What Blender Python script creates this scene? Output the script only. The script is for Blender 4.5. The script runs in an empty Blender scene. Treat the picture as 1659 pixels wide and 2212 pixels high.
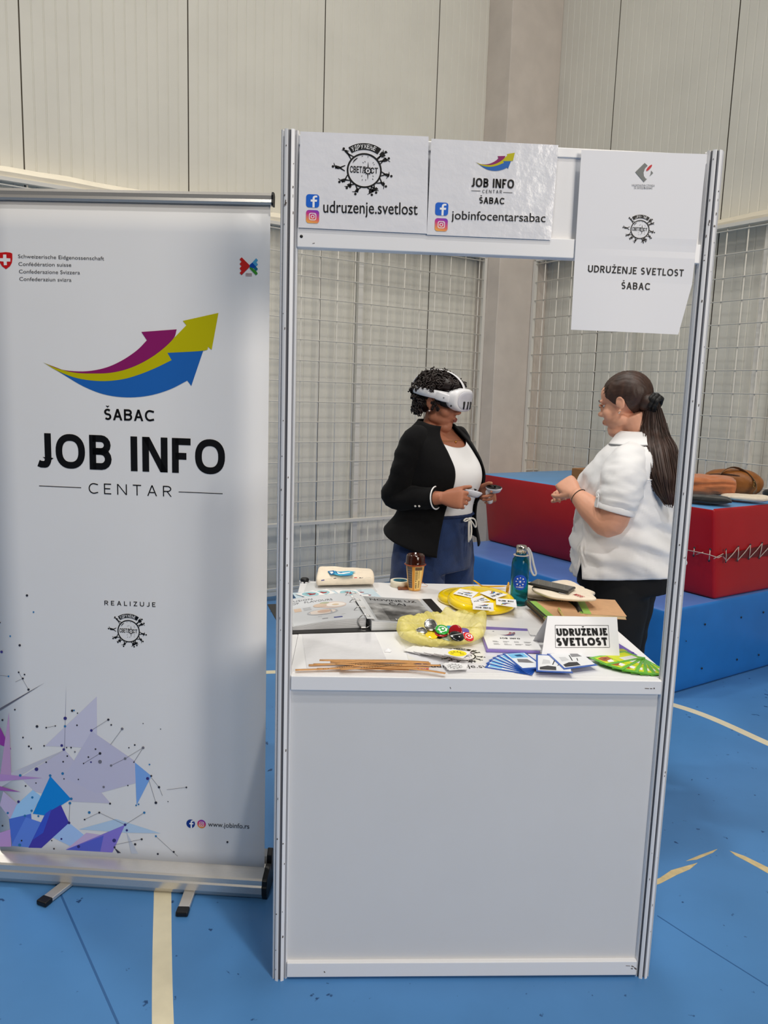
import bpy, bmesh, math, random
import numpy as np
from mathutils import Vector, Matrix

random.seed(7)
rng = np.random.default_rng(7)
sc = bpy.context.scene
COL = sc.collection
PI = math.pi

# ------------------------------------------------------------------ camera
FPX, IMW, IMH = 1665.54, 1659.0, 2212.0
CAM = np.array([-0.3502, -1.8763, 1.5526])
YAW, PITCH, ROLL = -0.0513, 0.1494, 0.0319


def cam_axes(yaw, pitch, roll):
    cyw, sy = math.cos(yaw), math.sin(yaw)
    f = np.array([-sy * math.cos(pitch), cyw * math.cos(pitch), -math.sin(pitch)])
    r = np.array([cyw, sy, 0.0])
    u = np.cross(r, f)
    return (r * math.cos(roll) + u * math.sin(roll), -r * math.sin(roll) + u * math.cos(roll), f)


CR, CU, CF = cam_axes(YAW, PITCH, ROLL)
cam_data = bpy.data.cameras.new('camera')
cam_data.sensor_fit = 'HORIZONTAL'
cam_data.sensor_width = 36.0
cam_data.lens = 36.0 * FPX / IMW
cam_data.clip_start = 0.02
cam = bpy.data.objects.new('camera', cam_data)
COL.objects.link(cam)
cam.matrix_world = Matrix(((CR[0], CU[0], -CF[0], CAM[0]), (CR[1], CU[1], -CF[1], CAM[1]),
                           (CR[2], CU[2], -CF[2], CAM[2]), (0, 0, 0, 1)))
sc.camera = cam


def ray(x, y):
    return CR * ((x - IMW / 2) / FPX) - CU * ((y - IMH / 2) / FPX) + CF


def onpl(x, y, P, n):
    d = ray(x, y)
    n = np.asarray(n, float)
    return CAM + d * (((np.asarray(P, float) - CAM) @ n) / (d @ n))


def onz(x, y, z):
    return onpl(x, y, (0, 0, z), (0, 0, 1))


def ony(x, y, Y):
    return onpl(x, y, (0, Y, 0), (0, 1, 0))


# ------------------------------------------------------------------ light
sc.view_settings.view_transform = 'Standard'
sc.view_settings.look = 'None'
sc.view_settings.gamma = 1.0
sc.view_settings.use_curve_mapping = False
sc.view_settings.exposure = -2.3
sc.cycles.max_bounces = 8
sc.cycles.sample_clamp_indirect = 6.0
sc.cycles.caustics_reflective = False
sc.cycles.caustics_refractive = False
sc.cycles.use_denoising = True

world = bpy.data.worlds.new('hall_daylight')
world.use_nodes = True
sc.world = world
bgn = world.node_tree.nodes['Background']
bgn.inputs[0].default_value = (1.0, 0.95, 0.88, 1)
bgn.inputs[1].default_value = 0.18


def lamp_or_fill(loc, target, size, power, colour=(1.0, 0.965, 0.9), spread=180):
    d = bpy.data.lights.new('lamp_or_fill', 'AREA')
    d.shape = 'DISK'
    d.size = size
    d.energy = power
    d.color = colour
    d.spread = math.radians(spread)
    o = bpy.data.objects.new('lamp_or_fill', d)
    COL.objects.link(o)
    o.location = loc
    o.rotation_euler = (Vector(target) - Vector(loc)).to_track_quat('-Z', 'Y').to_euler()
    return o


# high-bay lamps under the hall roof and added fill lights, all outside the frame
lamp_or_fill((0.9, -2.1, 7.2), (0.75, -1.0, 0), 0.3, 290, spread=120)
lamp_or_fill((-3.2, 2.0, 7.2), (-2.4, 1.8, 0), 0.5, 200, spread=100)
lamp_or_fill((0.1, 2.3, 7.4), (0.1, 2.2, 0), 0.8, 250, spread=130)
lamp_or_fill((0.5, 0.2, 7.3), (0.3, 0.3, 0), 0.8, 60, spread=80)  # added fill that brightens the countertop
lamp_or_fill((-1.6, -4.2, 7.2), (-1.0, 0.3, 1.2), 0.9, 190, spread=110)  # added fill from the front left that brightens the banner
lamp_or_fill((4.2, -7.6, 4.4), (0.0, 1.0, 1.6), 4.0, 740, colour=(1.0, 0.91, 0.80), spread=110)  # added broad warm fill for the upright faces, not a window

# ------------------------------------------------------------------ materials
MATS = {}


def mat(name, rgb, rough=0.5, metal=0.0, spec=0.5, noise=0.0, scale=20.0, bump=0.0, bscale=60.0,
        trans=0.0, alpha=1.0, coat=0.0, sheen=0.0, sss=0.0, ior=1.45, attr=None, aniso=None):
    if name in MATS:
        return MATS[name]
    m = bpy.data.materials.new(name)
    m.use_nodes = True
    nt = m.node_tree
    b = nt.nodes['Principled BSDF']
    b.inputs['Base Color'].default_value = (*rgb, 1)
    b.inputs['Roughness'].default_value = rough
    b.inputs['Metallic'].default_value = metal
    b.inputs['Specular IOR Level'].default_value = spec
    b.inputs['IOR'].default_value = ior
    b.inputs['Transmission Weight'].default_value = trans
    b.inputs['Alpha'].default_value = alpha
    b.inputs['Coat Weight'].default_value = coat
    b.inputs['Sheen Weight'].default_value = sheen
    if sss:
        b.inputs['Subsurface Weight'].default_value = sss
        b.inputs['Subsurface Radius'].default_value = (0.012, 0.005, 0.003)
    tc = nt.nodes.new('ShaderNodeTexCoord')
    if attr:
        a = nt.nodes.new('ShaderNodeAttribute')
        a.attribute_name = attr
        nt.links.new(a.outputs['Color'], b.inputs['Base Color'])
    elif noise:
        n = nt.nodes.new('ShaderNodeTexNoise')
        n.inputs['Scale'].default_value = scale
        n.inputs['Detail'].default_value = 6
        mp = nt.nodes.new('ShaderNodeMapping')
        if aniso:
            mp.inputs['Scale'].default_value = aniso
        nt.links.new(tc.outputs['Object'], mp.inputs[0])
        nt.links.new(mp.outputs[0], n.inputs['Vector'])
        r = nt.nodes.new('ShaderNodeValToRGB')
        r.color_ramp.elements[0].position = 0.3
        r.color_ramp.elements[1].position = 0.7
        r.color_ramp.elements[0].color = (*[c * (1 - noise) for c in rgb], 1)
        r.color_ramp.elements[1].color = (*[min(1, c * (1 + noise)) for c in rgb], 1)
        nt.links.new(n.outputs[0], r.inputs[0])
        nt.links.new(r.outputs[0], b.inputs['Base Color'])
    if bump:
        n2 = nt.nodes.new('ShaderNodeTexNoise')
        n2.inputs['Scale'].default_value = bscale
        n2.inputs['Detail'].default_value = 5
        nt.links.new(tc.outputs['Object'], n2.inputs['Vector'])
        bp_ = nt.nodes.new('ShaderNodeBump')
        bp_.inputs['Strength'].default_value = bump
        bp_.inputs['Distance'].default_value = 0.01
        nt.links.new(n2.outputs[0], bp_.inputs['Height'])
        nt.links.new(bp_.outputs[0], b.inputs['Normal'])
    MATS[name] = m
    return m


def srgb(r, g, b):
    def f(c):
        c /= 255.0
        return c / 12.92 if c <= 0.04045 else ((c + 0.055) / 1.055) ** 2.4
    return (f(r), f(g), f(b))


# ------------------------------------------------------------------ mesh builder
class G:
    """collects vertices and faces of one part"""

    def __init__(self):
        self.v, self.f, self.m, self.s, self.c = [], [], [], [], []
        self.col = (1, 1, 1)

    def add(self, verts, faces, m=0, smooth=False, col=None):
        o = len(self.v)
        self.v.extend([tuple(map(float, p)) for p in verts])
        for i, fc in enumerate(faces):
            self.f.append(tuple(o + k for k in fc))
            self.m.append(m)
            self.s.append(smooth)
            self.c.append(col if col is not None else self.col)
        return self

    def box(self, lo, hi, m=0, col=None, R=None, T=None):
        x0, y0, z0 = lo
        x1, y1, z1 = hi
        vs = [(x0, y0, z0), (x1, y0, z0), (x1, y1, z0), (x0, y1, z0), (x0, y0, z1), (x1, y0, z1), (x1, y1, z1), (x0, y1, z1)]
        if R is not None:
            vs = [tuple(np.asarray(T) + v[0] * R[0] + v[1] * R[1] + v[2] * R[2]) for v in vs]
        return self.add(vs, [(3, 2, 1, 0), (4, 5, 6, 7), (0, 1, 5, 4), (1, 2, 6, 5), (2, 3, 7, 6), (3, 0, 4, 7)], m, False, col)

    def bar(self, a, b, w, h=None, up=(0, 0, 1), m=0, col=None):
        """rectangular bar from a to b, w wide (sideways), h thick (along up)"""
        a, b = np.array(a, float), np.array(b, float)
        h = w if h is None else h
        d = b - a
        L = np.linalg.norm(d)
        d /= L
        s = np.cross(d, np.array(up, float))
        if np.linalg.norm(s) < 1e-6:
            s = np.cross(d, (1, 0, 0))
        s /= np.linalg.norm(s)
        u = np.cross(s, d)
        return self.box((0, -w / 2, -h / 2), (L, w / 2, h / 2), m, col, (d, s, u), a)

    def tube(self, pts, r, n=8, m=0, closed=False, smooth=True, col=None, flat=1.0, caps=True):
        P = [np.array(p, float) for p in pts]
        k = len(P)
        rr = [r] * k if np.isscalar(r) else list(r)
        vs, fs = [], []
        prev = None
        for i in range(k):
            if closed:
                t = P[(i + 1) % k] - P[i - 1]
            else:
                t = P[min(i + 1, k - 1)] - P[max(i - 1, 0)]
            t = t / (np.linalg.norm(t) + 1e-12)
            if prev is None:
                a = np.array((0, 0, 1.0)) if abs(t[2]) < 0.9 else np.array((1.0, 0, 0))
                u = np.cross(t, a)
            else:
                u = prev - t * (prev @ t)
            u /= np.linalg.norm(u) + 1e-12
            prev = u
            w = np.cross(t, u)
            for j in range(n):
                a = 2 * PI * j / n
                vs.append(P[i] + rr[i] * (math.cos(a) * u + flat * math.sin(a) * w))
        rng_ = range(k) if closed else range(k - 1)
        for i in rng_:
            i2 = (i + 1) % k
            for j in range(n):
                j2 = (j + 1) % n
                fs.append((i * n + j, i * n + j2, i2 * n + j2, i2 * n + j))
        if not closed and caps:
            fs.append(tuple(range(n - 1, -1, -1)))
            fs.append(tuple((k - 1) * n + j for j in range(n)))
        return self.add(vs, fs, m, smooth, col)

    def rings(self, rs, m=0, smooth=True, caps=(True, True), col=None, closed=True):
        """skin a list of point rings (equal counts)"""
        n = len(rs[0])
        vs = [p for r in rs for p in r]
        fs = []
        for i in range(len(rs) - 1):
            for j in range(n if closed else n - 1):
                j2 = (j + 1) % n
                fs.append((i * n + j, i * n + j2, (i + 1) * n + j2, (i + 1) * n + j))
        if caps[0]:
            fs.append(tuple(range(n - 1, -1, -1)))
        if caps[1]:
            fs.append(tuple((len(rs) - 1) * n + j for j in range(n)))
        return self.add(vs, fs, m, smooth, col)

    def lathe(self, prof, c, n=32, m=0, smooth=True, ax=None, col=None, caps=(False, False)):
        X, Y, Z = ax if ax is not None else (np.array((1., 0, 0)), np.array((0, 1., 0)), np.array((0, 0, 1.)))
        c = np.array(c, float)
        rs = [[c + r * (math.cos(2 * PI * j / n) * X + math.sin(2 * PI * j / n) * Y) + z * Z for j in range(n)] for r, z in prof]
        return self.rings(rs, m, smooth, caps, col)

    def prism(self, pts, n, d, m=0, col=None):
        """closed outline pts (3-D), pushed back by d along n"""
        k = len(pts)
        n = np.array(n, float)
        a = [np.array(p, float) for p in pts]
        vs = a + [p - n * d for p in a]
        fs = [tuple(range(k)), tuple(range(2 * k - 1, k - 1, -1))] + [(i, k + i, k + (i + 1) % k, (i + 1) % k) for i in range(k)]
        return self.add(vs, fs, m, False, col)

    def sphere(self, c, r, m=0, nu=16, nv=10, R=None, col=None):
        r = (r, r, r) if np.isscalar(r) else r
        R = R if R is not None else np.eye(3)
        rs = []
        for i in range(nv + 1):
            t = PI * min(max(i / nv, 0.003), 0.997)
            rs.append([np.array(c) + R[0] * r[0] * math.sin(t) * math.cos(2 * PI * j / nu) + R[1] * r[1] * math.sin(t) * math.sin(2 * PI * j / nu)
                       - R[2] * r[2] * math.cos(t) for j in range(nu)])
        return self.rings(rs, m, True, (True, True), col)


ORI = {}


def obj(name, g, mats, parent=None, bevel=0.0, subd=0, solid=0.0, base=None, recalc=True, segs=2, offset=0.0):
    """one mesh object (thing, part or sub-part); its origin sits at the base of its shape"""
    V = np.array(g.v)
    lo, hi = V.min(0), V.max(0)
    o0 = np.array(base, float) if base is not None else np.array([(lo[0] + hi[0]) / 2, (lo[1] + hi[1]) / 2, lo[2]])
    me = bpy.data.meshes.new(name)
    me.from_pydata([tuple(p - o0) for p in V], [], g.f)
    mats = mats if isinstance(mats, (list, tuple)) else [mats]
    for m in mats:
        me.materials.append(m)
    me.polygons.foreach_set('material_index', g.m)
    me.polygons.foreach_set('use_smooth', g.s)
    if any(c != (1, 1, 1) for c in g.c):
        at = me.color_attributes.new('Col', 'FLOAT_COLOR', 'CORNER')
        buf = []
        for p, c in zip(me.polygons, g.c):
            if len(c) == p.loop_total and not np.isscalar(c[0]):
                for q in c:
                    buf.extend((*q, 1.0))
            else:
                buf.extend((*c, 1.0) * p.loop_total)
        at.data.foreach_set('color', buf)
    if recalc:
        bm = bmesh.new()
        bm.from_mesh(me)
        bmesh.ops.recalc_face_normals(bm, faces=bm.faces)
        bm.to_mesh(me)
        bm.free()
    me.update()
    o = bpy.data.objects.new(name, me)
    COL.objects.link(o)
    ORI[o.name] = o0
    if parent is not None:
        o.parent = parent
        o.location = Vector(o0 - ORI[parent.name])
    else:
        o.location = Vector(o0)
    if solid:
        md = o.modifiers.new('thickness', 'SOLIDIFY')
        md.thickness = solid
        md.offset = offset
    if bevel:
        md = o.modifiers.new('bevel', 'BEVEL')
        md.width = bevel
        md.segments = segs
        md.limit_method = 'ANGLE'
    if subd:
        md = o.modifiers.new('smooth', 'SUBSURF')
        md.levels = md.render_levels = subd
    return o


def thing(name, label, cat, loc, group=None):
    o = bpy.data.objects.new(name, None)
    o.empty_display_size = 0.05
    COL.objects.link(o)
    o.location = Vector([float(c) for c in loc])
    ORI[o.name] = np.array(loc, float)
    return tag(o, label, cat, group)


def tag(o, label=None, cat=None, group=None, kind=None):
    if label:
        o['label'] = label
    if cat:
        o['category'] = cat
    if group:
        o['group'] = group
    if kind:
        o['kind'] = kind
    return o


# ------------------------------------------------------------------ flat prints (ink on paper, vinyl, cloth)
class Plane:
    def __init__(self, P, n, up=(0, 0, 1)):
        self.P = np.array(P, float)
        n = np.array(n, float)
        self.n = n / np.linalg.norm(n)
        u = np.array(up, float)
        u -= self.n * (u @ self.n)
        self.up = u / np.linalg.norm(u)
        self.rt = np.cross(self.up, self.n)

    def at(self, x, y, e=0.0):
        return onpl(x, y, self.P, self.n) + self.n * e


_txt = {}


def glyphs(s, bold=0.0, res=3, spacing=1.0):
    k = (s, bold, res, spacing)
    if k not in _txt:
        cu = bpy.data.curves.new('lettering', 'FONT')
        cu.body = s
        cu.size = 1.0
        cu.offset = bold
        cu.resolution_u = res
        cu.space_character = spacing
        o = bpy.data.objects.new('lettering_source', cu)
        COL.objects.link(o)
        dg = bpy.context.evaluated_depsgraph_get()
        me = bpy.data.meshes.new_from_object(o.evaluated_get(dg))
        V = np.array([v.co[:2] for v in me.vertices]) if len(me.vertices) else np.zeros((0, 2))
        F = [tuple(p.vertices) for p in me.polygons]
        bpy.data.objects.remove(o)
        bpy.data.curves.remove(cu)
        bpy.data.meshes.remove(me)
        _txt[k] = (V, F)
    return _txt[k]


def put_text(g, s, A, B, h, n, col, bold=0.0, e=0.0006, cap=None, spacing=1.0, up=None, arc=0.0):
    """letters from A (left end of the base line) to B (right end), h = height of a capital (metres), on a plane of normal n"""
    V, F = glyphs(s, bold, 3, spacing)
    if not len(V):
        return
    A, B, n = np.array(A, float), np.array(B, float), np.array(n, float)
    d = B - A
    W = np.linalg.norm(d)
    d /= W
    u = np.cross(n, d) if up is None else np.array(up, float)
    x0, x1 = V[:, 0].min(), V[:, 0].max()
    sx = W / (x1 - x0)
    caph = 0.70 if cap is None else cap
    sy = h / caph
    pts = [A + d * (x - x0) * sx + u * y * sy + n * e + u * arc * (1 - ((x - x0) * sx / W * 2 - 1) ** 2) for x, y in V]
    g.add(pts, F, 0, False, col)


def text_px(g, pl, s, a, b, hpx, col, bold=0.0, e=0.0006, cap=None, spacing=1.0):
    A, B = pl.at(*a), pl.at(*b)
    mx, my = (a[0] + b[0]) / 2, (a[1] + b[1]) / 2
    h = np.linalg.norm(pl.at(mx, my - hpx) - pl.at(mx, my))
    put_text(g, s, A, B, h, pl.n, col, bold, e, cap, spacing)


def poly_px(g, pl, pts, col, e=0.0004):
    g.add([pl.at(x, y, e) for x, y in pts], [tuple(range(len(pts)))], 0, False, col)


def line_px(g, pl, a, b, wpx, col, e=0.0004):
    a, b = np.array(a, float), np.array(b, float)
    d = (b - a) / np.linalg.norm(b - a)
    s = np.array((-d[1], d[0])) * wpx / 2
    poly_px(g, pl, [a + s, b + s, b - s, a - s], col, e)


def dot_px(g, pl, c, r, col, e=0.0005, n=14):
    poly_px(g, pl, [(c[0] + r * math.cos(2 * PI * k / n), c[1] + r * math.sin(2 * PI * k / n)) for k in range(n)], col, e)


class Fr:
    """a small drawing board: centre c, unit axes ex, ey (metres per unit) and normal n"""

    def __init__(self, c, ex, ey, n=None):
        self.c, self.ex, self.ey = np.array(c, float), np.array(ex, float), np.array(ey, float)
        n = np.cross(self.ex, self.ey) if n is None else np.array(n, float)
        self.n = n / np.linalg.norm(n)

    def at(self, x, y, e=0.0):
        return self.c + self.ex * x + self.ey * y + self.n * e

    def poly(self, g, pts, col, e=0.0004):
        g.add([self.at(x, y, e) for x, y in pts], [tuple(range(len(pts)))], 0, False, col)

    def line(self, g, a, b, w, col, e=0.0004, w2=None):
        a, b = np.array(a, float), np.array(b, float)
        d = (b - a) / (np.linalg.norm(b - a) + 1e-9)
        s = np.array((-d[1], d[0]))
        w2 = w if w2 is None else w2
        self.poly(g, [a + s * w / 2, b + s * w2 / 2, b - s * w2 / 2, a - s * w / 2], col, e)

    def dot(self, g, c, r, col, e=0.0004, n=20, ry=None):
        ry = r if ry is None else ry
        self.poly(g, [(c[0] + r * math.cos(2 * PI * k / n), c[1] + ry * math.sin(2 * PI * k / n)) for k in range(n)], col, e)

    def ring(self, g, c, r0, r1, col, e=0.0004, n=40, a0=0, a1=2 * PI):
        vs, fs = [], []
        for k in range(n + 1):
            a = a0 + (a1 - a0) * k / n
            vs += [self.at(c[0] + r0 * math.cos(a), c[1] + r0 * math.sin(a), e), self.at(c[0] + r1 * math.cos(a), c[1] + r1 * math.sin(a), e)]
        for k in range(n):
            fs.append((2 * k, 2 * k + 1, 2 * k + 3, 2 * k + 2))
        g.add(vs, fs, 0, False, col)

    def text(self, g, s, x0, x1, y, h, col, bold=0.0, e=0.0006, cap=None, spacing=1.0, arc=0.0):
        ey = np.linalg.norm(self.ey)
        put_text(g, s, self.at(x0, y), self.at(x1, y), h * ey, self.n, col, bold, e, cap, spacing, up=self.ey / ey, arc=arc * ey)


BLK = srgb(18, 18, 20)
WHT = (0.82, 0.82, 0.83)
PURP, YELL, BLUE = srgb(138, 28, 100), srgb(190, 182, 5), srgb(32, 100, 180)

ARROWS = dict(
    p=[(250, 1078), (350, 1118), (480, 1130), (600, 1112), (700, 1070), (790, 1010), (850, 950), (818, 902), (1022, 887), (1003, 940),
       (930, 1010), (840, 1070), (740, 1115), (640, 1138), (540, 1142), (440, 1138), (350, 1118)],
    y=[(250, 1078), (310, 1105), (375, 1125), (440, 1138), (540, 1142), (640, 1138), (740, 1115), (840, 1070), (930, 1010), (1003, 940), (1078, 863),
       (1057, 838), (1263, 792), (1224, 1005), (1203, 988), (1178, 1010), (968, 1023), (992, 1065), (900, 1110), (800, 1150), (700, 1177),
       (580, 1186), (450, 1170), (340, 1130)],
    b=[(250, 1078), (340, 1130), (450, 1170), (580, 1186), (700, 1177), (800, 1150), (900, 1110), (992, 1065), (968, 1023), (1175, 1010),
       (1106, 1214), (1083, 1183), (980, 1235), (860, 1270), (730, 1280), (600, 1262), (480, 1215), (370, 1150), (290, 1100)])


def smooth_outline(pts, lim=38, n=5):
    """round the gently turning stretches of an outline, keep its corners"""
    P = [np.array(p, float) for p in pts]
    m = len(P)

    def turn(i):
        a, b = P[i] - P[i - 1], P[(i + 1) % m] - P[i]
        c = a @ b / (np.linalg.norm(a) * np.linalg.norm(b) + 1e-9)
        return math.degrees(math.acos(max(-1, min(1, c))))
    T = [turn(i) for i in range(m)]
    out = []
    for i in range(m):
        j = (i + 1) % m
        out.append(tuple(P[i]))
        si, sj = T[i] < lim, T[j] < lim
        if si or sj:
            p0 = P[i - 1] if si else 2 * P[i] - P[j] * 1.0
            p3 = P[(j + 1) % m] if sj else 2 * P[j] - P[i]
            for k in range(1, n):
                t = k / n
                out.append(tuple(.5 * (2 * P[i] + (P[j] - p0) * t + (2 * p0 - 5 * P[i] + 4 * P[j] - p3) * t * t + (3 * P[i] - p0 - 3 * P[j] + p3) * t ** 3)))
    return out


ARROWS = {k: smooth_outline(v) for k, v in ARROWS.items()}


def arrow_logo(g, fr, x0, y0, w, hgt, e=0.0004, cols=(PURP, YELL, BLUE)):
    """three swooping arrows in the box (x0,y0,w,hgt) of frame fr (y up)"""
    for i, (k, c) in enumerate(zip('pyb', cols)):
        fr.poly(g, [(x0 + (x - 250) / 1013 * w, y0 + (1280 - y) / 488 * hgt) for x, y in ARROWS[k]], c, e + 0.00012 * (2 - i))


def crowd_logo(g, fr, col=BLK, e=0.0004, letters=True):
    """round emblem with little figures around it; the ring has radius 1"""
    fr.ring(g, (0, 0), 0.95, 1.05, col, e, 48)
    # curved ribbon with lettering
    fr.ring(g, (0, -0.12), 1.37, 1.76, col, e, 20, math.radians(56), math.radians(124))
    if letters:
        word = 'УДРУЖЕЊЕ'
        for i, ch in enumerate(word):
            a = math.radians(118 - 56 * (i + 0.5) / len(word) + 3)
            sub = Fr(fr.at(1.44 * math.cos(a), -0.12 + 1.44 * math.sin(a)), fr.ex * math.sin(a) - fr.ey * math.cos(a),
                     fr.ex * math.cos(a) + fr.ey * math.sin(a), fr.n)
            sub.text(g, ch, -0.078, 0.078, 0.0, 0.24, WHT, 0.02, e + 0.0003)
        fr.text(g, 'СВЕТЛ', -0.86, 0.06, -0.14, 0.36, col, 0.02, e)
        fr.text(g, 'СТ', 0.36, 0.82, -0.14, 0.32, col, 0.02, e)
    # sun burst standing in for the letter O
    fr.ring(g, (0.22, 0.0), 0.15, 0.2, col, e, 14)
    fr.dot(g, (0.22, 0.0), 0.05, col, e)
    for k in range(12):
        a = 2 * PI * k / 12 + PI / 2
        r = 0.52 if k in (0, 6) else (0.32 if k % 2 == 0 else 0.27)
        fr.line(g, (0.22 + 0.19 * math.cos(a), 0.19 * math.sin(a)), (0.22 + r * math.cos(a), r * math.sin(a)), 0.07, col, e, 0.01)
    for x, y, a in ((-.05, .45, 140), (.05, .5, 120), (.5, .46, 60), (.55, .36, 50), (.2, .8, 90), (-.18, .86, 5), (-.16, -.37, 60),
                    (-.12, -.6, 70), (.1, -.6, 90), (.55, -.52, 140), (.57, -.33, 150)):
        a = math.radians(a)
        fr.line(g, (x, y), (x + .08 * math.cos(a), y + .08 * math.sin(a)), 0.03, col, e)
    fr.poly(g, [(-.72, .4), (-.64, .6), (-.5, .72), (-.38, .76), (-.48, .66), (-.6, .54)], col, e)
    # figures: each stands on the ring, head outwards
    figs = [(136, .78, .14, .3, (40, 150)), (44, .7, .34, .1, (60, 20)), (30, .62, .24, .25, (120, 60)), (352, .62, .2, .35, (100, 130)),
            (327, .55, .2, .5, (130, 60)), (290, .45, .3, .4, (100, 80)), (301, .42, .42, .3, (60, 120)), (252, .45, .22, .45, (150, 70)),
            (228, .42, .3, .4, (160, 40)), (208, .62, .22, .5, (140, 60)), (176, .75, .2, .45, (150, 60))]
    for j, (deg, hh, bw, spread, arms) in enumerate(figs):
        a = math.radians(deg)
        r0 = 1.03 if j != 10 else 1.16
        sub = Fr(fr.at(r0 * math.cos(a), r0 * math.sin(a)), (fr.ex * math.sin(a) - fr.ey * math.cos(a)), (fr.ex * math.cos(a) + fr.ey * math.sin(a)), fr.n)
        hip = (0, hh * .42)
        sh = (0.02, hh * .78)
        sub.line(g, (-spread * .35, 0), hip, 0.05, col, e, 0.09)
        sub.line(g, (spread * .4, 0), hip, 0.05, col, e, 0.09)
        sub.line(g, hip, sh, bw * .75, col, e, bw)
        for sgn, ang in ((-1, arms[0]), (1, arms[1])):
            t = math.radians(ang)
            sub.line(g, sh, (sh[0] + sgn * .24 * abs(math.sin(t)) + .02, sh[1] + .22 * math.cos(t)), 0.06, col, e, 0.03)
        sub.dot(g, (0.03, hh * .78 + .14), .075, col, e, 10)


def rrect(x0, y0, x1, y1, r, n=5):
    out = []
    for cx_, cy_, a0 in ((x1 - r, y1 - r, 0), (x0 + r, y1 - r, 90), (x0 + r, y0 + r, 180), (x1 - r, y0 + r, 270)):
        for k in range(n + 1):
            a = math.radians(a0 + 90 * k / n)
            out.append((cx_ + r * math.cos(a), cy_ + r * math.sin(a)))
    return out


def icon_f(g, fr, s, e=0.0004, rnd=0.22):
    fr.poly(g, rrect(-s, -s, s, s, s * 2 * rnd), srgb(25, 100, 205) if rnd < .4 else srgb(20, 55, 140), e)
    c = (.9, .9, .92)
    fr.poly(g, [(s * x, s * y) for x, y in ((-.02, -1), (.3, -1), (.3, -.12), (.62, -.12), (.68, .2), (.3, .2), (.3, .42), (.38, .54), (.68, .54),
                                          (.68, .82), (.3, .82), (.05, .66), (-.02, .4), (-.02, .2), (-.3, .2), (-.3, -.12), (-.02, -.12))], c, e + .0003)


def icon_cam(g, fr, s, e=0.0004, rnd=0.22):
    # colour wash over a rounded square, cut in strips from lower left (yellow) to upper right (violet)
    pts = rrect(-s, -s, s, s, s * 2 * rnd)
    cen = fr.at(0, 0, e)
    ca, cb, cc = np.array(srgb(245, 180, 80)), np.array(srgb(225, 50, 105)), np.array(srgb(110, 60, 190))

    def colr(x, y):
        t = (x * .25 + y) / (2.2 * s) + .5
        t = min(max(t, 0), 1)
        return tuple(ca * (1 - 2 * t) + cb * 2 * t) if t < .5 else tuple(cb * (2 - 2 * t) + cc * (2 * t - 1))
    for k in range(len(pts)):
        p, q = pts[k], pts[(k + 1) % len(pts)]
        g.add([cen, fr.at(*p, e), fr.at(*q, e)], [(0, 1, 2)], 0, False, (colr(0, 0), colr(*p), colr(*q)))
    w = (.85, .8, .84)
    o, i = rrect(-.56 * s, -.56 * s, .56 * s, .56 * s, .3 * s), rrect(-.44 * s, -.44 * s, .44 * s, .44 * s, .22 * s)
    vs = [fr.at(*p, e + .0003) for p in o] + [fr.at(*p, e + .0003) for p in i]
    k = len(o)
    g.add(vs, [(a, (a + 1) % k, k + (a + 1) % k, k + a) for a in range(k)], 0, False, w)
    fr.ring(g, (0, 0), .17 * s, .29 * s, w, e + .0003, 20)
    fr.dot(g, (.3 * s, .3 * s), .06 * s, w, e + .0003, 8)


PRINT = mat('printed_ink', (1, 1, 1), rough=0.45, spec=0.3, attr='Col')


# ---- drawn capitals for the heavy display lines (strokes of even thickness)
def _arc(cx_, cy_, rx, ry, a0, a1, n=10):
    return [(cx_ + rx * math.cos(math.radians(a0 + (a1 - a0) * k / n)), cy_ + ry * math.sin(math.radians(a0 + (a1 - a0) * k / n))) for k in range(n + 1)]


def _loop(p=2.5, n=36):
    out = []
    for k in range(n):
        a = 2 * PI * k / n
        c, s = math.cos(a), math.sin(a)
        out.append((.5 + .5 * math.copysign(abs(c) ** (2 / p), c), .5 + .5 * math.copysign(abs(s) ** (2 / p), s)))
    return out


T_, B_ = 9, -9
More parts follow.
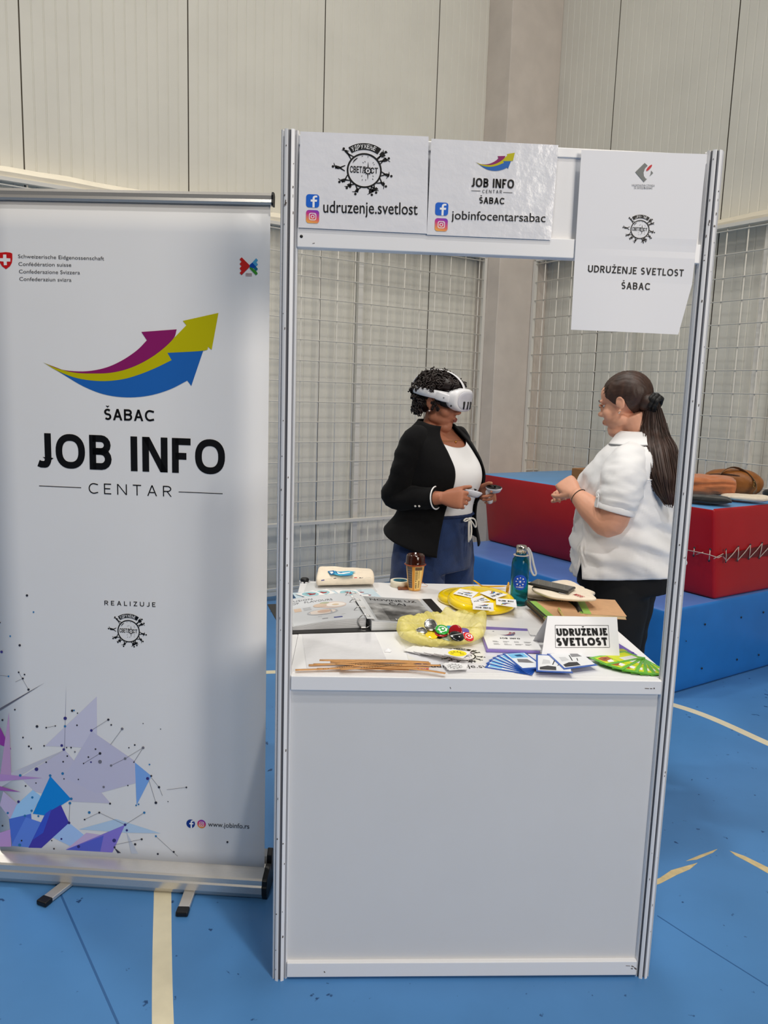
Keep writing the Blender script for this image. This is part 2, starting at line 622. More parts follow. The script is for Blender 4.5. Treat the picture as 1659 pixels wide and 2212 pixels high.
# width, strokes [(closed, points)], diagonals [(x_top, x_bottom)] in outer units 0..1
CAPS = {
    'I': (0, [(0, [(0, B_), (0, T_)])], []),
    'J': (.42, [(0, [(1, T_), (1, .25)] + _arc(.62, .25, .38, .25, 0, -90, 6) + [(.2, 0.0), (-.12, .04)])], []),
    'O': (.80, [(1, _loop(2.3))], []),
    'C': (.66, [(0, [(9, .9)] + _arc(.55, .5, .55, .5, 75, 285, 18) + [(9, .1)])], []),
    'B': (.60, [(0, [(0, B_), (0, T_)]), (0, [(0, 1), (.5, 1)] + _arc(.55, .77, .40, .23, 90, -90, 8) + [(.3, .54), (0, .54)]),
                (0, [(0, 0), (.5, 0)] + _arc(.55, .27, .45, .27, -90, 90, 8) + [(.3, .54), (0, .54)])], []),
    'N': (.68, [(0, [(0, B_), (0, T_)]), (0, [(1, B_), (1, T_)])], [(0, 1)]),
    'F': (.50, [(0, [(0, B_), (0, T_)]), (0, [(0, 1), (9, 1)]), (0, [(0, .48), (.93, .48)])], []),
    'E': (.50, [(0, [(0, B_), (0, T_)]), (0, [(0, 1), (9, 1)]), (0, [(0, .52), (.93, .52)]), (0, [(0, 0), (9, 0)])], []),
    'L': (.48, [(0, [(0, B_), (0, T_)]), (0, [(0, 0), (9, 0)])], []),
    'T': (.58, [(0, [(.5, B_), (.5, T_)]), (0, [(-9, 1), (9, 1)])], []),
    'U': (.64, [(0, [(0, T_), (0, .32)] + _arc(.5, .32, .5, .32, 180, 360, 12) + [(1, T_)])], []),
    'D': (.66, [(0, [(0, B_), (0, T_)]), (0, [(0, 1), (.35, 1)] + _arc(.4, .5, .6, .5, 90, -90, 14) + [(.35, 0), (0, 0)])], []),
    'R': (.60, [(0, [(0, B_), (0, T_)]), (0, [(0, 1), (.5, 1)] + _arc(.52, .74, .44, .26, 90, -90, 8) + [(.4, .48), (0, .48)])], [('h', .45, 1, .5)]),
    'S': (.52, [(0, [(.92, .9)] + _arc(.5, .76, .5, .24, 70, 180, 8) + _arc(.5, .76, .5, .24, 200, 245, 4) + _arc(.5, .26, .5, .26, 60, 20, 4) + _arc(.5, .26, .5, .26, 0, -112, 8) + [(.06, .1)])], []),
    'V': (.68, [], [(0, .5), (1, .5)]),
    'A': (.68, [(0, [(.24, .3), (.76, .3)])], [(.5, 0), (.5, 1)]),
    'Z': (.56, [(0, [(-9, 1), (9, 1)]), (0, [(-9, 0), (9, 0)])], [(1, 0)]),
}


def stroke_text(g, s, A, B, h, n, col, t=.17, gap=.13, e=.0006, space=.28):
    A, B, n = np.array(A, float), np.array(B, float), np.array(n, float)
    d = B - A
    W = np.linalg.norm(d)
    d /= W
    u = np.cross(n, d)
    base = {'Š': 'S', 'Ž': 'Z'}
    ws = [space if c == ' ' else (CAPS[base.get(c, c)][0] + (t if c == 'I' else 0)) for c in s]
    tot = sum(ws) + gap * (len(s) - 1)
    k = W / h / tot                                # horizontal stretch in units of h
    x = 0.0
    for c, w in zip(s, ws):
        w = w * k
        if c != ' ':
            _, strokes, diags = CAPS[base.get(c, c)]
            iw = max(w - t, 0)

            def mp(p):
                px = 0 if p[0] == -9 else (w if p[0] == 9 else t / 2 + p[0] * iw)
                py = 0 if p[1] == B_ else (1 if p[1] == T_ else t / 2 + p[1] * (1 - t))
                return np.array((px, py))
            for closed, pts in strokes:
                P = [mp(p) for p in pts]
                m = len(P)
                vs, fs = [], []
                for i in range(m):
                    a = P[i] - P[i - 1] if (i > 0 or closed) else P[1] - P[0]
                    b = P[(i + 1) % m] - P[i] if (i < m - 1 or closed) else a
                    a, b = a / (np.linalg.norm(a) + 1e-9), b / (np.linalg.norm(b) + 1e-9)
                    tt = a + b
                    tt /= np.linalg.norm(tt) + 1e-9
                    nn = np.array((-tt[1], tt[0]))
                    sc_ = 1 / max(.6, abs(nn @ np.array((-a[1], a[0]))))
                    for sg in (.5, -.5):
                        q = P[i] + nn * sg * t * sc_
                        vs.append(A + (d * (x + q[0]) + u * q[1]) * h + n * e)
                for i in range(m if closed else m - 1):
                    j = (i + 1) % m
                    fs.append((2 * i, 2 * i + 1, 2 * j + 1, 2 * j))
                g.add(vs, fs, 0, False, col)
            tw = t * 1.08
            for dg_ in diags:
                if dg_[0] == 'h':
                    xa, xb, yt = dg_[1] * (w - tw), dg_[2] * (w - tw), dg_[3]
                else:
                    xa, xb, yt = dg_[0] * (w - tw), dg_[1] * (w - tw), 1
                q = [(xa, yt), (xa + tw, yt), (xb + tw, 0), (xb, 0)]
                g.add([A + (d * (x + a) + u * b) * h + n * e for a, b in q], [(0, 1, 2, 3)], 0, False, col)
            if c in base:
                m = w / 2
                for sg in (1, -1):
                    q = [(m, 1.09), (m + sg * .17, 1.26), (m + sg * (.17 - t * .75), 1.26), (m, 1.09 + t * .7)]
                    g.add([A + (d * (x + a) + u * b) * h + n * e for a, b in q], [(0, 1, 2, 3)], 0, False, col)
        x += w + gap * k


def caps_px(g, pl, s, a, b, hpx, col, t=.17, gap=.13, e=.0006, space=.28):
    A, B = pl.at(*a), pl.at(*b)
    mx, my = (a[0] + b[0]) / 2, (a[1] + b[1]) / 2
    stroke_text(g, s, A, B, np.linalg.norm(pl.at(mx, my - hpx) - pl.at(mx, my)), pl.n, col, t, gap, e, space)
# ================================================================== the setting
WA = 0.5333                                     # the left wall runs along LV, the right wall along NV
LV = np.array([math.cos(WA), math.sin(WA), 0])
NV = np.array([-math.sin(WA), math.cos(WA), 0])
W0 = np.array([-0.886, 3.932, 0.0])


def wp(l, n, z=0.0):
    return W0 + LV * l + NV * n + np.array([0, 0, z])


M_WALL = mat('wall_panel_paint', srgb(226, 223, 212), rough=0.42, noise=0.035, scale=3.0, spec=0.4)
M_CONC = mat('painted_concrete', srgb(212, 202, 192), rough=0.8, noise=0.06, scale=5.0, bump=0.25, bscale=14)
M_PLAST = mat('plaster_ledge', srgb(228, 220, 202), rough=0.8, noise=0.04, scale=8, bump=0.4, bscale=10)
M_GROOVE = mat('panel_joint', srgb(120, 112, 98), rough=0.8)
M_MESH = mat('white_painted_steel', srgb(225, 222, 214), rough=0.4, spec=0.5)
M_LINE = mat('court_line_paint', srgb(226, 216, 186), rough=0.45, noise=0.06, scale=15)
M_WORN = mat('worn_line_paint', srgb(205, 185, 140), rough=0.6, noise=0.15, scale=30)
M_SEAM = mat('floor_seam', srgb(45, 95, 150), rough=0.5)

# floor: sports vinyl with scuffs
MF = mat('blue_sports_floor', srgb(78, 132, 188), rough=0.34, spec=0.35, noise=0.10, scale=2.2)
nt = MF.node_tree
b_ = nt.nodes['Principled BSDF']
src = b_.inputs['Base Color'].links[0].from_socket
tcn = [n for n in nt.nodes if n.type == 'TEX_COORD'][0]
sp = nt.nodes.new('ShaderNodeTexNoise')
sp.inputs['Scale'].default_value = 26
sp.inputs['Detail'].default_value = 3
nt.links.new(tcn.outputs['Object'], sp.inputs['Vector'])
rp = nt.nodes.new('ShaderNodeValToRGB')
rp.color_ramp.elements[0].position = 0.70
rp.color_ramp.elements[1].position = 0.735
nt.links.new(sp.outputs[0], rp.inputs[0])
mx = nt.nodes.new('ShaderNodeMixRGB')
mx.inputs[2].default_value = (*srgb(34, 72, 120), 1)
nt.links.new(rp.outputs[0], mx.inputs[0])
nt.links.new(src, mx.inputs[1])
nt.links.new(mx.outputs[0], b_.inputs['Base Color'])

g = G()
q = [wp(-8, 0), wp(2.42, 0), wp(2.42, -9), wp(-8, -9)]
g.add(q + [p - np.array([0, 0, .05]) for p in q], [(0, 1, 2, 3), (7, 6, 5, 4), (0, 4, 5, 1), (1, 5, 6, 2), (2, 6, 7, 3), (3, 7, 4, 0)])
floor = tag(obj('floor', g, MF), 'blue sports hall floor with scuffs and cream court lines', kind='structure')


def floor_strip(name, pts, m, z=0.0008):
    g = G()
    top = [np.array([p[0], p[1], z]) for p in pts]
    g.prism(top, (0, 0, 1), z)
    return obj(name, g, m, floor)


def quadstrip(mid, w):
    mid = [np.array(p[:2], float) for p in mid]
    if len(mid) > 4:                               # smooth curve through the points
        out = []
        for i in range(len(mid) - 1):
            p0, p1, p2, p3 = mid[max(i - 1, 0)], mid[i], mid[i + 1], mid[min(i + 2, len(mid) - 1)]
            for t in np.linspace(0, 1, 8, endpoint=False):
                out.append(.5 * (2 * p1 + (p2 - p0) * t + (2 * p0 - 5 * p1 + 4 * p2 - p3) * t * t + (3 * p1 - p0 - 3 * p2 + p3) * t ** 3))
        mid = out + [mid[-1]]
    a, b = [], []
    for i, p in enumerate(mid):
        t = mid[min(i + 1, len(mid) - 1)] - mid[max(i - 1, 0)]
        t /= np.linalg.norm(t)
        s = np.array((-t[1], t[0])) * w / 2
        a.append(p + s)
        b.append(p - s)
    return a + b[::-1]


floor_strip('court_line', quadstrip([(-0.97, .75), (-.925, .5), (-.888, .348), (-.832, .104), (-.773, -.141), (-.70, -.42), (-.6, -.8)], 0.052), M_LINE)
floor_strip('court_line', quadstrip([(-1.6, 2.12), (-.743, 2.292), (0.1, 2.36), (.8, 2.24), (1.393, 1.89), (1.655, 1.444), (1.8, 1.1), (1.9, .6)], 0.05), M_LINE)
floor_strip('worn_court_line', [onz(x, y, 0) for x, y in ((1400, 1905), (1425, 1897), (1450, 1880), (1478, 1872), (1507, 1864), (1490, 1878), (1462, 1890), (1428, 1908), (1400, 1918))], M_WORN)
floor_strip('worn_court_line', [onz(x, y, 0) for x, y in ((1482, 1860), (1510, 1848), (1550, 1834), (1540, 1842), (1505, 1857))], M_WORN)
floor_strip('worn_court_line', [onz(x, y, 0) for x, y in ((1576, 1838), (1610, 1850), (1665, 1877), (1700, 1895), (1700, 1908), (1659, 1887), (1615, 1862), (1588, 1848))], M_WORN)
floor_strip('floor_seam', quadstrip([(-1.30, .50), (-1.193, .337), (-.878, -.157), (-.7, -.44)], 0.006), M_SEAM, 0.0005)
floor_strip('floor_seam', quadstrip([onz(1420, 1978, 0), onz(1500, 2030, 0), onz(1659, 2130, 0)], 0.004), M_SEAM, 0.0005)


# walls: ribbed sandwich panels with joints about every metre
def ribbed(name, a, b, joint0, step, base, d, inward, label):
    """wall profile along d from a to b"""
    g = G()
    prof = []                                    # (pos, depth into room)
    k0 = int(math.floor((a - joint0) / step)) - 1
    ribs = 15
    for k in range(k0, int((b - joint0) / step) + 2):
        j = joint0 + k * step
        prof += [(j - .004, 0, 1), (j - .003, -.012, 1), (j + .003, -.012, 1), (j + .004, 0, 0)]
        for r in range(1, ribs):
            c = j + step * r / ribs
            prof += [(c - .006, 0, 0), (c - .003, -.0035, 0), (c + .003, -.0035, 0), (c + .006, 0, 0)]
    prof = [p for p in prof if a < p[0] < b]
    prof = [(a, 0, 0)] + prof + [(b, 0, 0)]
    H = 7.6
    vs, fs, ms = [], [], []
    for s, dep, _ in prof:
        p = base + d * s + inward * dep
        vs += [p, p + np.array([0, 0, H])]
    for i in range(len(prof) - 1):
        g_i = 1 if (prof[i][1] < -.005 or prof[i + 1][1] < -.005) else 0
        fs.append((2 * i, 2 * i + 2, 2 * i + 3, 2 * i + 1))
        ms.append(g_i)
    g.add(vs, fs)
    g.m = ms
    # solid back
    p0, p1 = base + d * a - inward * .12, base + d * b - inward * .12
    z = np.array([0, 0, H])
    g.add([p0, p1, p1 + z, p0 + z], [(0, 1, 2, 3)])
    return tag(obj(name, g, [M_WALL, M_GROOVE], recalc=False), label, kind='structure')


ribbed('wall_left', -8, 2.42, 0.361, 1.01, wp(0, 0), LV, -NV, 'off-white ribbed panel wall on the left, behind banner and booth')
ribbed('wall_right', -9, 0.0, -0.886, 1.017, wp(2.42, 0), NV, -LV, 'off-white ribbed panel wall on the right, behind the gym mats')


def wedge(name, a, b, base, d, inward, label):
    """plaster ledge above the mesh guards"""
    g = G()
    n = 60
    r = []
    for i in range(n + 1):
        s = a + (b - a) * i / n
        w = .004 * math.sin(s * 7.3) + .003 * math.sin(s * 17.1)
        p = base + d * s
        r.append([p + np.array([0, 0, 2.822 + w]), p + inward * .125 + np.array([0, 0, 2.765 + w * .6]), p + inward * .125 + np.array([0, 0, 2.735]), p + np.array([0, 0, 2.735])])
    g.rings(r, smooth=False)
    return tag(obj(name, g, M_PLAST), label, kind='structure')


wedge('trim_1', -8, 1.87, wp(0, 0), LV, -NV, 'cream plaster ledge above the left mesh guard')
wedge('trim_2', -9, -0.288, wp(2.42, 0), NV, -LV, 'cream plaster ledge above the right mesh guard')

g = G()
z0, z1 = np.array([0, 0, 0.]), np.array([0, 0, 7.6])
c4 = [wp(1.872, 0), wp(1.872, -.285), wp(2.42, -.285), wp(2.42, 0)]
rs = []
for i in range(77):
    z = i * .1
    w = [.002 * math.sin(z * 5 + k) + .0015 * math.sin(z * 13 + 2 * k) for k in range(4)]
    rs.append([c + np.array([0, 0, z]) + LV * w[k] * (1 if k < 2 else 0) for k, c in enumerate(c4)])
g.rings(rs, smooth=False)
tag(obj('trim_3', g, M_CONC, bevel=.006), 'square concrete column in the hall corner', kind='structure')


# wire mesh guards in front of both walls
def guard(label, base, d, inward, a, b, off, panels, posts, wall_end):
    c0 = base + d * (a + b) / 2 + inward * off
    t = thing('wire_mesh_guard', label, 'mesh guard', (c0[0], c0[1], 0.0))
    up = np.array([0, 0, 1.0])

    def P(s, z, o=0.0):
        return base + d * s + inward * (off + o) + up * z
    fr_ = G()
    for (z0, z1, sh) in panels:
        fr_.bar(P(a, z1), P(b, z1), .03, .022, up)
        fr_.bar(P(a, z0), P(b, z0), .02, .012, up)
    zt, zb = panels[0][1], panels[-1][0]
    for s in wall_end:
        fr_.bar(P(s, zb - .02), P(s, zt), .028, .03, inward)
        fr_.bar(P(s, zt, -.005), P(s, zt, -off + .004), .03, .02, up)
        fr_.bar(P(s, .95, -.005), P(s, .95, -off + .004), .02, .012, up)
    fr_.bar(P(a, zb - .035), P(b, zb - .035), .012, .03, up)
    obj('frame', fr_, M_MESH, t)
    for (z0, z1, sh) in panels:
        w = G()
        s = sh
        while s > a:
            s -= .1505
        s += .1505
        while s < b - .01:
            w.tube([P(s, z0), P(s, z1)], .0042, 6)
            s += .1505
        z = z1 - .037
        z = 2.541 - .15 * math.floor((2.541 - z0 - .03) / .15) if z1 > 1 else z0 + .155
        while z < z1 - .03:
            w.tube([P(a, z, .006), P(b, z, .006)], .0042, 6)
            z += .15
        obj('wire_grid', w, M_MESH, t)
    for s in posts:
        g = G()
        g.bar(P(s, 0.0, -.045), P(s, zt - .02, -.045), .04, .03, inward)
        obj('post', g, M_MESH, t)
    return t


guard('white wire mesh guard in front of the left wall, behind booth and banner', wp(0, 0), LV, -NV, -7.5, 1.862, .12,
      [(.585, 2.725, .141), (.09, .575, .165)], (-2.9, -1.1, .664), (1.855,))
guard('white wire mesh guard in front of the right wall, behind the gym mats', wp(2.42, 0), NV, -LV, -8.5, -.300, .163,
      [(.10, 2.725, -.42)], (-1.30, -2.345, -4.1), (-.305,))
# ================================================================== exhibition booth
M_BP = mat('booth_white_panel', srgb(232, 232, 234), rough=0.38, spec=0.4, noise=0.012, scale=6)
M_BF = mat('booth_grey_white_panel', srgb(216, 216, 217), rough=0.42, spec=0.35, noise=0.012, scale=6)
M_BR = mat('booth_white_rail', srgb(236, 236, 238), rough=0.3, spec=0.5)
M_SLOT = mat('post_slot_painted_shade', srgb(105, 105, 110), rough=0.6)
M_BLACK = mat('black_plastic', srgb(16, 16, 18), rough=0.45)
M_SCUFF = mat('scuff_mark', srgb(95, 85, 80), rough=0.7)

booth = thing('exhibition_booth', 'white exhibition booth with tall slotted posts, header board and display counter', 'booth', (0, .48, 0))
HT, CT, DD = 2.142, 0.8502, 0.966


def post_profile(r=.0205, w=.0034, dep=.0075):
    pts = []
    for k in range(8):
        a = k * PI / 4
        ca, sa = math.cos(a), math.sin(a)

        def P(x, y):
            return (x * ca - y * sa, x * sa + y * ca)
        ro = math.sqrt(r * r - w * w)
        pts += [P(ro - dep, -w - .001), P(ro - .0012, -w), P(ro, -w - .0016)] if False else [P(ro, -w), P(ro - dep, -w), P(ro - dep, w), P(ro, w)]
        b = a + PI / 8
        pts += [((r + .0002) * math.cos(b - .1), (r + .0002) * math.sin(b - .1)), ((r + .0002) * math.cos(b + .1), (r + .0002) * math.sin(b + .1))]
    return pts


PP = post_profile()


def booth_post(x, y, z1, cap=False):
    g = G()
    n = 40 if z1 > 1 else 4
    rs = [[np.array((x + u, y + v, z1 * i / n)) for u, v in PP] for i in range(n + 1)]
    g.rings(rs, smooth=False, caps=(True, True))
    # slot bottoms get a darker tone that paints in the shade of the slots
    k = len(PP)
    for i in range(len(g.f)):
        if len(g.f[i]) == 4 and (i % k) % 6 == 1:
            g.m[i] = 1
    if not cap:                                      # scuffs are part of the post's paint
        rnd = random.Random(int(x * 100) + 60)
        for zz, m_ in [(z1 * rnd.random(), 1) for _ in range(26)] + [(1.93 + .1 * rnd.random(), 1) for _ in range(10)]:
            a = rnd.choice((-PI / 2 - PI / 8, -PI / 2 + PI / 8)) + rnd.uniform(-.12, .12)
            e = .0212
            px, py = x + e * math.cos(a), y + e * math.sin(a)
            t = np.array((-math.sin(a), math.cos(a), 0))
            hh, ww = rnd.uniform(.001, .006), rnd.uniform(.0006, .0022)
            c0 = np.array((px, py, zz))
            g.add([c0 - t * ww, c0 + t * ww * .6, c0 + t * ww + np.array((0, 0, hh)), c0 - t * ww * .5 + np.array((0, 0, hh * 1.2))], [(0, 1, 2, 3)], 2)
    o = obj('post', g, [M_BR, M_SLOT, M_SCUFF], booth)
    if cap:
        c = G()
        c.lathe([(0, .012), (.012, .012), (.016, .008), (.0165, 0), (0, 0)], (x, y, z1), 20)
        tag(obj('post_cap', c, M_BLACK, o), 'black plastic cap')
    return o


for sx in (-.495, .495):
    booth_post(sx, 0, HT)
    booth_post(sx, DD, CT + .004, True)


def rail(name, a, b, z0, z1, th=.032, ledge=False):
    g = G()
    a, b = np.array((*a, 0.)), np.array((*b, 0.))
    d = (b - a) / np.linalg.norm(b - a)
    n = np.cross(d, (0, 0, 1))
    g.box((0, -th / 2, z0), (np.linalg.norm(b - a), th / 2, z1), 0, None, (d, n, np.array((0, 0, 1.))), a)
    return obj(name, g, M_BR, booth, bevel=.002)


e = .4755
rail('header_rail', (-e, 0), (e, 0), 1.886, 1.930)
rail('header_rail', (-e, 0), (e, 0), 2.112, 2.134, .014)
r1 = rail('counter_rail', (-e, 0), (e, 0), .8127, CT)
rail('counter_rail', (-e, DD), (e, DD), .8127, CT)
rail('counter_rail', (-.495, .0205), (-.495, DD - .0205), .8127, CT)
rail('counter_rail', (.495, .0205), (.495, DD - .0205), .8127, CT)
rail('base_rail', (-e, 0), (e, 0), .008, .050)
rail('base_rail', (-.495, .0205), (-.495, DD - .0205), .008, .050)
rail('base_rail', (.495, .0205), (.495, DD - .0205), .008, .050)
for nm, lo, hi in (('header_board', (-e, -.003, 1.925), (e, .003, 2.118)), ('front_panel', (-e - .002, -.003, .045), (e + .002, .003, .82))):
    g = G()
    g.box(lo, hi)
    obj(nm, g, M_BP if nm == 'header_board' else M_BF, booth)
for sx in (-.495, .495):
    g = G()
    g.box((sx - .003, .018, .045), (sx + .003, DD - .018, .82))
    obj('side_panel', g, M_BP, booth)
g = G()
g.box((-.478, .010, .832), (.478, DD - .010, .8512))
obj('countertop', g, M_BP, booth)
# key hole in the header rail, scratches
g = G()
c = ony(651, 510.5, -.0165)
g.lathe([(0, 0.0), (.0036, 0.0), (.0036, -.001)], c, 16, ax=(np.array((1., 0, 0)), np.array((0, 0, 1.)), np.array((0, -1., 0))))
obj('lock_hole', g, M_BLACK, booth)
pf = Plane((0, -.0163, 0), (0, -1, 0))
g = G()
for x0, y0, x1, y1, w in ((1393, 1487, 1402, 1487.5, 1.4), (1404, 1487.5, 1409, 1487.5, 1.6), (1411.5, 1487, 1414.5, 1487, 2.6), (972, 1484, 974, 1488, 1.2),
                          (1364, 2086.5, 1369, 2088.5, 2), (1363, 2092, 1367, 2092.5, 2), (1370, 2090, 1375, 2094, 2.6), (1352, 2086, 1361, 2086.5, 1),
                          (700, 2098, 702, 2101, 2), (675, 526, 680, 525, 1.2)):
    line_px(g, pf, (x0, y0), (x1, y1), w, None, .0003)
obj('scuff_marks', g, M_SCUFF, r1)

# ------------------------------------------------------------------ sheets taped to the header
M_PAPER = mat('white_paper', srgb(236, 236, 240), rough=0.6, spec=0.3)
M_LAM = mat('laminated_sheet', srgb(233, 233, 238), rough=0.16, spec=0.6, coat=0.7, bump=0.35, bscale=13)


def hung_sheet(corners_px, y, name, label, m, dep=.0012, wav=.0):
    """sheet hanging in the plane y; corners listed clockwise from top left"""
    cs = [ony(px, py, y) for px, py in corners_px]
    g = G()
    nx, nz = 16, 14
    vs = []
    for j in range(nz + 1):
        for i in range(nx + 1):
            u, v = i / nx, j / nz
            p = (cs[0] * (1 - u) + cs[1] * u) * (1 - v) + (cs[3] * (1 - u) + cs[2] * u) * v
            p = p + np.array((0, -wav * math.sin(u * PI * 2.1 + 1) * math.sin(v * PI), 0))
            vs.append(p)
    fs = [(j * (nx + 1) + i, j * (nx + 1) + i + 1, (j + 1) * (nx + 1) + i + 1, (j + 1) * (nx + 1) + i) for j in range(nz) for i in range(nx)]
    g.add(vs, fs, smooth=False)
    o = obj(name, g, m, solid=dep, offset=0)
    return tag(o, label, 'sign')


sh1 = hung_sheet([(648.6, 284), (925.9, 295), (922, 505), (644, 491.5)], -.0195, 'laminated_sheet',
                 'laminated sheet with round crowd emblem, taped to the left of the booth header', M_LAM)
sh2 = hung_sheet([(932, 299.6), (1206, 313.5), (1190, 518.5), (922, 507)], -.0195, 'laminated_sheet',
                 'laminated sheet with three coloured arrows, in the middle of the booth header', M_LAM)
pa = Plane((0, -.0206, 0), (0, -1, 0))


def px_frame(pl, c, r, rx=None):
    """drawing board on plane pl centred at pixel c, one unit = r pixels"""
    c0 = pl.at(*c)
    rx = r if rx is None else rx
    return Fr(c0, pl.rt * np.linalg.norm(pl.at(c[0] + rx, c[1]) - c0), pl.up * np.linalg.norm(pl.at(c[0], c[1] - r) - c0), pl.n)


g = G()
crowd_logo(g, px_frame(pa, (787, 368.5), 36))
obj('round_emblem', g, PRINT, sh1, recalc=False)
g = G()
icon_f(g, px_frame(pa, (675.5, 434), 14.2), 1)
obj('social_icon', g, PRINT, sh1, recalc=False)
g = G()
icon_cam(g, px_frame(pa, (675.3, 468), 14.2), 1)
obj('social_icon', g, PRINT, sh1, recalc=False)
g = G()
text_px(g, pa, 'udruzenje.svetlost', (698.5, 459), (902, 464), 27, BLK, .004, cap=.72)
obj('lettering', g, PRINT, sh1, recalc=False)
g = G()
fr = px_frame(pa, (1070, 350), 1)
arrow_logo(g, fr, -43, -19, 84, 41)
obj('arrow_logo', g, PRINT, sh2, recalc=False)
g = G()
caps_px(g, pa, 'JOB INFO', (1017.5, 403.5), (1110, 407.5), 19.5, BLK, .195, .12)
caps_px(g, pa, 'CENTAR', (1042, 417), (1084, 418), 7, BLK, .12, .4)
line_px(g, pa, (1018, 412), (1038, 412.6), 1, BLK)
line_px(g, pa, (1087, 415.6), (1107, 416.4), 1, BLK)
caps_px(g, pa, 'ŠABAC', (1035, 439.5), (1089, 441.5), 14, BLK, .19, .11)
obj('headline', g, PRINT, sh2, recalc=False)
g = G()
icon_f(g, px_frame(pa, (954.3, 451.5), 14), 1)
obj('social_icon', g, PRINT, sh2, recalc=False)
g = G()
icon_cam(g, px_frame(pa, (953.2, 485.5), 14), 1)
obj('social_icon', g, PRINT, sh2, recalc=False)
g = G()
text_px(g, pa, 'jobinfocentarsabac', (975, 473.5), (1178, 480), 19.5, BLK, .004, cap=.72)
obj('lettering', g, PRINT, sh2, recalc=False)

# tall paper sheet, its free lower corner curls away
cs = dict(a=(1256, 324), b=(1527, 333), c=(1495, 615), d=(1462, 728), e=(1232, 712.6))
A, B, C_, D_, E_ = [ony(*cs[k], -.0205) for k in 'abcde']
g = G()
nx, nz = 20, 28
vs = []
for j in range(nz + 1):
    v = j / nz
    L_ = A * (1 - v) + E_ * v
    full = B[0]
    z_r = B[2] * (1 - v) + (E_[2] - .002) * v
    # right border: straight down to C, then the corner has rolled back so the outline runs inwards to D
    if z_r > C_[2]:
        t = (B[2] - z_r) / (B[2] - C_[2])
        xr = B[0] + (C_[0] - B[0]) * t
        yb = 0.0
    else:
        t = (C_[2] - z_r) / (C_[2] - D_[2])
        xr = C_[0] + (D_[0] - C_[0]) * min(t, 1.05)
        yb = .006 * min(t, 1)
    for i in range(nx + 1):
        u = i / nx
        x = L_[0] + (xr - L_[0]) * u
        z = L_[2] + (z_r - L_[2]) * u
        bul = .002 * math.sin(u * PI) * v + .004 * math.sin(u * PI * 1.6) * max(0, v - .55) - .003 * math.exp(-((v - .52) / .02) ** 2) * u
        vs.append((x, -.0205 - bul - .012 * max(0, v - .6) * (1 - u) - yb * u, z))
fs = [(j * (nx + 1) + i, j * (nx + 1) + i + 1, (j + 1) * (nx + 1) + i + 1, (j + 1) * (nx + 1) + i) for j in range(nz) for i in range(nx)]
g.add(vs, fs, smooth=False)
PV = np.array(vs)
sh3 = tag(obj('paper_sheet', g, M_PAPER, solid=.0004), 'tall white paper sheet with curled corner, taped at the right end of the header', 'sign')
prints = []
g = G()
pc = Plane((0, -.0235, 0), (0, -1, 0))
z_ = lambda x, y: (1180 + x / 3.95, 300 + y / 3.95)
gr, rd = srgb(118, 122, 120), srgb(200, 28, 42)
poly_px(g, pc, [z_(*q) for q in ((762, 282), (843, 203), (868, 226), (845, 250), (833, 285), (836, 315), (850, 336), (862, 340), (835, 367))], gr)
poly_px(g, pc, [z_(*q) for q in ((898, 268), (915, 290), (884, 318), (895, 295))], gr)
poly_px(g, pc, [z_(881 + 30 * math.cos(a) * .75 - 22 * math.sin(a) * .5, 245 + 27 * math.sin(a) * .85 - 14 * math.cos(a)) for a in np.linspace(0, 2 * PI, 18, endpoint=False)], rd, .0006)
text_px(g, pc, 'НАЦИОНАЛНА СЛУЖБА', z_(733, 403), z_(927, 407), 4.6, srgb(135, 135, 138), 0, e=.0004)
text_px(g, pc, 'ЗА ЗАПОШЉАВАЊЕ', z_(750, 425), z_(908, 428), 4.6, srgb(135, 135, 138), 0, e=.0004)
prints.append(('agency_logo', g))
g = G()
crowd_logo(g, px_frame(pc, (1383, 495.5), 19.5), e=.0012)
prints.append(('round_emblem', g))
g = G()
pd = Plane((0, -.0245, 0), (0, -1, 0))
caps_px(g, pd, 'UDRUŽENJE SVETLOST', z_(357, 1136), z_(1175, 1173), 15.3, BLK, .17, .15)
prints.append(('headline', g))
g = G()
caps_px(g, pd, 'ŠABAC', z_(640, 1281), z_(884, 1290), 15.3, BLK, .17, .15)
prints.append(('headline', g))


def ink(name, g):                                # ink follows the paper
    for i, v in enumerate(g.v):
        d2 = (PV[:, 0] - v[0]) ** 2 + (PV[:, 2] - v[2]) ** 2
        k4 = np.argsort(d2)[:4]
        w4 = 1 / (d2[k4] + 1e-7)
        g.v[i] = (v[0], float((PV[k4, 1] * w4).sum() / w4.sum()) - .0007 - (.0003 if v[1] < -.0238 and v[1] > -.0275 else 0), v[2])
    obj(name, g, PRINT, sh3, recalc=False)


for nm_, g in prints:
    ink(nm_, g)
# ================================================================== roll-up banner
M_VINYL = mat('banner_fabric', srgb(234, 234, 235), rough=0.5, spec=0.35, noise=0.01, scale=4)
M_ALU = mat('brushed_aluminium', srgb(222, 218, 212), rough=0.32, metal=0.7, noise=0.05, scale=30, aniso=(1, 60, 60))
BB = np.array([-0.569, 0.359, 0.0])
BD = np.array([0.9948, -0.1015, 0.0])           # to the right along the banner
BN = np.array([-0.1015, -0.9948, 0.0])          # out of the banner, towards the visitor
ban = thing('roll_up_banner', 'tall white roll-up banner with big JOB INFO lettering and colourful arrows', 'banner', BB - BD * .43)


def bp3(s, z, o=0.0):
    """s metres from the right end (negative = left), o metres out of the fabric plane"""
    return BB + BD * s + BN * o + np.array((0, 0, z))


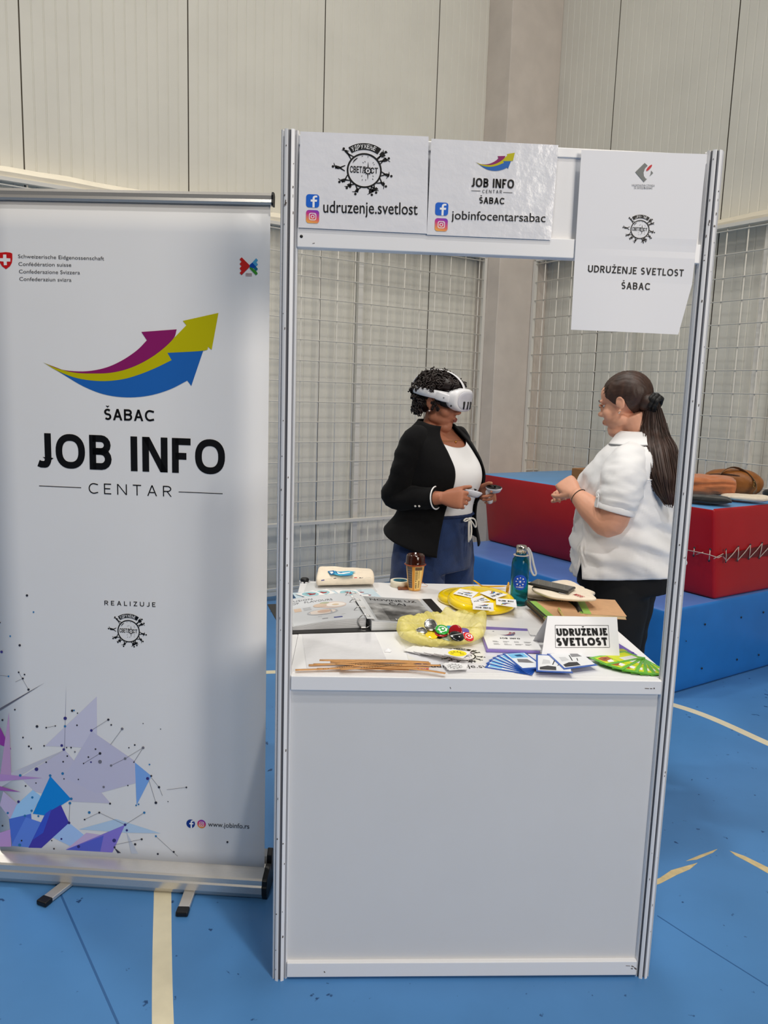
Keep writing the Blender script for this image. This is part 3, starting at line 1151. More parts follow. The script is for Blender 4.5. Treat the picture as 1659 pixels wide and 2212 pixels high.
FW = .850
g = G()
n = 24
vs = []
for j in range(n + 1):
    z = .04 + (2.068 - .04) * j / n
    for i in range(9):
        s = -.006 - FW * i / 8
        vs.append(bp3(s, z, -.045 * (1 - j / n) ** 3 * 0 + .0))
fs = [(j * 9 + i, j * 9 + i + 1, (j + 1) * 9 + i + 1, (j + 1) * 9 + i) for j in range(n) for i in range(8)]
g.add(vs, fs, smooth=True)
fab = obj('banner_fabric', g, M_VINYL, ban, solid=.0006, offset=0)
# clamp bar on top
prof = [(-.010, 2.060), (.010, 2.060), (.012, 2.066), (.010, 2.074), (.011, 2.084), (.006, 2.092), (-.006, 2.092), (-.012, 2.086)]
g = G()
g.rings([[bp3(s, z, o) for o, z in prof] for s in (.000, -.862)], smooth=False)
top = obj('top_bar', g, M_ALU, ban)
g = G()
g.rings([[bp3(s, z + (z - 2.076) * .12, o * 1.2) for o, z in prof] for s in (.004, -.001)], smooth=False)
obj('end_cap', g, M_BLACK, top)
# cassette base
prof = [(.062, .004), (.072, .022), (.074, .045), (.070, .050), (.068, .064), (.062, .068), (.036, .076), (.020, .082), (.006, .083), (.003, .06), (-.003, .06), (-.006, .100), (-.02, .118), (-.028, .112), (-.060, .05), (-.062, .004)]
g = G()
g.rings([[bp3(s, z, o - .022) for o, z in prof] for s in (-.004, -.875)], smooth=False)
base = obj('cassette_base', g, M_ALU, ban)
g = G()
g.rings([[bp3(s, max(.0, .055 + (z - .055) * 1.06), (o - .022) * 1.04) for o, z in prof] for s in (.012, -.004)], smooth=False)
obj('end_cap', g, M_BLACK, base, bevel=.002)
# two swing-out feet
for (a, b, tip) in (((-1.16, .45), (-1.235, .285), .03), ((-.80, .42), (-.806, .235), .03)):
    a, b = np.array((*a, .012)), np.array((*b, .009))
    d = (b - a) / np.linalg.norm(b - a)
    g = G()
    g.bar(a, b - d * tip, .034, .012)
    ft = obj('swing_foot', g, M_ALU, ban, bevel=.002)
    g = G()
    g.bar(b - d * tip, b, .037, .016)
    tag(obj('foot_tip', g, M_BLACK, ft, bevel=.004), 'black plastic tip')
# upright pole at the back
g = G()
g.tube([bp3(-.43, .05, -.06), bp3(-.43, 2.075, -.02)], .008, 10)
obj('support_pole', g, M_ALU, ban)

# ---------------- printed artwork
pb = Plane(BB + BN * .0008, BN)
g = G()
Z7 = lambda x, y: (x / 2.676, 380 + y / 2.676)
Z8 = lambda x, y: (x / 2.676, 900 + y / 2.676)
Z1 = lambda x, y: (x / 2.676, 1440 + y / 2.676)
for k, c, e in (('p', PURP, .0008), ('y', YELL, .0006), ('b', BLUE, .0004)):
    poly_px(g, pb, [Z7(*q) for q in ARROWS[k]], c, e)
obj('arrow_logo', g, PRINT, fab, recalc=False)
g = G()
GRY = srgb(70, 70, 74)
caps_px(g, pb, 'ŠABAC', (225.5, 907), (333, 910.5), 24.5, BLK, .175, .12)
obj('headline', g, PRINT, fab, recalc=False)
g = G()
caps_px(g, pb, 'JOB INFO', (79, 1009.5), (486, 1025.5), 75, BLK, .195, .12)
obj('headline', g, PRINT, fab, recalc=False)
g = G()
caps_px(g, pb, 'CENTAR', (192, 1066), (371, 1073), 23, BLK, .10, .42)
line_px(g, pb, (84.5, 1049.5), (175.5, 1053.5), 1.5, BLK)
line_px(g, pb, (386, 1062.5), (481, 1066.5), 1.5, BLK)
obj('lettering', g, PRINT, fab, recalc=False)
g = G()
caps_px(g, pb, 'REALIZUJE', (226, 1307), (336, 1311), 9.8, BLK, .16, .42)
obj('lettering', g, PRINT, fab, recalc=False)
g = G()
Z2 = lambda x, y: (x / 6.9125, 520 + y / 6.9125)
for s, a, b in (('Schweizerische Eidgenossenschaft', (272, 258), (1556, 292)), ('Confédération suisse', (278, 374), (1066, 388)),
                ('Confederazione Svizzera', (285, 486), (1196, 502)), ('Confederaziun svizra', (291, 597), (1068, 612))):
    text_px(g, pb, s, Z2(*a), Z2(*b), 8.3, GRY, 0, cap=.72)
obj('lettering', g, PRINT, fab, recalc=False)
g = G()
text_px(g, pb, 'www.jobinfo.rs', (449.5, 1785), (538.5, 1790), 10.5, GRY, .006, cap=.72)
obj('lettering', g, PRINT, fab, recalc=False)
g = G()
poly_px(g, pb, [Z2(*q) for q in ((-30, 185), (0, 178), (85, 170), (150, 176), (184, 190), (186, 270), (178, 330), (150, 380), (90, 425), (30, 380), (0, 330), (-22, 250))], srgb(200, 28, 32))
poly_px(g, pb, [Z2(*q) for q in ((48, 207), (96, 207), (98, 262), (157, 265), (157, 312), (102, 312), (106, 366), (60, 366), (56, 312), (0, 306), (0, 262), (48, 262))], WHT, .0008)
obj('shield_emblem', g, PRINT, fab, recalc=False)
g = G()
Z3 = lambda x, y: (490 + x / 15.08, 530 + y / 15.08)
RED, CYAN, NAVY, TEAL, GREEN = srgb(205, 38, 36), srgb(80, 165, 210), srgb(10, 75, 170), srgb(20, 110, 140), srgb(60, 145, 45)
poly_px(g, pb, [Z3(*q) for q in ((485, 390), (745, 650), (745, 700), (480, 965), (415, 900), (480, 830), (415, 750), (480, 680), (415, 605), (480, 530), (415, 455))], RED)
poly_px(g, pb, [Z3(*q) for q in ((740, 640), (830, 560), (950, 690), (870, 745), (745, 720))], NAVY)
poly_px(g, pb, [Z3(*q) for q in ((830, 560), (955, 420), (1015, 485), (960, 550), (1015, 625), (950, 690))], CYAN)
poly_px(g, pb, [Z3(*q) for q in ((870, 745), (950, 690), (1015, 770), (955, 835))], TEAL)
poly_px(g, pb, [Z3(*q) for q in ((745, 720), (800, 720), (955, 835), (1010, 915), (950, 970), (740, 745))], GREEN, .0006)
text_px(g, pb, 'СВЕТЛОСТ', Z3(612, 940), Z3(822, 945), 2.2, RED, 0) if False else None
for yy in (915, 950, 990):
    line_px(g, pb, Z3(612, yy), Z3(820, yy + 4), 1.0, srgb(170, 120, 115))
obj('ribbon_logo', g, PRINT, fab, recalc=False)
g = G()
crowd_logo(g, px_frame(pb, (278, 1363.5), 23))
obj('round_emblem', g, PRINT, fab, recalc=False)
g = G()
icon_f(g, px_frame(pb, (412, 1779.3), 9.3), 1, rnd=.5)
obj('social_icon', g, PRINT, fab, recalc=False)
g = G()
icon_cam(g, px_frame(pb, (435.5, 1780), 9.3), 1, rnd=.5)
obj('social_icon', g, PRINT, fab, recalc=False)
# shards and network of dots along the lower part
g = G()
K = 226 / 168.0                                    # fabric white as against the photograph's grey there
tone = lambda r, gg, b: srgb(min(255, r * K), min(255, gg * K), min(255, b * K))
SH = [((260, 458), (560, 172), (562, 470), 158, 157, 172), ((375, 480), (120, 628), (0, 700), (0, 640), 150, 150, 160), ((375, 480), (118, 640), (200, 720), (420, 780), (640, 790), 152, 150, 166),
      ((530, 372), (780, 545), (800, 668), (560, 735), (370, 640), 150, 149, 167), ((780, 553), (876, 632), (790, 800), 95, 130, 178),
      ((455, 940), (672, 880), (930, 963), (740, 960), 140, 160, 180), ((300, 985), (400, 902), (520, 1000), (450, 1058), 130, 155, 190), ((500, 960), (640, 980), (380, 1058), 155, 140, 170),
      ((46, 845), (190, 712), (240, 750), (180, 850), (60, 880), 125, 160, 190), ((52, 880), (180, 850), (190, 960), (70, 1035), 62, 90, 165), ((0, 960), (60, 940), (66, 1040), (0, 1040), 150, 120, 165),
      ((66, 1035), (150, 870), (240, 900), (170, 1045), 75, 105, 175), ((291, 632), (412, 765), (262, 860), (190, 850), 18, 105, 168), ((262, 850), (352, 798), (400, 902), (240, 1048), (165, 1046), 55, 50, 135),
      ((262, 850), (300, 820), (250, 960), (190, 1000), 48, 70, 160), ((380, 1058), (724, 913), (650, 1074), 105, 95, 165), ((380, 1058), (600, 975), (580, 1068), 70, 80, 160),
      ((730, 950), (800, 1080), (760, 1080), 150, 155, 165), ((660, 1044), (700, 1076), (680, 1078), 45, 45, 60),
      ((0, 348), (66, 478), (0, 450), 110, 45, 120), ((52, 265), (66, 640), (0, 640), 145, 118, 150), ((0, 620), (245, 643), (0, 662), 140, 110, 155), ((0, 690), (120, 724), (0, 715), 120, 70, 130),
      ((0, 240), (260, 92), (0, 255), 75, 75, 85), ((384, 90), (376, 480), (372, 480), 120, 120, 135), ((20, 720), (100, 790), (60, 880), (0, 800), 150, 140, 165)]
for i, s in enumerate(SH):
    poly_px(g, pb, [Z1(*q) for q in s[:-3]], tone(*s[-3:]), .0003 + .00003 * i)
DK, IN, BL, GY = srgb(52, 52, 62), srgb(62, 58, 130), srgb(50, 125, 180), srgb(120, 120, 132)
DOTS = [(109, 32, 5), (143, 45, 5), (133, 68, 6), (166, 132, 7), (87, 248, 5), (15, 308, 6), (215, 345, 8), (268, 352, 5), (321, 342, 4), (134, 409, 5), (168, 460, 6), (181, 473, 5),
        (256, 457, 5), (418, 254, 7), (449, 268, 4), (446, 338, 5), (627, 306, 7), (644, 336, 5), (386, 467, 4), (412, 467, 5), (553, 476, 5), (512, 522, 5), (579, 501, 8), (484, 559, 4),
        (390, 516, 5), (366, 549, 5), (268, 552, 5), (371, 648, 4), (454, 651, 4), (149, 689, 5), (209, 672, 4), (780, 452, 5), (746, 468, 4), (775, 551, 4), (875, 631, 6), (740, 686, 4),
        (920, 696, 7), (1078, 697, 5), (902, 786, 8), (575, 843, 6), (637, 791, 6), (490, 883, 5), (820, 997, 6), (782, 1026, 7), (913, 1082, 6), (1005, 1070, 6), (1315, 1013, 6),
        (663, 1043, 6), (15, 919, 5), (126, 1005, 5), (313, 1052, 5), (300, 1005, 4), (972, 779, 3), (828, 328, 3), (929, 360, 3), (157, -412, 7), (115, -124, 7), (0, -255, 5)]
DI = [(378, 298, 10), (529, 368, 8), (358, 455, 8), (370, 478, 8), (527, 551, 5), (212, 592, 11), (854, 646, 9), (734, 945, 7), (661, 1004, 11), (455, 1039, 9), (356, 995, 6), (400, 902, 8), (10, -86, 8), (724, 913, 8), (108, 780, 8)]
DB = [(429, 252, 5), (377, 344, 7), (118, 628, 8), (291, 629, 8), (363, 617, 8), (865, 565, 5), (788, 801, 5), (802, 795, 5), (835, 843, 7), (517, 842, 8), (902, 979, 6), (405, 788, 8), (413, 763, 8),
      (188, 755, 7), (46, 845, 7), (184, 832, 7), (145, 861, 7), (223, 863, 6), (115, 1030, 9), (195, -316, 5), (60, -177, 5), (50, 55, 5)]
DG = [(707, 359, 8), (434, 492, 5), (579, 549, 11), (828, 468, 8), (724, 531, 8), (643, 571, 7), (600, 695, 7)]
for lst, c in ((DOTS, DK), (DI, IN), (DB, BL), (DG, GY)):
    for x, y, r in lst:
        dot_px(g, pb, Z1(x, y), r / 2.676, c, .0012, 10)
for a, b in (((109, 32), (166, 132)), ((0, 50), (50, 55)), ((90, 88), (133, 68)), ((268, 352), (321, 342)), ((529, 368), (627, 306)), ((643, 571), (724, 531)), ((724, 531), (828, 468)),
             ((775, 551), (828, 468)), ((820, 997), (661, 1030)), ((575, 843), (490, 883)), ((724, 913), (835, 843)), ((875, 640), (920, 696)), ((860, 650), (902, 786)), ((965, 711), (1078, 697)),
             ((902, 979), (1028, 1095)), ((405, 788), (400, 902)), ((579, 501), (484, 559)), ((920, 696), (940, 745)), ((707, 359), (640, 450)), ((575, 843), (724, 913))):
    line_px(g, pb, Z1(*a), Z1(*b), .7, srgb(120, 120, 130), .0011)
obj('shard_pattern', g, PRINT, fab, recalc=False)
# ================================================================== gym mats by the right wall and the things lying on them
M_RED = mat('red_vinyl', srgb(176, 18, 28), rough=0.36, spec=0.45, noise=0.06, scale=5, bump=0.05, bscale=9)
M_BLUE = mat('blue_vinyl', srgb(38, 118, 196), rough=0.38, spec=0.4, noise=0.07, scale=5, bump=0.05, bscale=8)
M_LBLUE = mat('light_blue_vinyl', srgb(96, 152, 205), rough=0.4, spec=0.4, noise=0.05, scale=6)
M_CORD = mat('grey_lacing_cord', srgb(190, 172, 162), rough=0.8)
M_EYE = mat('dark_eyelet', srgb(26, 30, 40), rough=0.5)


def soft_block(name, l0, l1, n0, n1, z0, z1, mats, parent, bulge=(0, 0, 0, 0), lean=0.0, cuts=14, matf=None):
    """upholstered block between wall coordinates; bulge = outward swell of the four sides and lean of the top"""
    g = G()
    nl, nn, nz = cuts, cuts, 8

    def P(u, v, w):
        s = math.sin(PI * w)
        l = l0 + (l1 - l0) * u + (-bulge[0] * s * math.sin(PI * min(max(v, .0), 1)) * (1 - u) + bulge[1] * s * u) - lean * w * (1 - u)
        n = n0 + (n1 - n0) * v - bulge[2] * s * (1 - v) * math.sin(PI * min(max(u, 0), 1))
        z = z0 + (z1 - z0) * w + bulge[3] * w * math.sin(PI * u) * math.sin(PI * v)
        return wp(l, n, z)
    def face(f, a, b, m):
        vs = [f(i / a, j / b) for j in range(b + 1) for i in range(a + 1)]
        g.add(vs, [(j * (a + 1) + i, j * (a + 1) + i + 1, (j + 1) * (a + 1) + i + 1, (j + 1) * (a + 1) + i) for j in range(b) for i in range(a)], m, True)
    face(lambda u, v: P(u, v, 1), nl, nn, 1)
    face(lambda u, v: P(u, v, 0), nl, nn, 0)
    face(lambda u, v: P(u, 0, v), nl, nz, 0)
    face(lambda u, v: P(u, 1, v), nl, nz, 0)
    face(lambda u, v: P(0, u, v), nn, nz, 0)
    face(lambda u, v: P(1, u, v), nn, nz, 0)
    o = obj(name, g, mats, parent, recalc=False)
    bm = bmesh.new()
    bm.from_mesh(o.data)
    bmesh.ops.remove_doubles(bm, verts=bm.verts, dist=.0004)
    bmesh.ops.recalc_face_normals(bm, faces=bm.faces)
    bm.to_mesh(o.data)
    bm.free()
    md = o.modifiers.new('bevel', 'BEVEL')
    md.width, md.segments, md.limit_method, md.angle_limit = .016, 3, 'ANGLE', math.radians(50)
    return o


ZB, ZR = .482, 1.002
c = wp(1.6, -1.85)
t = thing('gym_mat', 'large blue foam gym mat lying on the floor under the red mat', 'gym mat', (c[0], c[1], 0))
soft_block('mat_body', .94, 2.245, -2.818, -.86, 0.002, ZB, [M_BLUE, mat('blue_violet_vinyl', srgb(84, 122, 192), rough=.4, spec=.4, noise=.05, scale=6)], t, (.02, 0, .012, 0))
g = G()
for q in ((1521, 1348), (1599, 1333), (1647, 1322), (1514, 1443), (1590, 1424), (1637, 1414), (1480, 1384)):
    p = onpl(*q, wp(0, -2.822), NV)
    r = .006 if q[0] != 1480 else .003
    g = G()
    g.lathe([(0, .004), (r * .6, .004), (r, .002), (r, 0)], p - NV * .006, 12, ax=(LV, np.array((0, 0, 1.)), -NV))
    obj('vent_hole', g, M_EYE, t)

c = wp(1.8, -1.85)
t = thing('gym_mat', 'red foam gym mat with blue top, stacked on the blue mat by the wall', 'gym mat', (c[0], c[1], ZB))
soft_block('mat_body', 1.385, 2.245, -2.795, -.87, ZB + .001, ZR, [M_RED, M_LBLUE], t, (.05, 0, .02, .02), lean=.085)
# laced slit along the front half
side = lambda n, z, o=.0: wp(1.385 - .085 * (z - ZB) / .52 - .05 * math.sin(PI * (z - ZB) / .52) * math.sin(PI * (n + 2.795) / 1.925) - o, n, z)
frnt = lambda l, z, o=.0: wp(l, -2.795 - .02 * math.sin(PI * (z - ZB) / .52) * math.sin(PI * min(1, max(0, (l - 1.385) / .86))) - o, z)
FL = lambda x, y: onpl(x, y, frnt(1.8, .74), NV)
g, eyes = G(), []
Z9 = lambda x, y: (1380 + x / 3.95, 960 + y / 3.95)
up_, dn_ = [(738, 897), (845, 873), (947, 856), (1047, 842), (1140, 828), (1230, 815), (1320, 800)], [(736, 1000), (836, 990), (934, 972), (1022, 966), (1110, 955), (1200, 942), (1290, 930)]
U = [FL(*Z9(*q)) - NV * .004 for q in up_]
D = [FL(*Z9(*q)) - NV * .004 for q in dn_]
for i in range(len(U)):
    g.tube([U[i], (U[i] + D[i]) / 2 - NV * .002, D[i]], .0028, 6)
    if i + 1 < len(U):
        g.tube([D[i], (D[i] + U[i + 1]) / 2 - NV * .003, U[i + 1]], .0028, 6)
for p in U + D:
    eyes.append((p, LV, NV))
SD = lambda x, y: onpl(x, y, side(-2.6, .74), LV)
for a, b in (((485, 882), (478, 946)), ((620, 895), (610, 990))):
    a, b = SD(*Z9(*a)) - LV * .012, SD(*Z9(*b)) - LV * .012
    g.tube([a, b], .0028, 6)
    for p in (a, b):
        eyes.append((p, NV, LV))
pts = [SD(*Z9(*q)) - LV * .014 for q in ((415, 898), (520, 918), (615, 940), (690, 966))] + [frnt(1.40, .735, .012), FL(*Z9(736, 985)) - NV * .006]
g.tube(pts, .0026, 6)
a = [SD(*Z9(*q)) - LV * .012 for q in ((500, 938), (560, 918))]
g.tube(a, .0024, 6)
g.tube([SD(*Z9(650, 975)) - LV * .012, FL(*Z9(712, 930)) - NV * .006], .0024, 6)
obj('lacing_cord', g, M_CORD, t)
for p, ex_, en_ in eyes:
    ey = G()
    ey.lathe([(0, .002), (.005, .002), (.0075, 0)], p, 10, ax=(ex_, np.array((0, 0, 1.)), -en_))
    obj('eyelet', ey, M_EYE, t)
# the open slit between the two rows of eyelets
g = G()
top = [FL(*Z9(x, y)) - NV * .0022 for x, y in ((700, 940), (790, 925), (940, 888), (1102, 850), (1320, 815))]
bot = [FL(*Z9(x, y)) - NV * .0022 for x, y in ((700, 950), (790, 968), (940, 966), (1102, 950), (1320, 925))]
g.rings([top, bot], closed=False, caps=(False, False))
tag(obj('seam_slit', g, mat('dark_red_vinyl', srgb(98, 12, 18), rough=.45), t), 'darker red open slit')

# ------------------------------------------------------------------ soft things on the mat
from mathutils import noise as mnoise


def cloth_blob(name, c, size, rot, m, label, cat, seed=0, amp=.12, freq=3.0, flat=.35, fold=0.0, res=40, pw=3.0, bump_amp=0.0, parent=None):
    """crumpled soft thing: a rounded slab with folds; c = centre of its underside"""
    rs = []
    nu, nv = res * 2, res
    ca, sa = math.cos(rot), math.sin(rot)
    vs, fs = [], []
    for j in range(nv + 1):
        ph = -PI / 2 + PI * j / nv
        for i in range(nu):
            th = 2 * PI * i / nu
            cx_, sx_ = math.cos(th), math.sin(th)
            cp, sp_ = math.cos(ph), math.sin(ph)
            e_ = 2 / pw
            f = lambda q, k=e_: math.copysign(abs(q) ** k, q)
            x, y, z = f(cp) * f(cx_), f(cp) * f(sx_), f(sp_, 2 / 2.2)
            v = Vector((x * freq * size[0] * 3 + seed * 3.1, y * freq * size[1] * 3 + seed, z * freq * size[2] * 3))
            d = mnoise.fractal(v, 1.0, 2.0, 4) * amp
            rid = math.sin((y * 2.2 + .6 * x + mnoise.noise(v * .5) * 1.2) * fold) * .10 if fold else 0
            k = 1 + d + rid * (z > -.3)
            X, Y, Z = x * size[0] * k, y * size[1] * k, z * size[2] * (1 + d * 1.6 + rid * 1.5)
            Z = max(Z, -size[2] * .92)
            vs.append((c[0] + X * ca - Y * sa, c[1] + X * sa + Y * ca, c[2] + Z + size[2] * .92))
    for j in range(nv):
        for i in range(nu):
            fs.append((j * nu + i, j * nu + (i + 1) % nu, (j + 1) * nu + (i + 1) % nu, (j + 1) * nu + i))
    g = G()
    g.add(vs, fs, 0, True)
    o = obj(name, g, m, parent)
    if label:
        tag(o, label, cat)
    return o


M_ORANGE = mat('rust_orange_cloth', srgb(192, 116, 72), rough=0.85, sheen=.3, noise=.08, scale=30, bump=.15, bscale=160)
M_LEATH = mat('brown_leather', srgb(150, 92, 40), rough=0.42, noise=.2, scale=14, bump=.2, bscale=40)
M_STRAP = mat('olive_webbing', srgb(132, 106, 78), rough=0.8, noise=.1, scale=60)
M_CANVAS = mat('natural_canvas', srgb(234, 220, 200), rough=0.9, noise=.05, scale=50, bump=.12, bscale=300)
M_BLKCL = mat('black_cloth', srgb(22, 26, 28), rough=0.8, sheen=.3, noise=.2, scale=40)
MT = ZR + .012
# black folded cloth, canvas bag, rust jacket, brown bag
tag(cloth_blob('folded_cloth', wp(1.43, -2.67, MT), (.12, .085, .020), WA - .9, M_BLKCL, None, None, 3, .12, 3, fold=3), 'black folded cloth lying under the rust orange jacket', 'cloth')


# rust orange jacket, folded into a thick roll with an open end towards the camera
def folded_roll(name, axis_a, axis_b, w, h, m, label, cat, turns=2.2, seed=0):
    a, b = np.array(axis_a), np.array(axis_b)
    d = b - a
    L = np.linalg.norm(d)
    d /= L
    s = np.cross((0, 0, 1.), d)
    up = np.array((0, 0, 1.))
    # spiral-like flattened outline
    prof = []
    for k in range(64):
        a_ = 2 * PI * k / 64
        c_, s_ = math.cos(a_), math.sin(a_)
        prof.append((math.copysign(abs(c_) ** .75, c_), math.copysign(abs(s_) ** .85, s_)))
    rs = []
    n = 26
    for i in range(n + 1):
        u = i / n
        r = []
        for k, (x, z) in enumerate(prof):
            v = Vector((x * 1.3 + seed, z * 1.1, u * 3 * L / .3))
            dd = mnoise.fractal(v, 1, 2, 4) * .16
            crease = -.16 * math.exp(-((z - .1 - .25 * math.sin(u * 4 + seed)) / .12) ** 2) * (abs(x) > .55)
            kk = 1 + dd + crease
            end = .82 + .18 * min(1, 6 * u, 6 * (1 - u))
            r.append(a + d * (L * u + .02 * dd) + s * (x * w * kk) + up * (h + z * h * kk * end))
        rs.append(r)
    g = G()
    g.rings(rs)
    # rolled layers seen at the far end
    for f_, o_ in ((.72, .010), (.42, .016)):
        g.rings([[b + d * o_ * (-1 if q else 1) + s * (x * w * f_) + up * (h + z * h * f_) for x, z in prof] for q in (1, 0)])
    return tag(obj(name, g, m), label, cat)


folded_roll('folded_jacket', wp(1.44, -2.26, MT + .014), wp(1.76, -2.60, MT + .014), .085, .058, M_ORANGE,
            'rust orange folded jacket lying on the red mat, partly behind the booth post', 'jacket', seed=4)
tag(cloth_blob('canvas_bag', wp(1.73, -2.715, MT), (.125, .055, .020), WA - .85, M_CANVAS, None, None, 8, .16, 3, fold=2), 'crumpled natural canvas bag lying on the red mat below the brown bag', 'bag')
cb = wp(1.98, -2.46, MT)
bag = thing('shoulder_bag', 'brown leather shoulder bag with olive strap, lying on the red mat', 'bag', cb)
cloth_blob('bag_body', cb, (.175, .085, .080), WA - .98, M_LEATH, None, None, 12, .05, 2, fold=0, pw=3.0, parent=bag)
bd_ = lambda x, y, z: cb + np.array((math.cos(WA - .98), math.sin(WA - .98), 0)) * x + np.array((-math.sin(WA - .98), math.cos(WA - .98), 0)) * y + np.array((0, 0, z))
g = G()
g.tube([bd_(-.085, -.075, .105), bd_(-.060, -.080, .150), bd_(-.025, -.055, .172), bd_(.02, -.04, .170), bd_(.075, -.05, .145), bd_(.125, -.085, .095), bd_(.140, -.125, .045), bd_(.110, -.165, .028)], .017, 8, flat=.16)
obj('strap', g, M_STRAP, bag, subd=1)
g = G()
g.tube([bd_(-.15, -.05, .115), bd_(-.06, -.075, .128), bd_(.05, -.075, .122), bd_(.145, -.05, .085), bd_(.165, -.03, .05)], .006, 8)
obj('zip_edge', g, mat('dark_brown_edge', srgb(66, 38, 20), rough=.5), bag, subd=1)
g = G()
pc_ = bd_(.120, -.105, .090)
for k in range(3):
    q = pc_ + np.array((0, 0, -.014 * k))
    g.tube([q + .009 * (math.cos(a) * LV + math.sin(a) * np.array((0, 0, 1.))) for a in np.linspace(0, 2 * PI, 10, endpoint=False)], .0016, 6, closed=True)
obj('buckle_ring', g, mat('aged_brass', srgb(180, 150, 90), rough=.35, metal=.9), bag)
tag(cloth_blob('folded_cloth', wp(2.06, -2.70, MT), (.07, .04, .028), WA - .9, M_BLKCL, None, None, 21, .1, 3), 'black cloth at the far right of the red mat', 'cloth')
# cardboard box further back on the mat
g = G()
bc = onpl(1240, 1046, wp(1.65, -1.45), LV)
M_CARD = mat('brown_cardboard', srgb(150, 104, 62), rough=.8, noise=.05, scale=20)
o0 = wp(1.72, -1.62, MT)
g.box((0, 0, 0), (.24, .24, .085), 0, None, (LV, -NV, np.array((0, 0, 1.))), wp(1.42, -1.64, MT + .013))
bx = tag(obj('cardboard_box', g, M_CARD, bevel=.003), 'small brown cardboard box on the red mat behind the person in the white shirt', 'box')
# ================================================================== things on the counter
ZT = 0.8514                                       # counter surface
UPV = np.array((0, 0, 1.0))


def tz(x, y, z=ZT):
    return onz(x, y, z)


def slab(name, pts, z0, th, m, parent=None, bevel=0.0, mats=None):
    """flat sheet or card: outline pts (x, y) between z0 and z0 + th"""
    g = G()
    top = [np.array((p[0], p[1], z0 + th)) for p in pts]
    g.prism(top, (0, 0, 1), th)
    return obj(name, g, mats or m, parent, bevel=bevel)


def quad_frame(q, z):
    """drawing board over the quad q (bottom-left, bottom-right, top-right, top-left); both axes run 0..1"""
    a, b, c, d = [np.array((p[0], p[1], z)) for p in q]
    return Fr(a, b - a, d - a, UPV)


def rect(c, w, h, rot):
    ca, sa = math.cos(rot), math.sin(rot)
    return [(c[0] + x * ca - y * sa, c[1] + x * sa + y * ca) for x, y in ((-w / 2, -h / 2), (w / 2, -h / 2), (w / 2, h / 2), (-w / 2, h / 2))]


def inset(fr_, b):
    return [(b, b), (1 - b, b), (1 - b, 1 - b), (b, 1 - b)]


# ---------------- two laminated A4 sheets lying at the front edge
q = [(-.437, .022), (-.222, .045), (-.252, .343), (-.467, .320)]
tag(slab('laminated_sheet', q, ZT, .0008, M_LAM), 'plain laminated white sheet lying at the left front of the counter under the tan ribbons', 'sheet')
q = [(-.168, .022), (.130, .026), (.127, .237), (-.171, .233)]
s_ = tag(slab('laminated_sheet', q, ZT, .0008, M_LAM), 'laminated sheet with round emblem lying at the front of the counter under the badge bag', 'sheet')
g = G()
fr = quad_frame(q, ZT + .0009)
L_ = np.linalg.norm(fr.ex)
sq = lambda u, v, r: Fr(fr.at(u, v), fr.ex / L_ * r, fr.ey / np.linalg.norm(fr.ey) * r, UPV)
crowd_logo(g, sq(.5, .60, .0385), e=.0002)
fr.text(g, 'udruzenje.svetlost', .185, .92, .15, .125, BLK, .004, e=.0002, cap=.72)
icon_f(g, sq(.105, .28, .0152), 1, e=.0002)
icon_cam(g, sq(.105, .12, .0152), 1, e=.0002)
obj('printed_design', g, PRINT, s_, recalc=False)

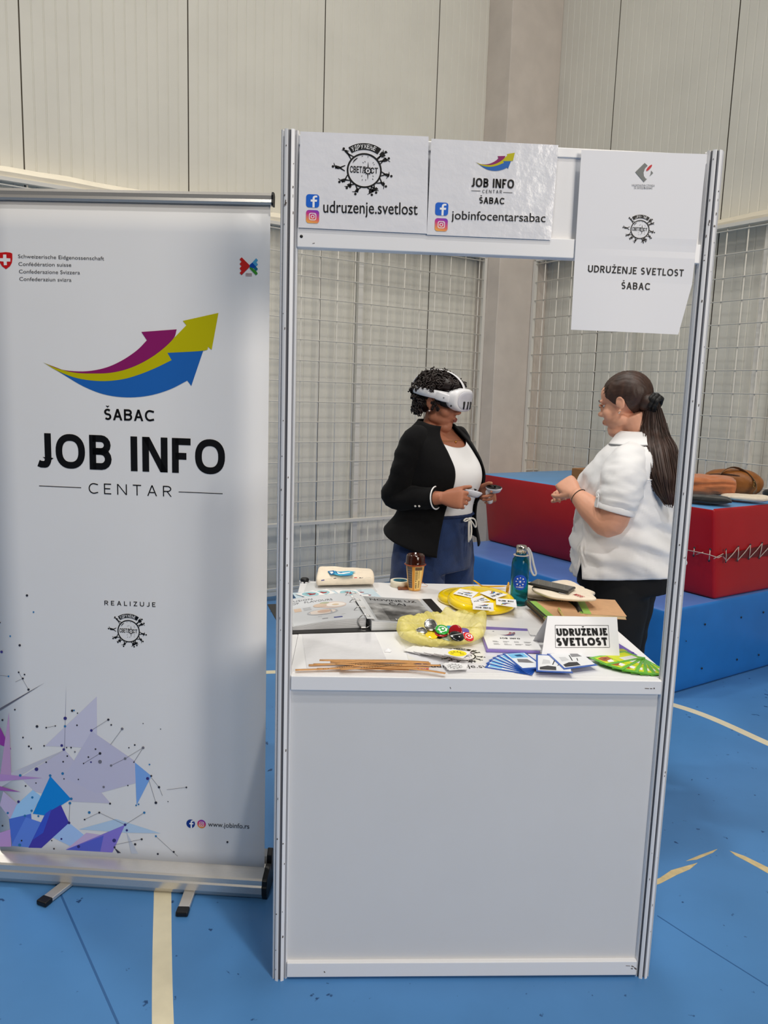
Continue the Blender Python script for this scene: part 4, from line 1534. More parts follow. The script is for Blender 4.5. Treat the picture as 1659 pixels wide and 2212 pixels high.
# ---------------- tan paper ribbons
M_TAN = mat('tan_paper_ribbon', srgb(205, 150, 92), rough=.6, noise=.06, scale=40)
ZR_ = lambda x, y: (630 + x / 4.484, 1360 + y / 4.484)
RIB = [[(270, 296), (620, 303), (980, 305), (1330, 316)], [(375, 312), (700, 318), (1000, 318), (1345, 326)], [(165, 344), (420, 338), (640, 318), (820, 308), (1330, 322)],
       [(210, 335), (520, 338), (760, 332), (960, 345), (1440, 346)], [(35, 391), (330, 386), (600, 362), (800, 352), (960, 348), (1180, 330)], [(245, 380), (560, 382), (820, 386), (1135, 388)],
       [(430, 330), (640, 345), (820, 345), (1000, 362), (1330, 368)], [(600, 346), (760, 362), (900, 376), (1130, 382), (1320, 400), (1490, 424)], [(470, 384), (700, 376), (860, 368), (1040, 352), (1210, 345)]]
for k, r in enumerate(RIB):
    g = G()
    z = ZT + .0012 + .0011 * k
    P = [tz(*ZR_(*p), z) for p in r]
    # densify with a gentle lift in the middle
    D_ = []
    for i in range(len(P) - 1):
        for t_ in np.linspace(0, 1, 6, endpoint=False):
            D_.append(P[i] * (1 - t_) + P[i + 1] * t_)
    D_.append(P[-1])
    a_, b_r = [], []
    for i, p in enumerate(D_):
        t_ = D_[min(i + 1, len(D_) - 1)] - D_[max(i - 1, 0)]
        s2 = np.cross(UPV, t_ / np.linalg.norm(t_))
        lift = UPV * .002 * math.sin(PI * i / (len(D_) - 1))
        a_.append(p + s2 * .0055 + lift)
        b_r.append(p - s2 * .0055 + lift)
    g.rings([a_, b_r], closed=False, caps=(False, False))
    o = tag(obj('paper_ribbon', g, M_TAN, solid=.0006), ['tan paper ribbon strip, rearmost of the pile on the counter front', 'tan paper ribbon strip second from the back of the pile', 'tan ribbon strip crossing from lower left to the back of the pile',
            'long tan ribbon strip reaching right towards the round-emblem sheet', 'tan ribbon strip with the leftmost end of the pile', 'short straight tan ribbon strip nearest the counter front edge',
            'tan ribbon strip running through the middle of the pile', 'tan ribbon strip whose right end points to the front edge', 'topmost tan ribbon strip, slanting up to the right'][k], 'ribbon', 'tan paper ribbons on the counter front')
    if k in (3, 4, 6, 8):
        d = G()
        for i in range(6, len(D_) - 6):
            p = (a_[i] + b_r[i]) / 2 + UPV * .0008
            t_ = (D_[i + 1] - D_[i - 1])
            t_ /= np.linalg.norm(t_)
            s2 = np.cross(UPV, t_)
            for w in (-.006, 0, .006):
                q_ = p + t_ * w
                d.add([q_ - t_ * .0015 - s2 * .0018, q_ + t_ * .002 - s2 * .0018, q_ + t_ * .002 + s2 * .002, q_ - t_ * .001 + s2 * .0016], [(0, 1, 2, 3)], 0, False, srgb(90, 60, 40))
        obj('printed_marks', d, PRINT, o, recalc=False)

# ---------------- open ring binder with two stacks of sleeved pages
M_SLEEVE = mat('page_in_clear_sleeve', srgb(206, 208, 212), rough=.16, spec=.5, coat=.4, bump=.04, bscale=25)
M_METAL = mat('nickel_steel', srgb(200, 200, 200), rough=.22, metal=1.0)
bd = thing('ring_binder', 'open black ring binder holding sleeved recipe and newspaper pages, at the left of the counter', 'binder', (-.27, .52, ZT))
slab('cover', [(-.287, .352), (-.520, .318), (-.600, .632), (-.350, .690)], ZT, .003, M_BLACK, bd)
slab('cover', [(-.262, .356), (.008, .388), (-.040, .742), (-.325, .694)], ZT, .003, M_BLACK, bd)
slab('spine', [(-.288, .351), (-.262, .356), (-.324, .694), (-.351, .690)], ZT, .002, M_BLACK, bd)


def page_stack(name, bl, br, tr, tl, z_left, z_right, sag, layers, m):
    """curved stack of pages; surface height eases from z_left to z_right"""
    bl, br, tr, tl = [np.array(p, float) for p in (bl, br, tr, tl)]
    n, k = 20, 6

    def S(u, v):
        p = (bl * (1 - u) + br * u) * (1 - v) + (tl * (1 - u) + tr * u) * v
        z = z_left + (z_right - z_left) * u ** 1.5 + sag * math.sin(PI * u) * .6
        return np.array((p[0], p[1], ZT + .003 + z))
    g = G()
    top = [S(i / n, j / k) for j in range(k + 1) for i in range(n + 1)]
    fs = [(j * (n + 1) + i, j * (n + 1) + i + 1, (j + 1) * (n + 1) + i + 1, (j + 1) * (n + 1) + i) for j in range(k) for i in range(n)]
    g.add(top, fs, 0, True)
    border = [i for i in range(n + 1)] + [j * (n + 1) + n for j in range(1, k + 1)] + [k * (n + 1) + i for i in range(n - 1, -1, -1)] + [j * (n + 1) for j in range(k - 1, 0, -1)]
    lay = 5
    rs = []
    cen = np.mean(top, 0)
    for l in range(lay * 2 + 1):
        f = 1 - l / (lay * 2)
        sh = .003 * (l % 2)
        rs.append([np.array((p[0] + (cen[0] - p[0]) * sh * 4 * .25, p[1] + (cen[1] - p[1]) * sh * 4 * .25, ZT + .003 + (p[2] - ZT - .003) * f)) for p in (top[b] for b in border)])
    g.rings(rs, smooth=False, caps=(False, True))
    return obj(name, g, m, bd), S


lp, SL = page_stack('left_pages', (-.497, .352), (-.278, .392), (-.330, .690), (-.552, .650), .010, .030, .010, 5, M_SLEEVE)
rp_, SR = page_stack('right_pages', (-.262, .362), (-.035, .388), (-.078, .690), (-.305, .664), .028, .012, -.006, 5, M_SLEEVE)


class Surf:
    def __init__(self, S):
        self.S = S

    def put(self, g, pts, col, e=.0006, div=1):
        P = []
        k = len(pts)
        for i in range(k):
            a, b = np.array(pts[i], float), np.array(pts[(i + 1) % k], float)
            for t_ in range(div):
                u, v = a + (b - a) * t_ / div
                P.append(self.S(u, v) + UPV * e)
        g.add(P, [tuple(range(len(P)))], 0, False, col)

    def text(self, g, s, u0, u1, v, h, col, bold=.0, e=.0009):
        V, F = glyphs(s, bold, 2)
        x0, x1 = V[:, 0].min(), V[:, 0].max()
        g.add([self.S(u0 + (u1 - u0) * (x - x0) / (x1 - x0), v + y / .7 * h) + UPV * e for x, y in V], F, 0, False, col)

    def grid(self, g, u0, u1, v0, v1, colf, nu=24, nv=10, e=.0005):
        vs = [self.S(u0 + (u1 - u0) * i / nu, v0 + (v1 - v0) * j / nv) + UPV * e for j in range(nv + 1) for i in range(nu + 1)]
        o = len(g.v)
        g.add(vs, [(j * (nu + 1) + i, j * (nu + 1) + i + 1, (j + 1) * (nu + 1) + i + 1, (j + 1) * (nu + 1) + i) for j in range(nv) for i in range(nu)], 0, False)
        g.c[-nu * nv:] = [colf((i + .5) / nu, (j + .5) / nv) for j in range(nv) for i in range(nu)]


sl = Surf(SL)
g = G()
sl.grid(g, .02, .98, .02, .98, lambda u, v: srgb(205, 208, 213), 20, 6, .0003)
sl.text(g, 'FUSION', .10, .42, .84, .062, srgb(110, 112, 118))
sl.text(g, 'OF   FLAVOURS', .10, .70, .74, .066, srgb(110, 112, 118))
for (u, v, ru, rv, c) in ((.66, .56, .20, .12, (214, 196, 188)), (.70, .56, .14, .08, (232, 226, 220)), (.70, .56, .05, .03, (214, 190, 160)), (.48, .58, .10, .07, (206, 184, 165)),
                          (.56, .66, .07, .03, (170, 178, 150)), (.47, .34, .22, .10, (176, 178, 184)), (.47, .35, .19, .08, (226, 214, 206)), (.50, .36, .10, .05, (208, 178, 160))):
    pts = [(u + ru * math.cos(a), v + rv * math.sin(a)) for a in np.linspace(0, 2 * PI, 18, endpoint=False)]
    sl.put(g, pts, srgb(*c), .0006 + .0001 * (hash((u, ru)) % 3) + (.0003 if ru < .15 else 0))
sl.put(g, [(.10, .46), (.20, .46), (.20, .58), (.10, .58)], srgb(214, 190, 170))
for k in range(4):
    sl.put(g, [(.23, .47 + .03 * k), (.34, .47 + .03 * k), (.34, .48 + .03 * k), (.23, .48 + .03 * k)], srgb(160, 162, 168))
sl.put(g, [(.38, .19), (.76, .19), (.76, .20), (.38, .20)], srgb(165, 166, 170))
sl.put(g, [(.42, .10), (.50, .10), (.50, .12), (.42, .12)], srgb(130, 132, 138))
sl.put(g, [(.58, .09), (.70, .09), (.70, .125), (.58, .125)], srgb(60, 70, 140))
obj('printed_design', g, PRINT, lp, recalc=False)
sr = Surf(SR)
g = G()
rr = random.Random(5)


def photo(u, v):
    k = .5 + .5 * mnoise.fractal(Vector((u * 3.2, v * 4.5, 2.2)), 1, 2, 4)
    k = .26 + .55 * min(max(k * 1.2 - .1 - .28 * (1 - v) * (u > .2), 0), 1)
    return srgb(*(255 * k,) * 3)


sr.grid(g, .10, .93, .06, .97, lambda u, v: photo(u, v) if v < .70 else srgb(150, 151, 153), 44, 34, .0004)
sr.text(g, 'NOVINE UZ', .17, .86, .82, .075, srgb(40, 40, 42), .012)
sr.text(g, 'ČAJ', .42, .66, .68, .075, srgb(40, 40, 42), .012)
sr.text(g, 'Intervju', .36, .66, .10, .055, srgb(225, 225, 225), .006)
obj('printed_design', g, PRINT, rp_, recalc=False)
# hole strip of the sleeves and the ring mechanism
g = G()
A0, A1 = np.array((-.272, .368, ZT + .038)), np.array((-.318, .672, ZT + .038))
ax = (A1 - A0) / np.linalg.norm(A1 - A0)
sd = np.cross(UPV, ax)
g.add([A0 + sd * .004, A0 - sd * .020 - UPV * .001, A1 - sd * .020 - UPV * .001, A1 + sd * .004], [(0, 1, 2, 3)], 0)
obj('sleeve_strip', g, mat('clear_sleeve_edge', srgb(222, 224, 228), rough=.15, coat=.5), bd, solid=.0012)
g = G()
g.bar(A0 + ax * .01 + sd * .012 - UPV * .032, A1 - ax * .01 + sd * .012 - UPV * .032, .016, .005)
rg = obj('ring_bar', g, M_METAL, bd, bevel=.001)
for f in (.06, .36, .66, .95):
    c_ = A0 + (A1 - A0) * f + sd * .006 - UPV * .014
    g = G()
    g.tube([c_ + .021 * (math.cos(a) * sd + math.sin(a) * UPV) for a in np.linspace(0, 2 * PI, 18, endpoint=False)], .0016, 6, closed=True)
    obj('ring', g, M_METAL, rg)

# ---------------- leaflets and picture cards behind the binder
M_LEAF = mat('pale_blue_leaflet', srgb(196, 216, 228), rough=.35, spec=.4)
zq = lambda pts, z: [tz(*p, z)[:2] for p in pts]
tag(slab('clear_folder', zq([(655, 1283), (815, 1278), (803, 1262), (664, 1259)], ZT), ZT, .001, mat('frosted_plastic', srgb(214, 216, 218), rough=.25)),
    'frosted clear plastic folder lying under the canvas bag at the back left', 'folder')
q = zq([(652, 1309), (836, 1302), (804, 1272), (631, 1281)], ZT + .002)
o = tag(slab('leaflet', q, ZT + .0012, .0016, M_LEAF), 'large pale blue leaflet hanging slightly over the left counter edge', 'leaflet')
g = G()
fr = quad_frame(q, ZT + .0029)
for u, v in ((.78, .86), (.83, .62), (.87, .38), (.90, .14)):
    fr.poly(g, [(u, v), (u + .05, v + .02), (u + .09, v), (u + .07, v - .05), (u + .02, v - .04)], srgb(150, 60, 70))
    fr.poly(g, [(u, v + .08), (u + .07, v + .08), (u + .07, v + .10), (u, v + .10)], srgb(120, 130, 150))
for k in range(6):
    fr.poly(g, [(.08, .15 + .12 * k), (.24, .15 + .12 * k), (.24, .17 + .12 * k), (.08, .17 + .12 * k)], srgb(110, 140, 160))
obj('printed_design', g, PRINT, o, recalc=False)

M_CARD_W = mat('white_card', srgb(238, 238, 240), rough=.3, spec=.4)


def pic_card(px4, z, kind, label, group='picture cards beside the binder'):
    q = zq(px4, z)
    o = tag(slab('picture_card', q, z, .0012, M_CARD_W), label, 'card', group)
    g = G()
    fr = quad_frame(q, z + .0013)
    if kind == 'ellipse':
        fr.dot(g, (.5, .5), .40, srgb(150, 196, 206), .0002, 28)
        fr.poly(g, [(.3, .35), (.62, .3), (.8, .45), (.62, .5), (.55, .68), (.36, .62), (.42, .5)], srgb(150, 40, 50), .0004)
        fr.poly(g, [(.3, .66), (.44, .64), (.42, .7)], srgb(60, 60, 70), .0004)
    else:
        rr = random.Random(len(label))
        for k in range(4):
            for j in range(3):
                u, v = .14 + .26 * j + rr.uniform(-.03, .03), .16 + .19 * k
                fr.poly(g, [(u, v), (u + rr.uniform(.12, .2), v + .02), (u + .16, v + .07), (u + .02, v + .05)], srgb(*rr.choice(((40, 40, 44), (90, 90, 92), (150, 140, 110), (40, 50, 110)))), .0003)
    obj('printed_design', g, PRINT, o, recalc=False)
    return o


z0 = ZT + .0032
pic_card([(690, 1289), (724, 1281.5), (706, 1272.5), (668, 1280)], z0, 'ellipse', 'white picture card half hidden under the red-figure card')
pic_card([(668.6, 1292.5), (703, 1284.5), (676, 1275.5), (638, 1283.6)], z0 + .0016, 'ellipse', 'white picture card with blue oval and red figure, leftmost by the booth post')
pic_card([(740, 1289), (786, 1286.5), (768, 1274), (722, 1276)], z0, 'ellipse', 'white picture card with small blue oval in front of the canvas bag')
pic_card([(768, 1302), (808, 1296), (794, 1284.5), (740, 1288)], z0 + .0032, 'marks', 'white card behind the binder rings, rightmost of the picture cards')
pic_card([(699.3, 1305.5), (764, 1297), (718, 1286), (672, 1296)], z0 + .0048, 'marks', 'white card with rows of dark marks, lying on the blue leaflet')

# ---------------- rolled canvas bag with blue brush lettering
ya, yb = .868, .985
zpk = ony(681, 1222, .955)[2] - ZT
xl, xr = -.452, -.232
prof = lambda k: [(0.0, .004), (-.008, .022), (-.004, .036), (.012, .046), (.05, .056), (.085, zpk * (1.0 - .24 * k) - .004), (.094, zpk * (1 - .24 * k)), (.104, zpk * (.9 - .22 * k)), (.112, .03), (.105, .004)]
g = G()
rs = []
n = 16
for i in range(n + 1):
    u = i / n
    x = xl + (xr - xl) * u
    r = []
    ds = [p for p in prof(u)]
    for j, (yy, zz) in enumerate(ds):
        w = .0025 * mnoise.noise(Vector((u * 5, j * .7, 1)))
        endf = 1.0 if 0 < i < n else .94
        r.append((x + .02 * (yy / .11) * (1 - 2 * u) * .35 + w, ya + yy * endf + .035 * u + w, ZT + zz * endf + w))
    rs.append(r)
g.rings(rs, smooth=True)
tb = tag(obj('canvas_bag', g, M_CANVAS, subd=2), 'rolled natural canvas bag with blue brush print, at the back left of the counter', 'bag')
g = G()
P5 = lambda x, y: (660 + x / 9.217, 1200 + y / 9.217)
# print lies on the slanted upper face
fA = np.array(rs[4][3]), np.array(rs[12][3]), np.array(rs[4][5])
pn = np.cross(fA[1] - fA[0], fA[2] - fA[0])
pn /= np.linalg.norm(pn)
pl = Plane(fA[0] + pn * .0052, pn, (0, .5, 1))
NB, CB = srgb(25, 105, 160), srgb(70, 170, 205)
for pts, c, e in (([(440, 315), (560, 300), (640, 320), (720, 318), (860, 305), (1000, 325), (930, 345), (960, 370), (900, 400), (760, 408), (640, 395), (560, 375), (500, 385)], CB, .0002),
                  ([(440, 312), (560, 296), (590, 345), (560, 380), (500, 384)], NB, .0003), ([(475, 325), (540, 318), (555, 345), (515, 368)], WHT, .0005), ([(590, 300), (650, 340), (720, 325), (740, 345), (650, 370), (600, 350)], NB, .0003),
                  ([(620, 330), (700, 350), (780, 340), (900, 325), (880, 345), (760, 370), (650, 368)], WHT, .0005), ([(700, 395), (820, 388), (940, 372), (900, 398), (760, 410)], NB, .0004),
                  ([(310, 490), (375, 478), (375, 500), (310, 508)], srgb(45, 50, 120), .0003), ([(555, 455), (600, 445), (620, 460), (560, 468)], srgb(70, 60, 60), .0003), ([(968, 435), (1025, 433), (1025, 450), (968, 452)], srgb(200, 60, 60), .0003),
                  ([(890, 440), (940, 438), (940, 455), (890, 456)], srgb(150, 145, 140), .0003), ([(1062, 450), (1085, 432), (1110, 448), (1150, 434), (1130, 452), (1080, 456)], srgb(80, 80, 85), .0003),
                  ([(400, 470), (530, 460), (530, 464), (400, 475)], srgb(170, 165, 150), .0003), ([(640, 455), (720, 450), (720, 454), (640, 459)], srgb(170, 165, 150), .0003), ([(740, 450), (860, 446), (860, 450), (740, 454)], srgb(170, 165, 150), .0003),
                  ([(1185, 445), (1300, 440), (1300, 444), (1185, 449)], srgb(170, 165, 150), .0003)):
    poly_px(g, pl, [P5(*q) for q in pts], c, e)
obj('brush_print', g, PRINT, tb, recalc=False)

# ---------------- roll of masking tape, packet, iced coffee cup
c_ = tz(864, 1266)[:2]
g = G()
g.lathe([(.026, 0), (.036, 0), (.0365, .0225), (.0355, .023), (.0265, .023), (.026, 0)], (c_[0], c_[1], ZT), 40)
tr_ = tag(obj('masking_tape', g, mat('cream_tape', srgb(236, 228, 206), rough=.6, noise=.03, scale=60)), 'cream roll of masking tape lying flat behind the coffee cup', 'tape')
g = G()
g.lathe([(.0245, .0005), (.026, .0005), (.026, .0225), (.0245, .0225), (.0245, .0005)], (c_[0], c_[1], ZT), 32)
tag(obj('cardboard_core', g, mat('teal_core', srgb(40, 110, 130), rough=.6), tr_), 'teal cardboard core')
q = zq([(860, 1273), (884, 1273), (884, 1264), (857, 1264)], ZT + .003)
tag(slab('snack_packet', q, ZT, .006, mat('brown_packet', srgb(120, 62, 28), rough=.3, noise=.4, scale=60), bevel=.0015), 'small brown snack packet lying between tape roll and coffee cup', 'packet')
cx_, cy_ = tz(895, 1274)[:2]
M_CUP = mat('printed_cup_card', srgb(236, 178, 92), rough=.35, coat=.3)
cup = thing('coffee_cup', 'orange and brown printed iced coffee cup with dark lid, at the back of the counter', 'cup', (cx_, cy_, ZT))
ztop = ony(895, 1217, cy_)[2] - ZT
zlid = ony(895, 1197, cy_)[2] - ZT
r0, r1_ = .0228, .0345
g = G()
g.lathe([(0, .001), (r0, .001), (r0 + .0005, .004), (r1_, ztop), (r1_ - .001, ztop), (0, ztop)], (cx_, cy_, ZT), 40)
cb_ = obj('cup_body', g, M_CUP, cup)
g = G()


def on_cup(a0, a1, z0, z1, col, e=.0004, n=8):
    vs = []
    for k in range(n + 1):
        a = math.radians(a0 + (a1 - a0) * k / n)
        for z in (z0, z1):
            r = r0 + (r1_ - r0) * (z / ztop) + e
            vs.append((cx_ + r * math.cos(a), cy_ + r * math.sin(a), ZT + z))
    g.add(vs, [(2 * k, 2 * k + 2, 2 * k + 3, 2 * k + 1) for k in range(n)], 0, True, col)


H_ = ztop
DB_, CR_, OR_ = srgb(96, 88, 86), srgb(240, 206, 130), srgb(222, 150, 60)
on_cup(205, 245, .12 * H_, .92 * H_, DB_)
on_cup(250, 262, .02 * H_, .98 * H_, OR_)
on_cup(264, 318, .08 * H_, .94 * H_, CR_)
on_cup(266, 316, .80 * H_, .92 * H_, srgb(104, 84, 70), .0007)
for k in range(9):
    on_cup(267, 285, (.44 + .038 * k) * H_, (.462 + .038 * k) * H_, srgb(150, 126, 80), .0007, 3)
for k in range(6):
    on_cup(292, 297, (.50 + .05 * k) * H_, (.53 + .05 * k) * H_, srgb(120, 100, 60), .0007, 2)
    on_cup(292, 304, (.14 + .045 * k) * H_, (.165 + .045 * k) * H_, srgb(110, 84, 50), .0007, 2)
on_cup(270, 276, .36 * H_, .42 * H_, srgb(120, 96, 60), .0007, 2)
for k, z in enumerate((.12, .17, .22, .28)):
    on_cup(269, 281, z * H_, (z + .03) * H_, srgb(90, 74, 52), .0007, 2)
for k in range(8):
    on_cup(208, 242, (.18 + .09 * k) * H_, (.20 + .09 * k) * H_, srgb(130, 122, 118), .0007, 4)
obj('printed_design', g, PRINT, cb_, recalc=False)
M_LID = mat('amber_clear_lid', srgb(70, 26, 12), rough=.12, trans=.45, coat=.5)
g = G()
g.lathe([(r1_ + .001, ztop - .006), (r1_ + .004, ztop - .004), (r1_ + .004, ztop), (r1_ + .001, ztop + .002), (r1_ + .0005, ztop + .008), (r1_ - .001, zlid - .006), (r1_ - .004, zlid), (r1_ - .006, zlid), (r1_ - .008, zlid - .006), (.008, zlid - .004), (.006, zlid - .001), (0, zlid - .001)], (cx_, cy_, ZT), 40)
ld = obj('lid', g, M_LID, cup)
g = G()
g.tube([(cx_ + (r1_ + .0035) * math.cos(a), cy_ + (r1_ + .0035) * math.sin(a), ZT + ztop - .002) for a in np.linspace(0, 2 * PI, 36, endpoint=False)], .0022, 6, closed=True)
tag(obj('lid_rim', g, mat('orange_rim', srgb(190, 82, 30), rough=.2, trans=.3), ld), 'orange rim')
g = G()
P6 = lambda x, y, z: tz(840 + x / 10.37, 1180 + y / 10.37, z)
g.tube([P6(725, 800, ZT + .03), P6(800, 840, ZT + .018), P6(870, 880, ZT + .006), P6(840, 905, ZT + .004), P6(740, 905, ZT + .004), P6(700, 890, ZT + .006)], .0007, 6)
obj('straw_wrapper_thread', g, mat('orange_thread', srgb(215, 140, 90), rough=.4), cup)

# ---------------- yellow flying discs with JOB INFO cards
M_YEL = mat('glossy_yellow_plastic', srgb(248, 214, 10), rough=.12, spec=.6, coat=.5)


def disc(c, r, tilt, name_label):
    g = G()
    ax_ = Matrix.Rotation(tilt[0], 3, 'X') @ Matrix.Rotation(tilt[1], 3, 'Y')
    X, Y, Z = [np.array(ax_ @ Vector(v)) for v in ((1, 0, 0), (0, 1, 0), (0, 0, 1))]
    pr = [(r * .93, 0), (r * .97, -.001), (r, .003), (r * 1.0, .010), (r * .975, .018), (r * .92, .0225), (r * .84, .0235), (r * .82, .0225), (r * .78, .0235), (r * .4, .0262), (0, .0268),
          (0, .0245), (r * .78, .0212), (r * .9, .019), (r * .95, .012), (r * .93, 0)]
    g.lathe(pr, c, 56, ax=(X, Y, Z))
    return tag(obj('flying_disc', g, M_YEL), name_label, 'flying disc', 'yellow flying discs'), (X, Y, Z)


d2c = tz(1030, 1290)
d2, _ = disc((.090, .735, ZT + .0012), .108, (0, 0), 'yellow flying disc lying flat underneath the other yellow disc')
d1c = np.array((.122, .662, ZT + .0135))
d1, DA = disc(d1c, .1155, (math.radians(5.2), 0), 'glossy yellow flying disc carrying white JOB INFO cards, tilted on the lower disc')
P7 = lambda x, y: (940 + x / 8.73, 1230 + y / 8.73)
cl = [('back left of the disc', [(340, 455), (690, 540), (820, 430), (470, 362)], 0), ('back right of the disc beside the bottle', [(1110, 560), (1365, 470), (1010, 398), (840, 442)], 3),
      ('under the front card in the middle of the disc', [(700, 640), (1040, 590), (880, 487), (668, 548)], 1), ('nearest the disc front', [(708, 750), (1105, 778), (1098, 630), (710, 612)], 2),
      ('turned upside down at the right of the disc', [(1150, 660), (1545, 722), (1522, 570), (1145, 540)], 4)]
for k, (lb, qd, lay) in enumerate(cl):
    pl = Plane(d1c + DA[2] * (.0285 + .0012 * lay), DA[2], DA[1])
    P_ = [pl.at(*P7(*q)) for q in qd]
    g = G()
    g.prism(P_, DA[2], .0008)
    o = tag(obj('name_card', g, M_CARD_W), 'white JOB INFO card ' + lb, 'card', 'JOB INFO cards on the yellow disc')
    fr = Fr(P_[0], P_[1] - P_[0], P_[3] - P_[0], DA[2])
    g = G()
    if k == 4:
        fr = Fr(P_[2], P_[3] - P_[2], P_[1] - P_[2], DA[2])
    arrow_logo(g, fr, .22, .50, .56, .32, .0002)
    a, b = fr.at(.12, .20), fr.at(.88, .20)
    stroke_text(g, 'JOB INFO', a, b, np.linalg.norm(fr.ey) * .18, DA[2], BLK, .19, .14, .0003)
    obj('printed_design', g, PRINT, o, recalc=False)

# ---------------- yellow spectacles behind the disc
M_YF = mat('yellow_frame_plastic', srgb(238, 176, 12), rough=.2, coat=.3)
zg = ZT + .005
gl = thing('eyeglasses', 'yellow plastic sunglasses with long arms lying behind the yellow disc', 'glasses', tz(1060, 1266))
for pts in ([(1022, 1253, .034), (1030, 1258, .026), (1040, 1266, .012), (1046, 1267.5, .008), (1098, 1266, .012)], [(1021, 1265.5, .016), (1026, 1270, .012), (1036, 1277, .008), (1090, 1279, .008)]):
    g = G()
    g.tube([tz(x, y, ZT + z) for x, y, z in pts], [.0062, .0062, .0052, .005, .006][:len(pts)], 8, flat=.5)
    obj('temple_arm', g, M_YF, gl, subd=1)
g = G()
a, b = tz(1099, 1266, ZT + .0225), tz(1094, 1279, ZT + .0225)
for f in (.25, .75):
    cc = a * (1 - f) + b * f
    dd = (b - a) / 2 * .5
    g.tube([cc + dd * 1.9 * math.cos(t_) * .5 + UPV * .018 * math.sin(t_) for t_ in np.linspace(0, 2 * PI, 20, endpoint=False)], .0028, 6, closed=True)
obj('lens_frame', g, M_YF, gl)

# ---------------- teal water bottle
M_TEAL = mat('teal_clear_plastic', srgb(60, 190, 205), rough=.04, trans=.93, ior=1.25)
M_STEEL = mat('brushed_steel', srgb(205, 198, 190), rough=.22, metal=1.0, noise=.05, scale=40, aniso=(40, 40, 1))
bx_, by_ = tz(1119.5, 1305)[:2]
ztop = ony(1123, 1178, by_)[2] - ZT
zc0 = ony(1123, 1194, by_)[2] - ZT
zsh = ony(1123, 1199, by_)[2] - ZT
bo = thing('water_bottle', 'translucent teal water bottle with steel cap and grey wrist strap', 'bottle', (bx_, by_, ZT))
R_ = .0305
g = G()
g.lathe([(0, .0015), (R_ - .004, .0008), (R_, .005), (R_, zsh - .030), (R_ - .003, zsh - .014), (R_ - .010, zsh - .003), (R_ - .012, zsh), (R_ - .012, zc0 + .004),
         (R_ - .0142, zc0 + .004), (R_ - .0142, zsh), (R_ - .0125, zsh - .006), (R_ - .0055, zsh - .016), (R_ - .0024, zsh - .031), (R_ - .0024, .008), (R_ - .006, .005), (0, .0045)], (bx_, by_, ZT), 48)
bb = obj('bottle_body', g, M_TEAL, bo)
g = G()
rc = .0185
g.lathe([(rc - .003, zc0 - .002), (rc, zc0 - .001), (rc, ztop - .004), (rc - .001, ztop - .002), (rc - .002, ztop), (0, ztop)], (bx_, by_, ZT), 40)
cp_ = obj('cap', g, M_STEEL, bo)
g = G()
g.lathe([(rc - .002, zsh), (R_ - .004, zsh - .0005), (R_ - .004, zsh + .0015), (rc - .002, zsh + .002)], (bx_, by_, ZT), 40)
obj('strap_collar', g, mat('grey_silicone', srgb(190, 178, 172), rough=.5), bo)
g = G()
zz = lambda x, y: ony(1090 + x / 7.9, 1160 + y / 7.9, by_ - .004)
g.tube([zz(*p) for p in ((385, 180), (415, 200), (450, 260), (475, 360), (490, 460), (520, 560), (540, 620), (530, 655), (500, 660), (475, 630), (445, 560), (430, 470), (435, 380), (425, 290), (400, 230), (375, 195))], .0022, 8, flat=2.0)
obj('wrist_strap', g, mat('pale_grey_strap', srgb(196, 198, 204), rough=.5), bo, subd=1)
g = G()
la = math.atan2(CAM[1] - by_, CAM[0] - bx_) + math.radians(4)
zl = ony(1123, 1254, by_)[2] - ZT


def on_b(dx, dz, e=.0004):
    a = la + dx / R_
    return (bx_ + (R_ + e) * math.cos(a), by_ + (R_ + e) * math.sin(a), ZT + zl + dz)


def bdot(cx0, cz0, r, col, e, n=20):
    vs = [on_b(cx0, cz0, e)] + [on_b(cx0 + r * math.cos(a), cz0 + r * math.sin(a), e) for a in np.linspace(0, 2 * PI, n, endpoint=False)]
    g.add(vs, [(0, k + 1, (k + 1) % n + 1) for k in range(n)], 0, True, col)


for rr_ in np.linspace(.0262, .004, 1):
    n = 40
    vs, fs = [], []
    for j in range(7):
        rad = .0255 * j / 6
        vs += [on_b(rad * math.cos(a), rad * math.sin(a) * 1.05, .0004) for a in np.linspace(0, 2 * PI, n, endpoint=False)]
    fs = [(j * n + k, j * n + (k + 1) % n, (j + 1) * n + (k + 1) % n, (j + 1) * n + k) for j in range(6) for k in range(n)]
    g.add(vs, fs, 0, True, srgb(20, 75, 190))
bdot(0, .003, .0032, WHT, .0010)
for k in range(8):
    a = k * PI / 4
    x, z = .0135 * math.cos(a), .003 + .0135 * math.sin(a)
    bdot(x, z, .0026 if k % 2 else .0019, WHT, .0010, 10)
    t_ = np.array((-math.sin(a), math.cos(a))) * .0003
    g.add([on_b(.004 * math.cos(a) + t_[0], .003 + .004 * math.sin(a) + t_[1], .0008), on_b(x + t_[0], z + t_[1], .0008), on_b(x - t_[0], z - t_[1], .0008), on_b(.004 * math.cos(a) - t_[0], .003 + .004 * math.sin(a) - t_[1], .0008)], [(0, 1, 2, 3)], 0, False, srgb(120, 160, 225))
V_, F_ = glyphs('KOMSET', .02, 2)
w_ = V_[:, 0].max()
g.add([on_b((x / w_ - .5) * .026, -.0185 + y * .0042 / .7, .0010) for x, y in V_], F_, 0, False, WHT)
tag(obj('round_label', g, PRINT, bb, recalc=False), 'round blue label with white network dots')

# ---------------- folded canvas bags with a phone on top
q_ = [tz(1148, 1303), tz(1275, 1306)]
cf = np.array((.418, .800, ZT))
fb = tag(cloth_blob('canvas_bag', cf, (.128, .085, .022), -.10, M_CANVAS, None, None, 31, .10, 4, fold=3.0, res=36, pw=3.4), 'crumpled natural canvas bag under the phone, at the back right of the counter', 'bag')
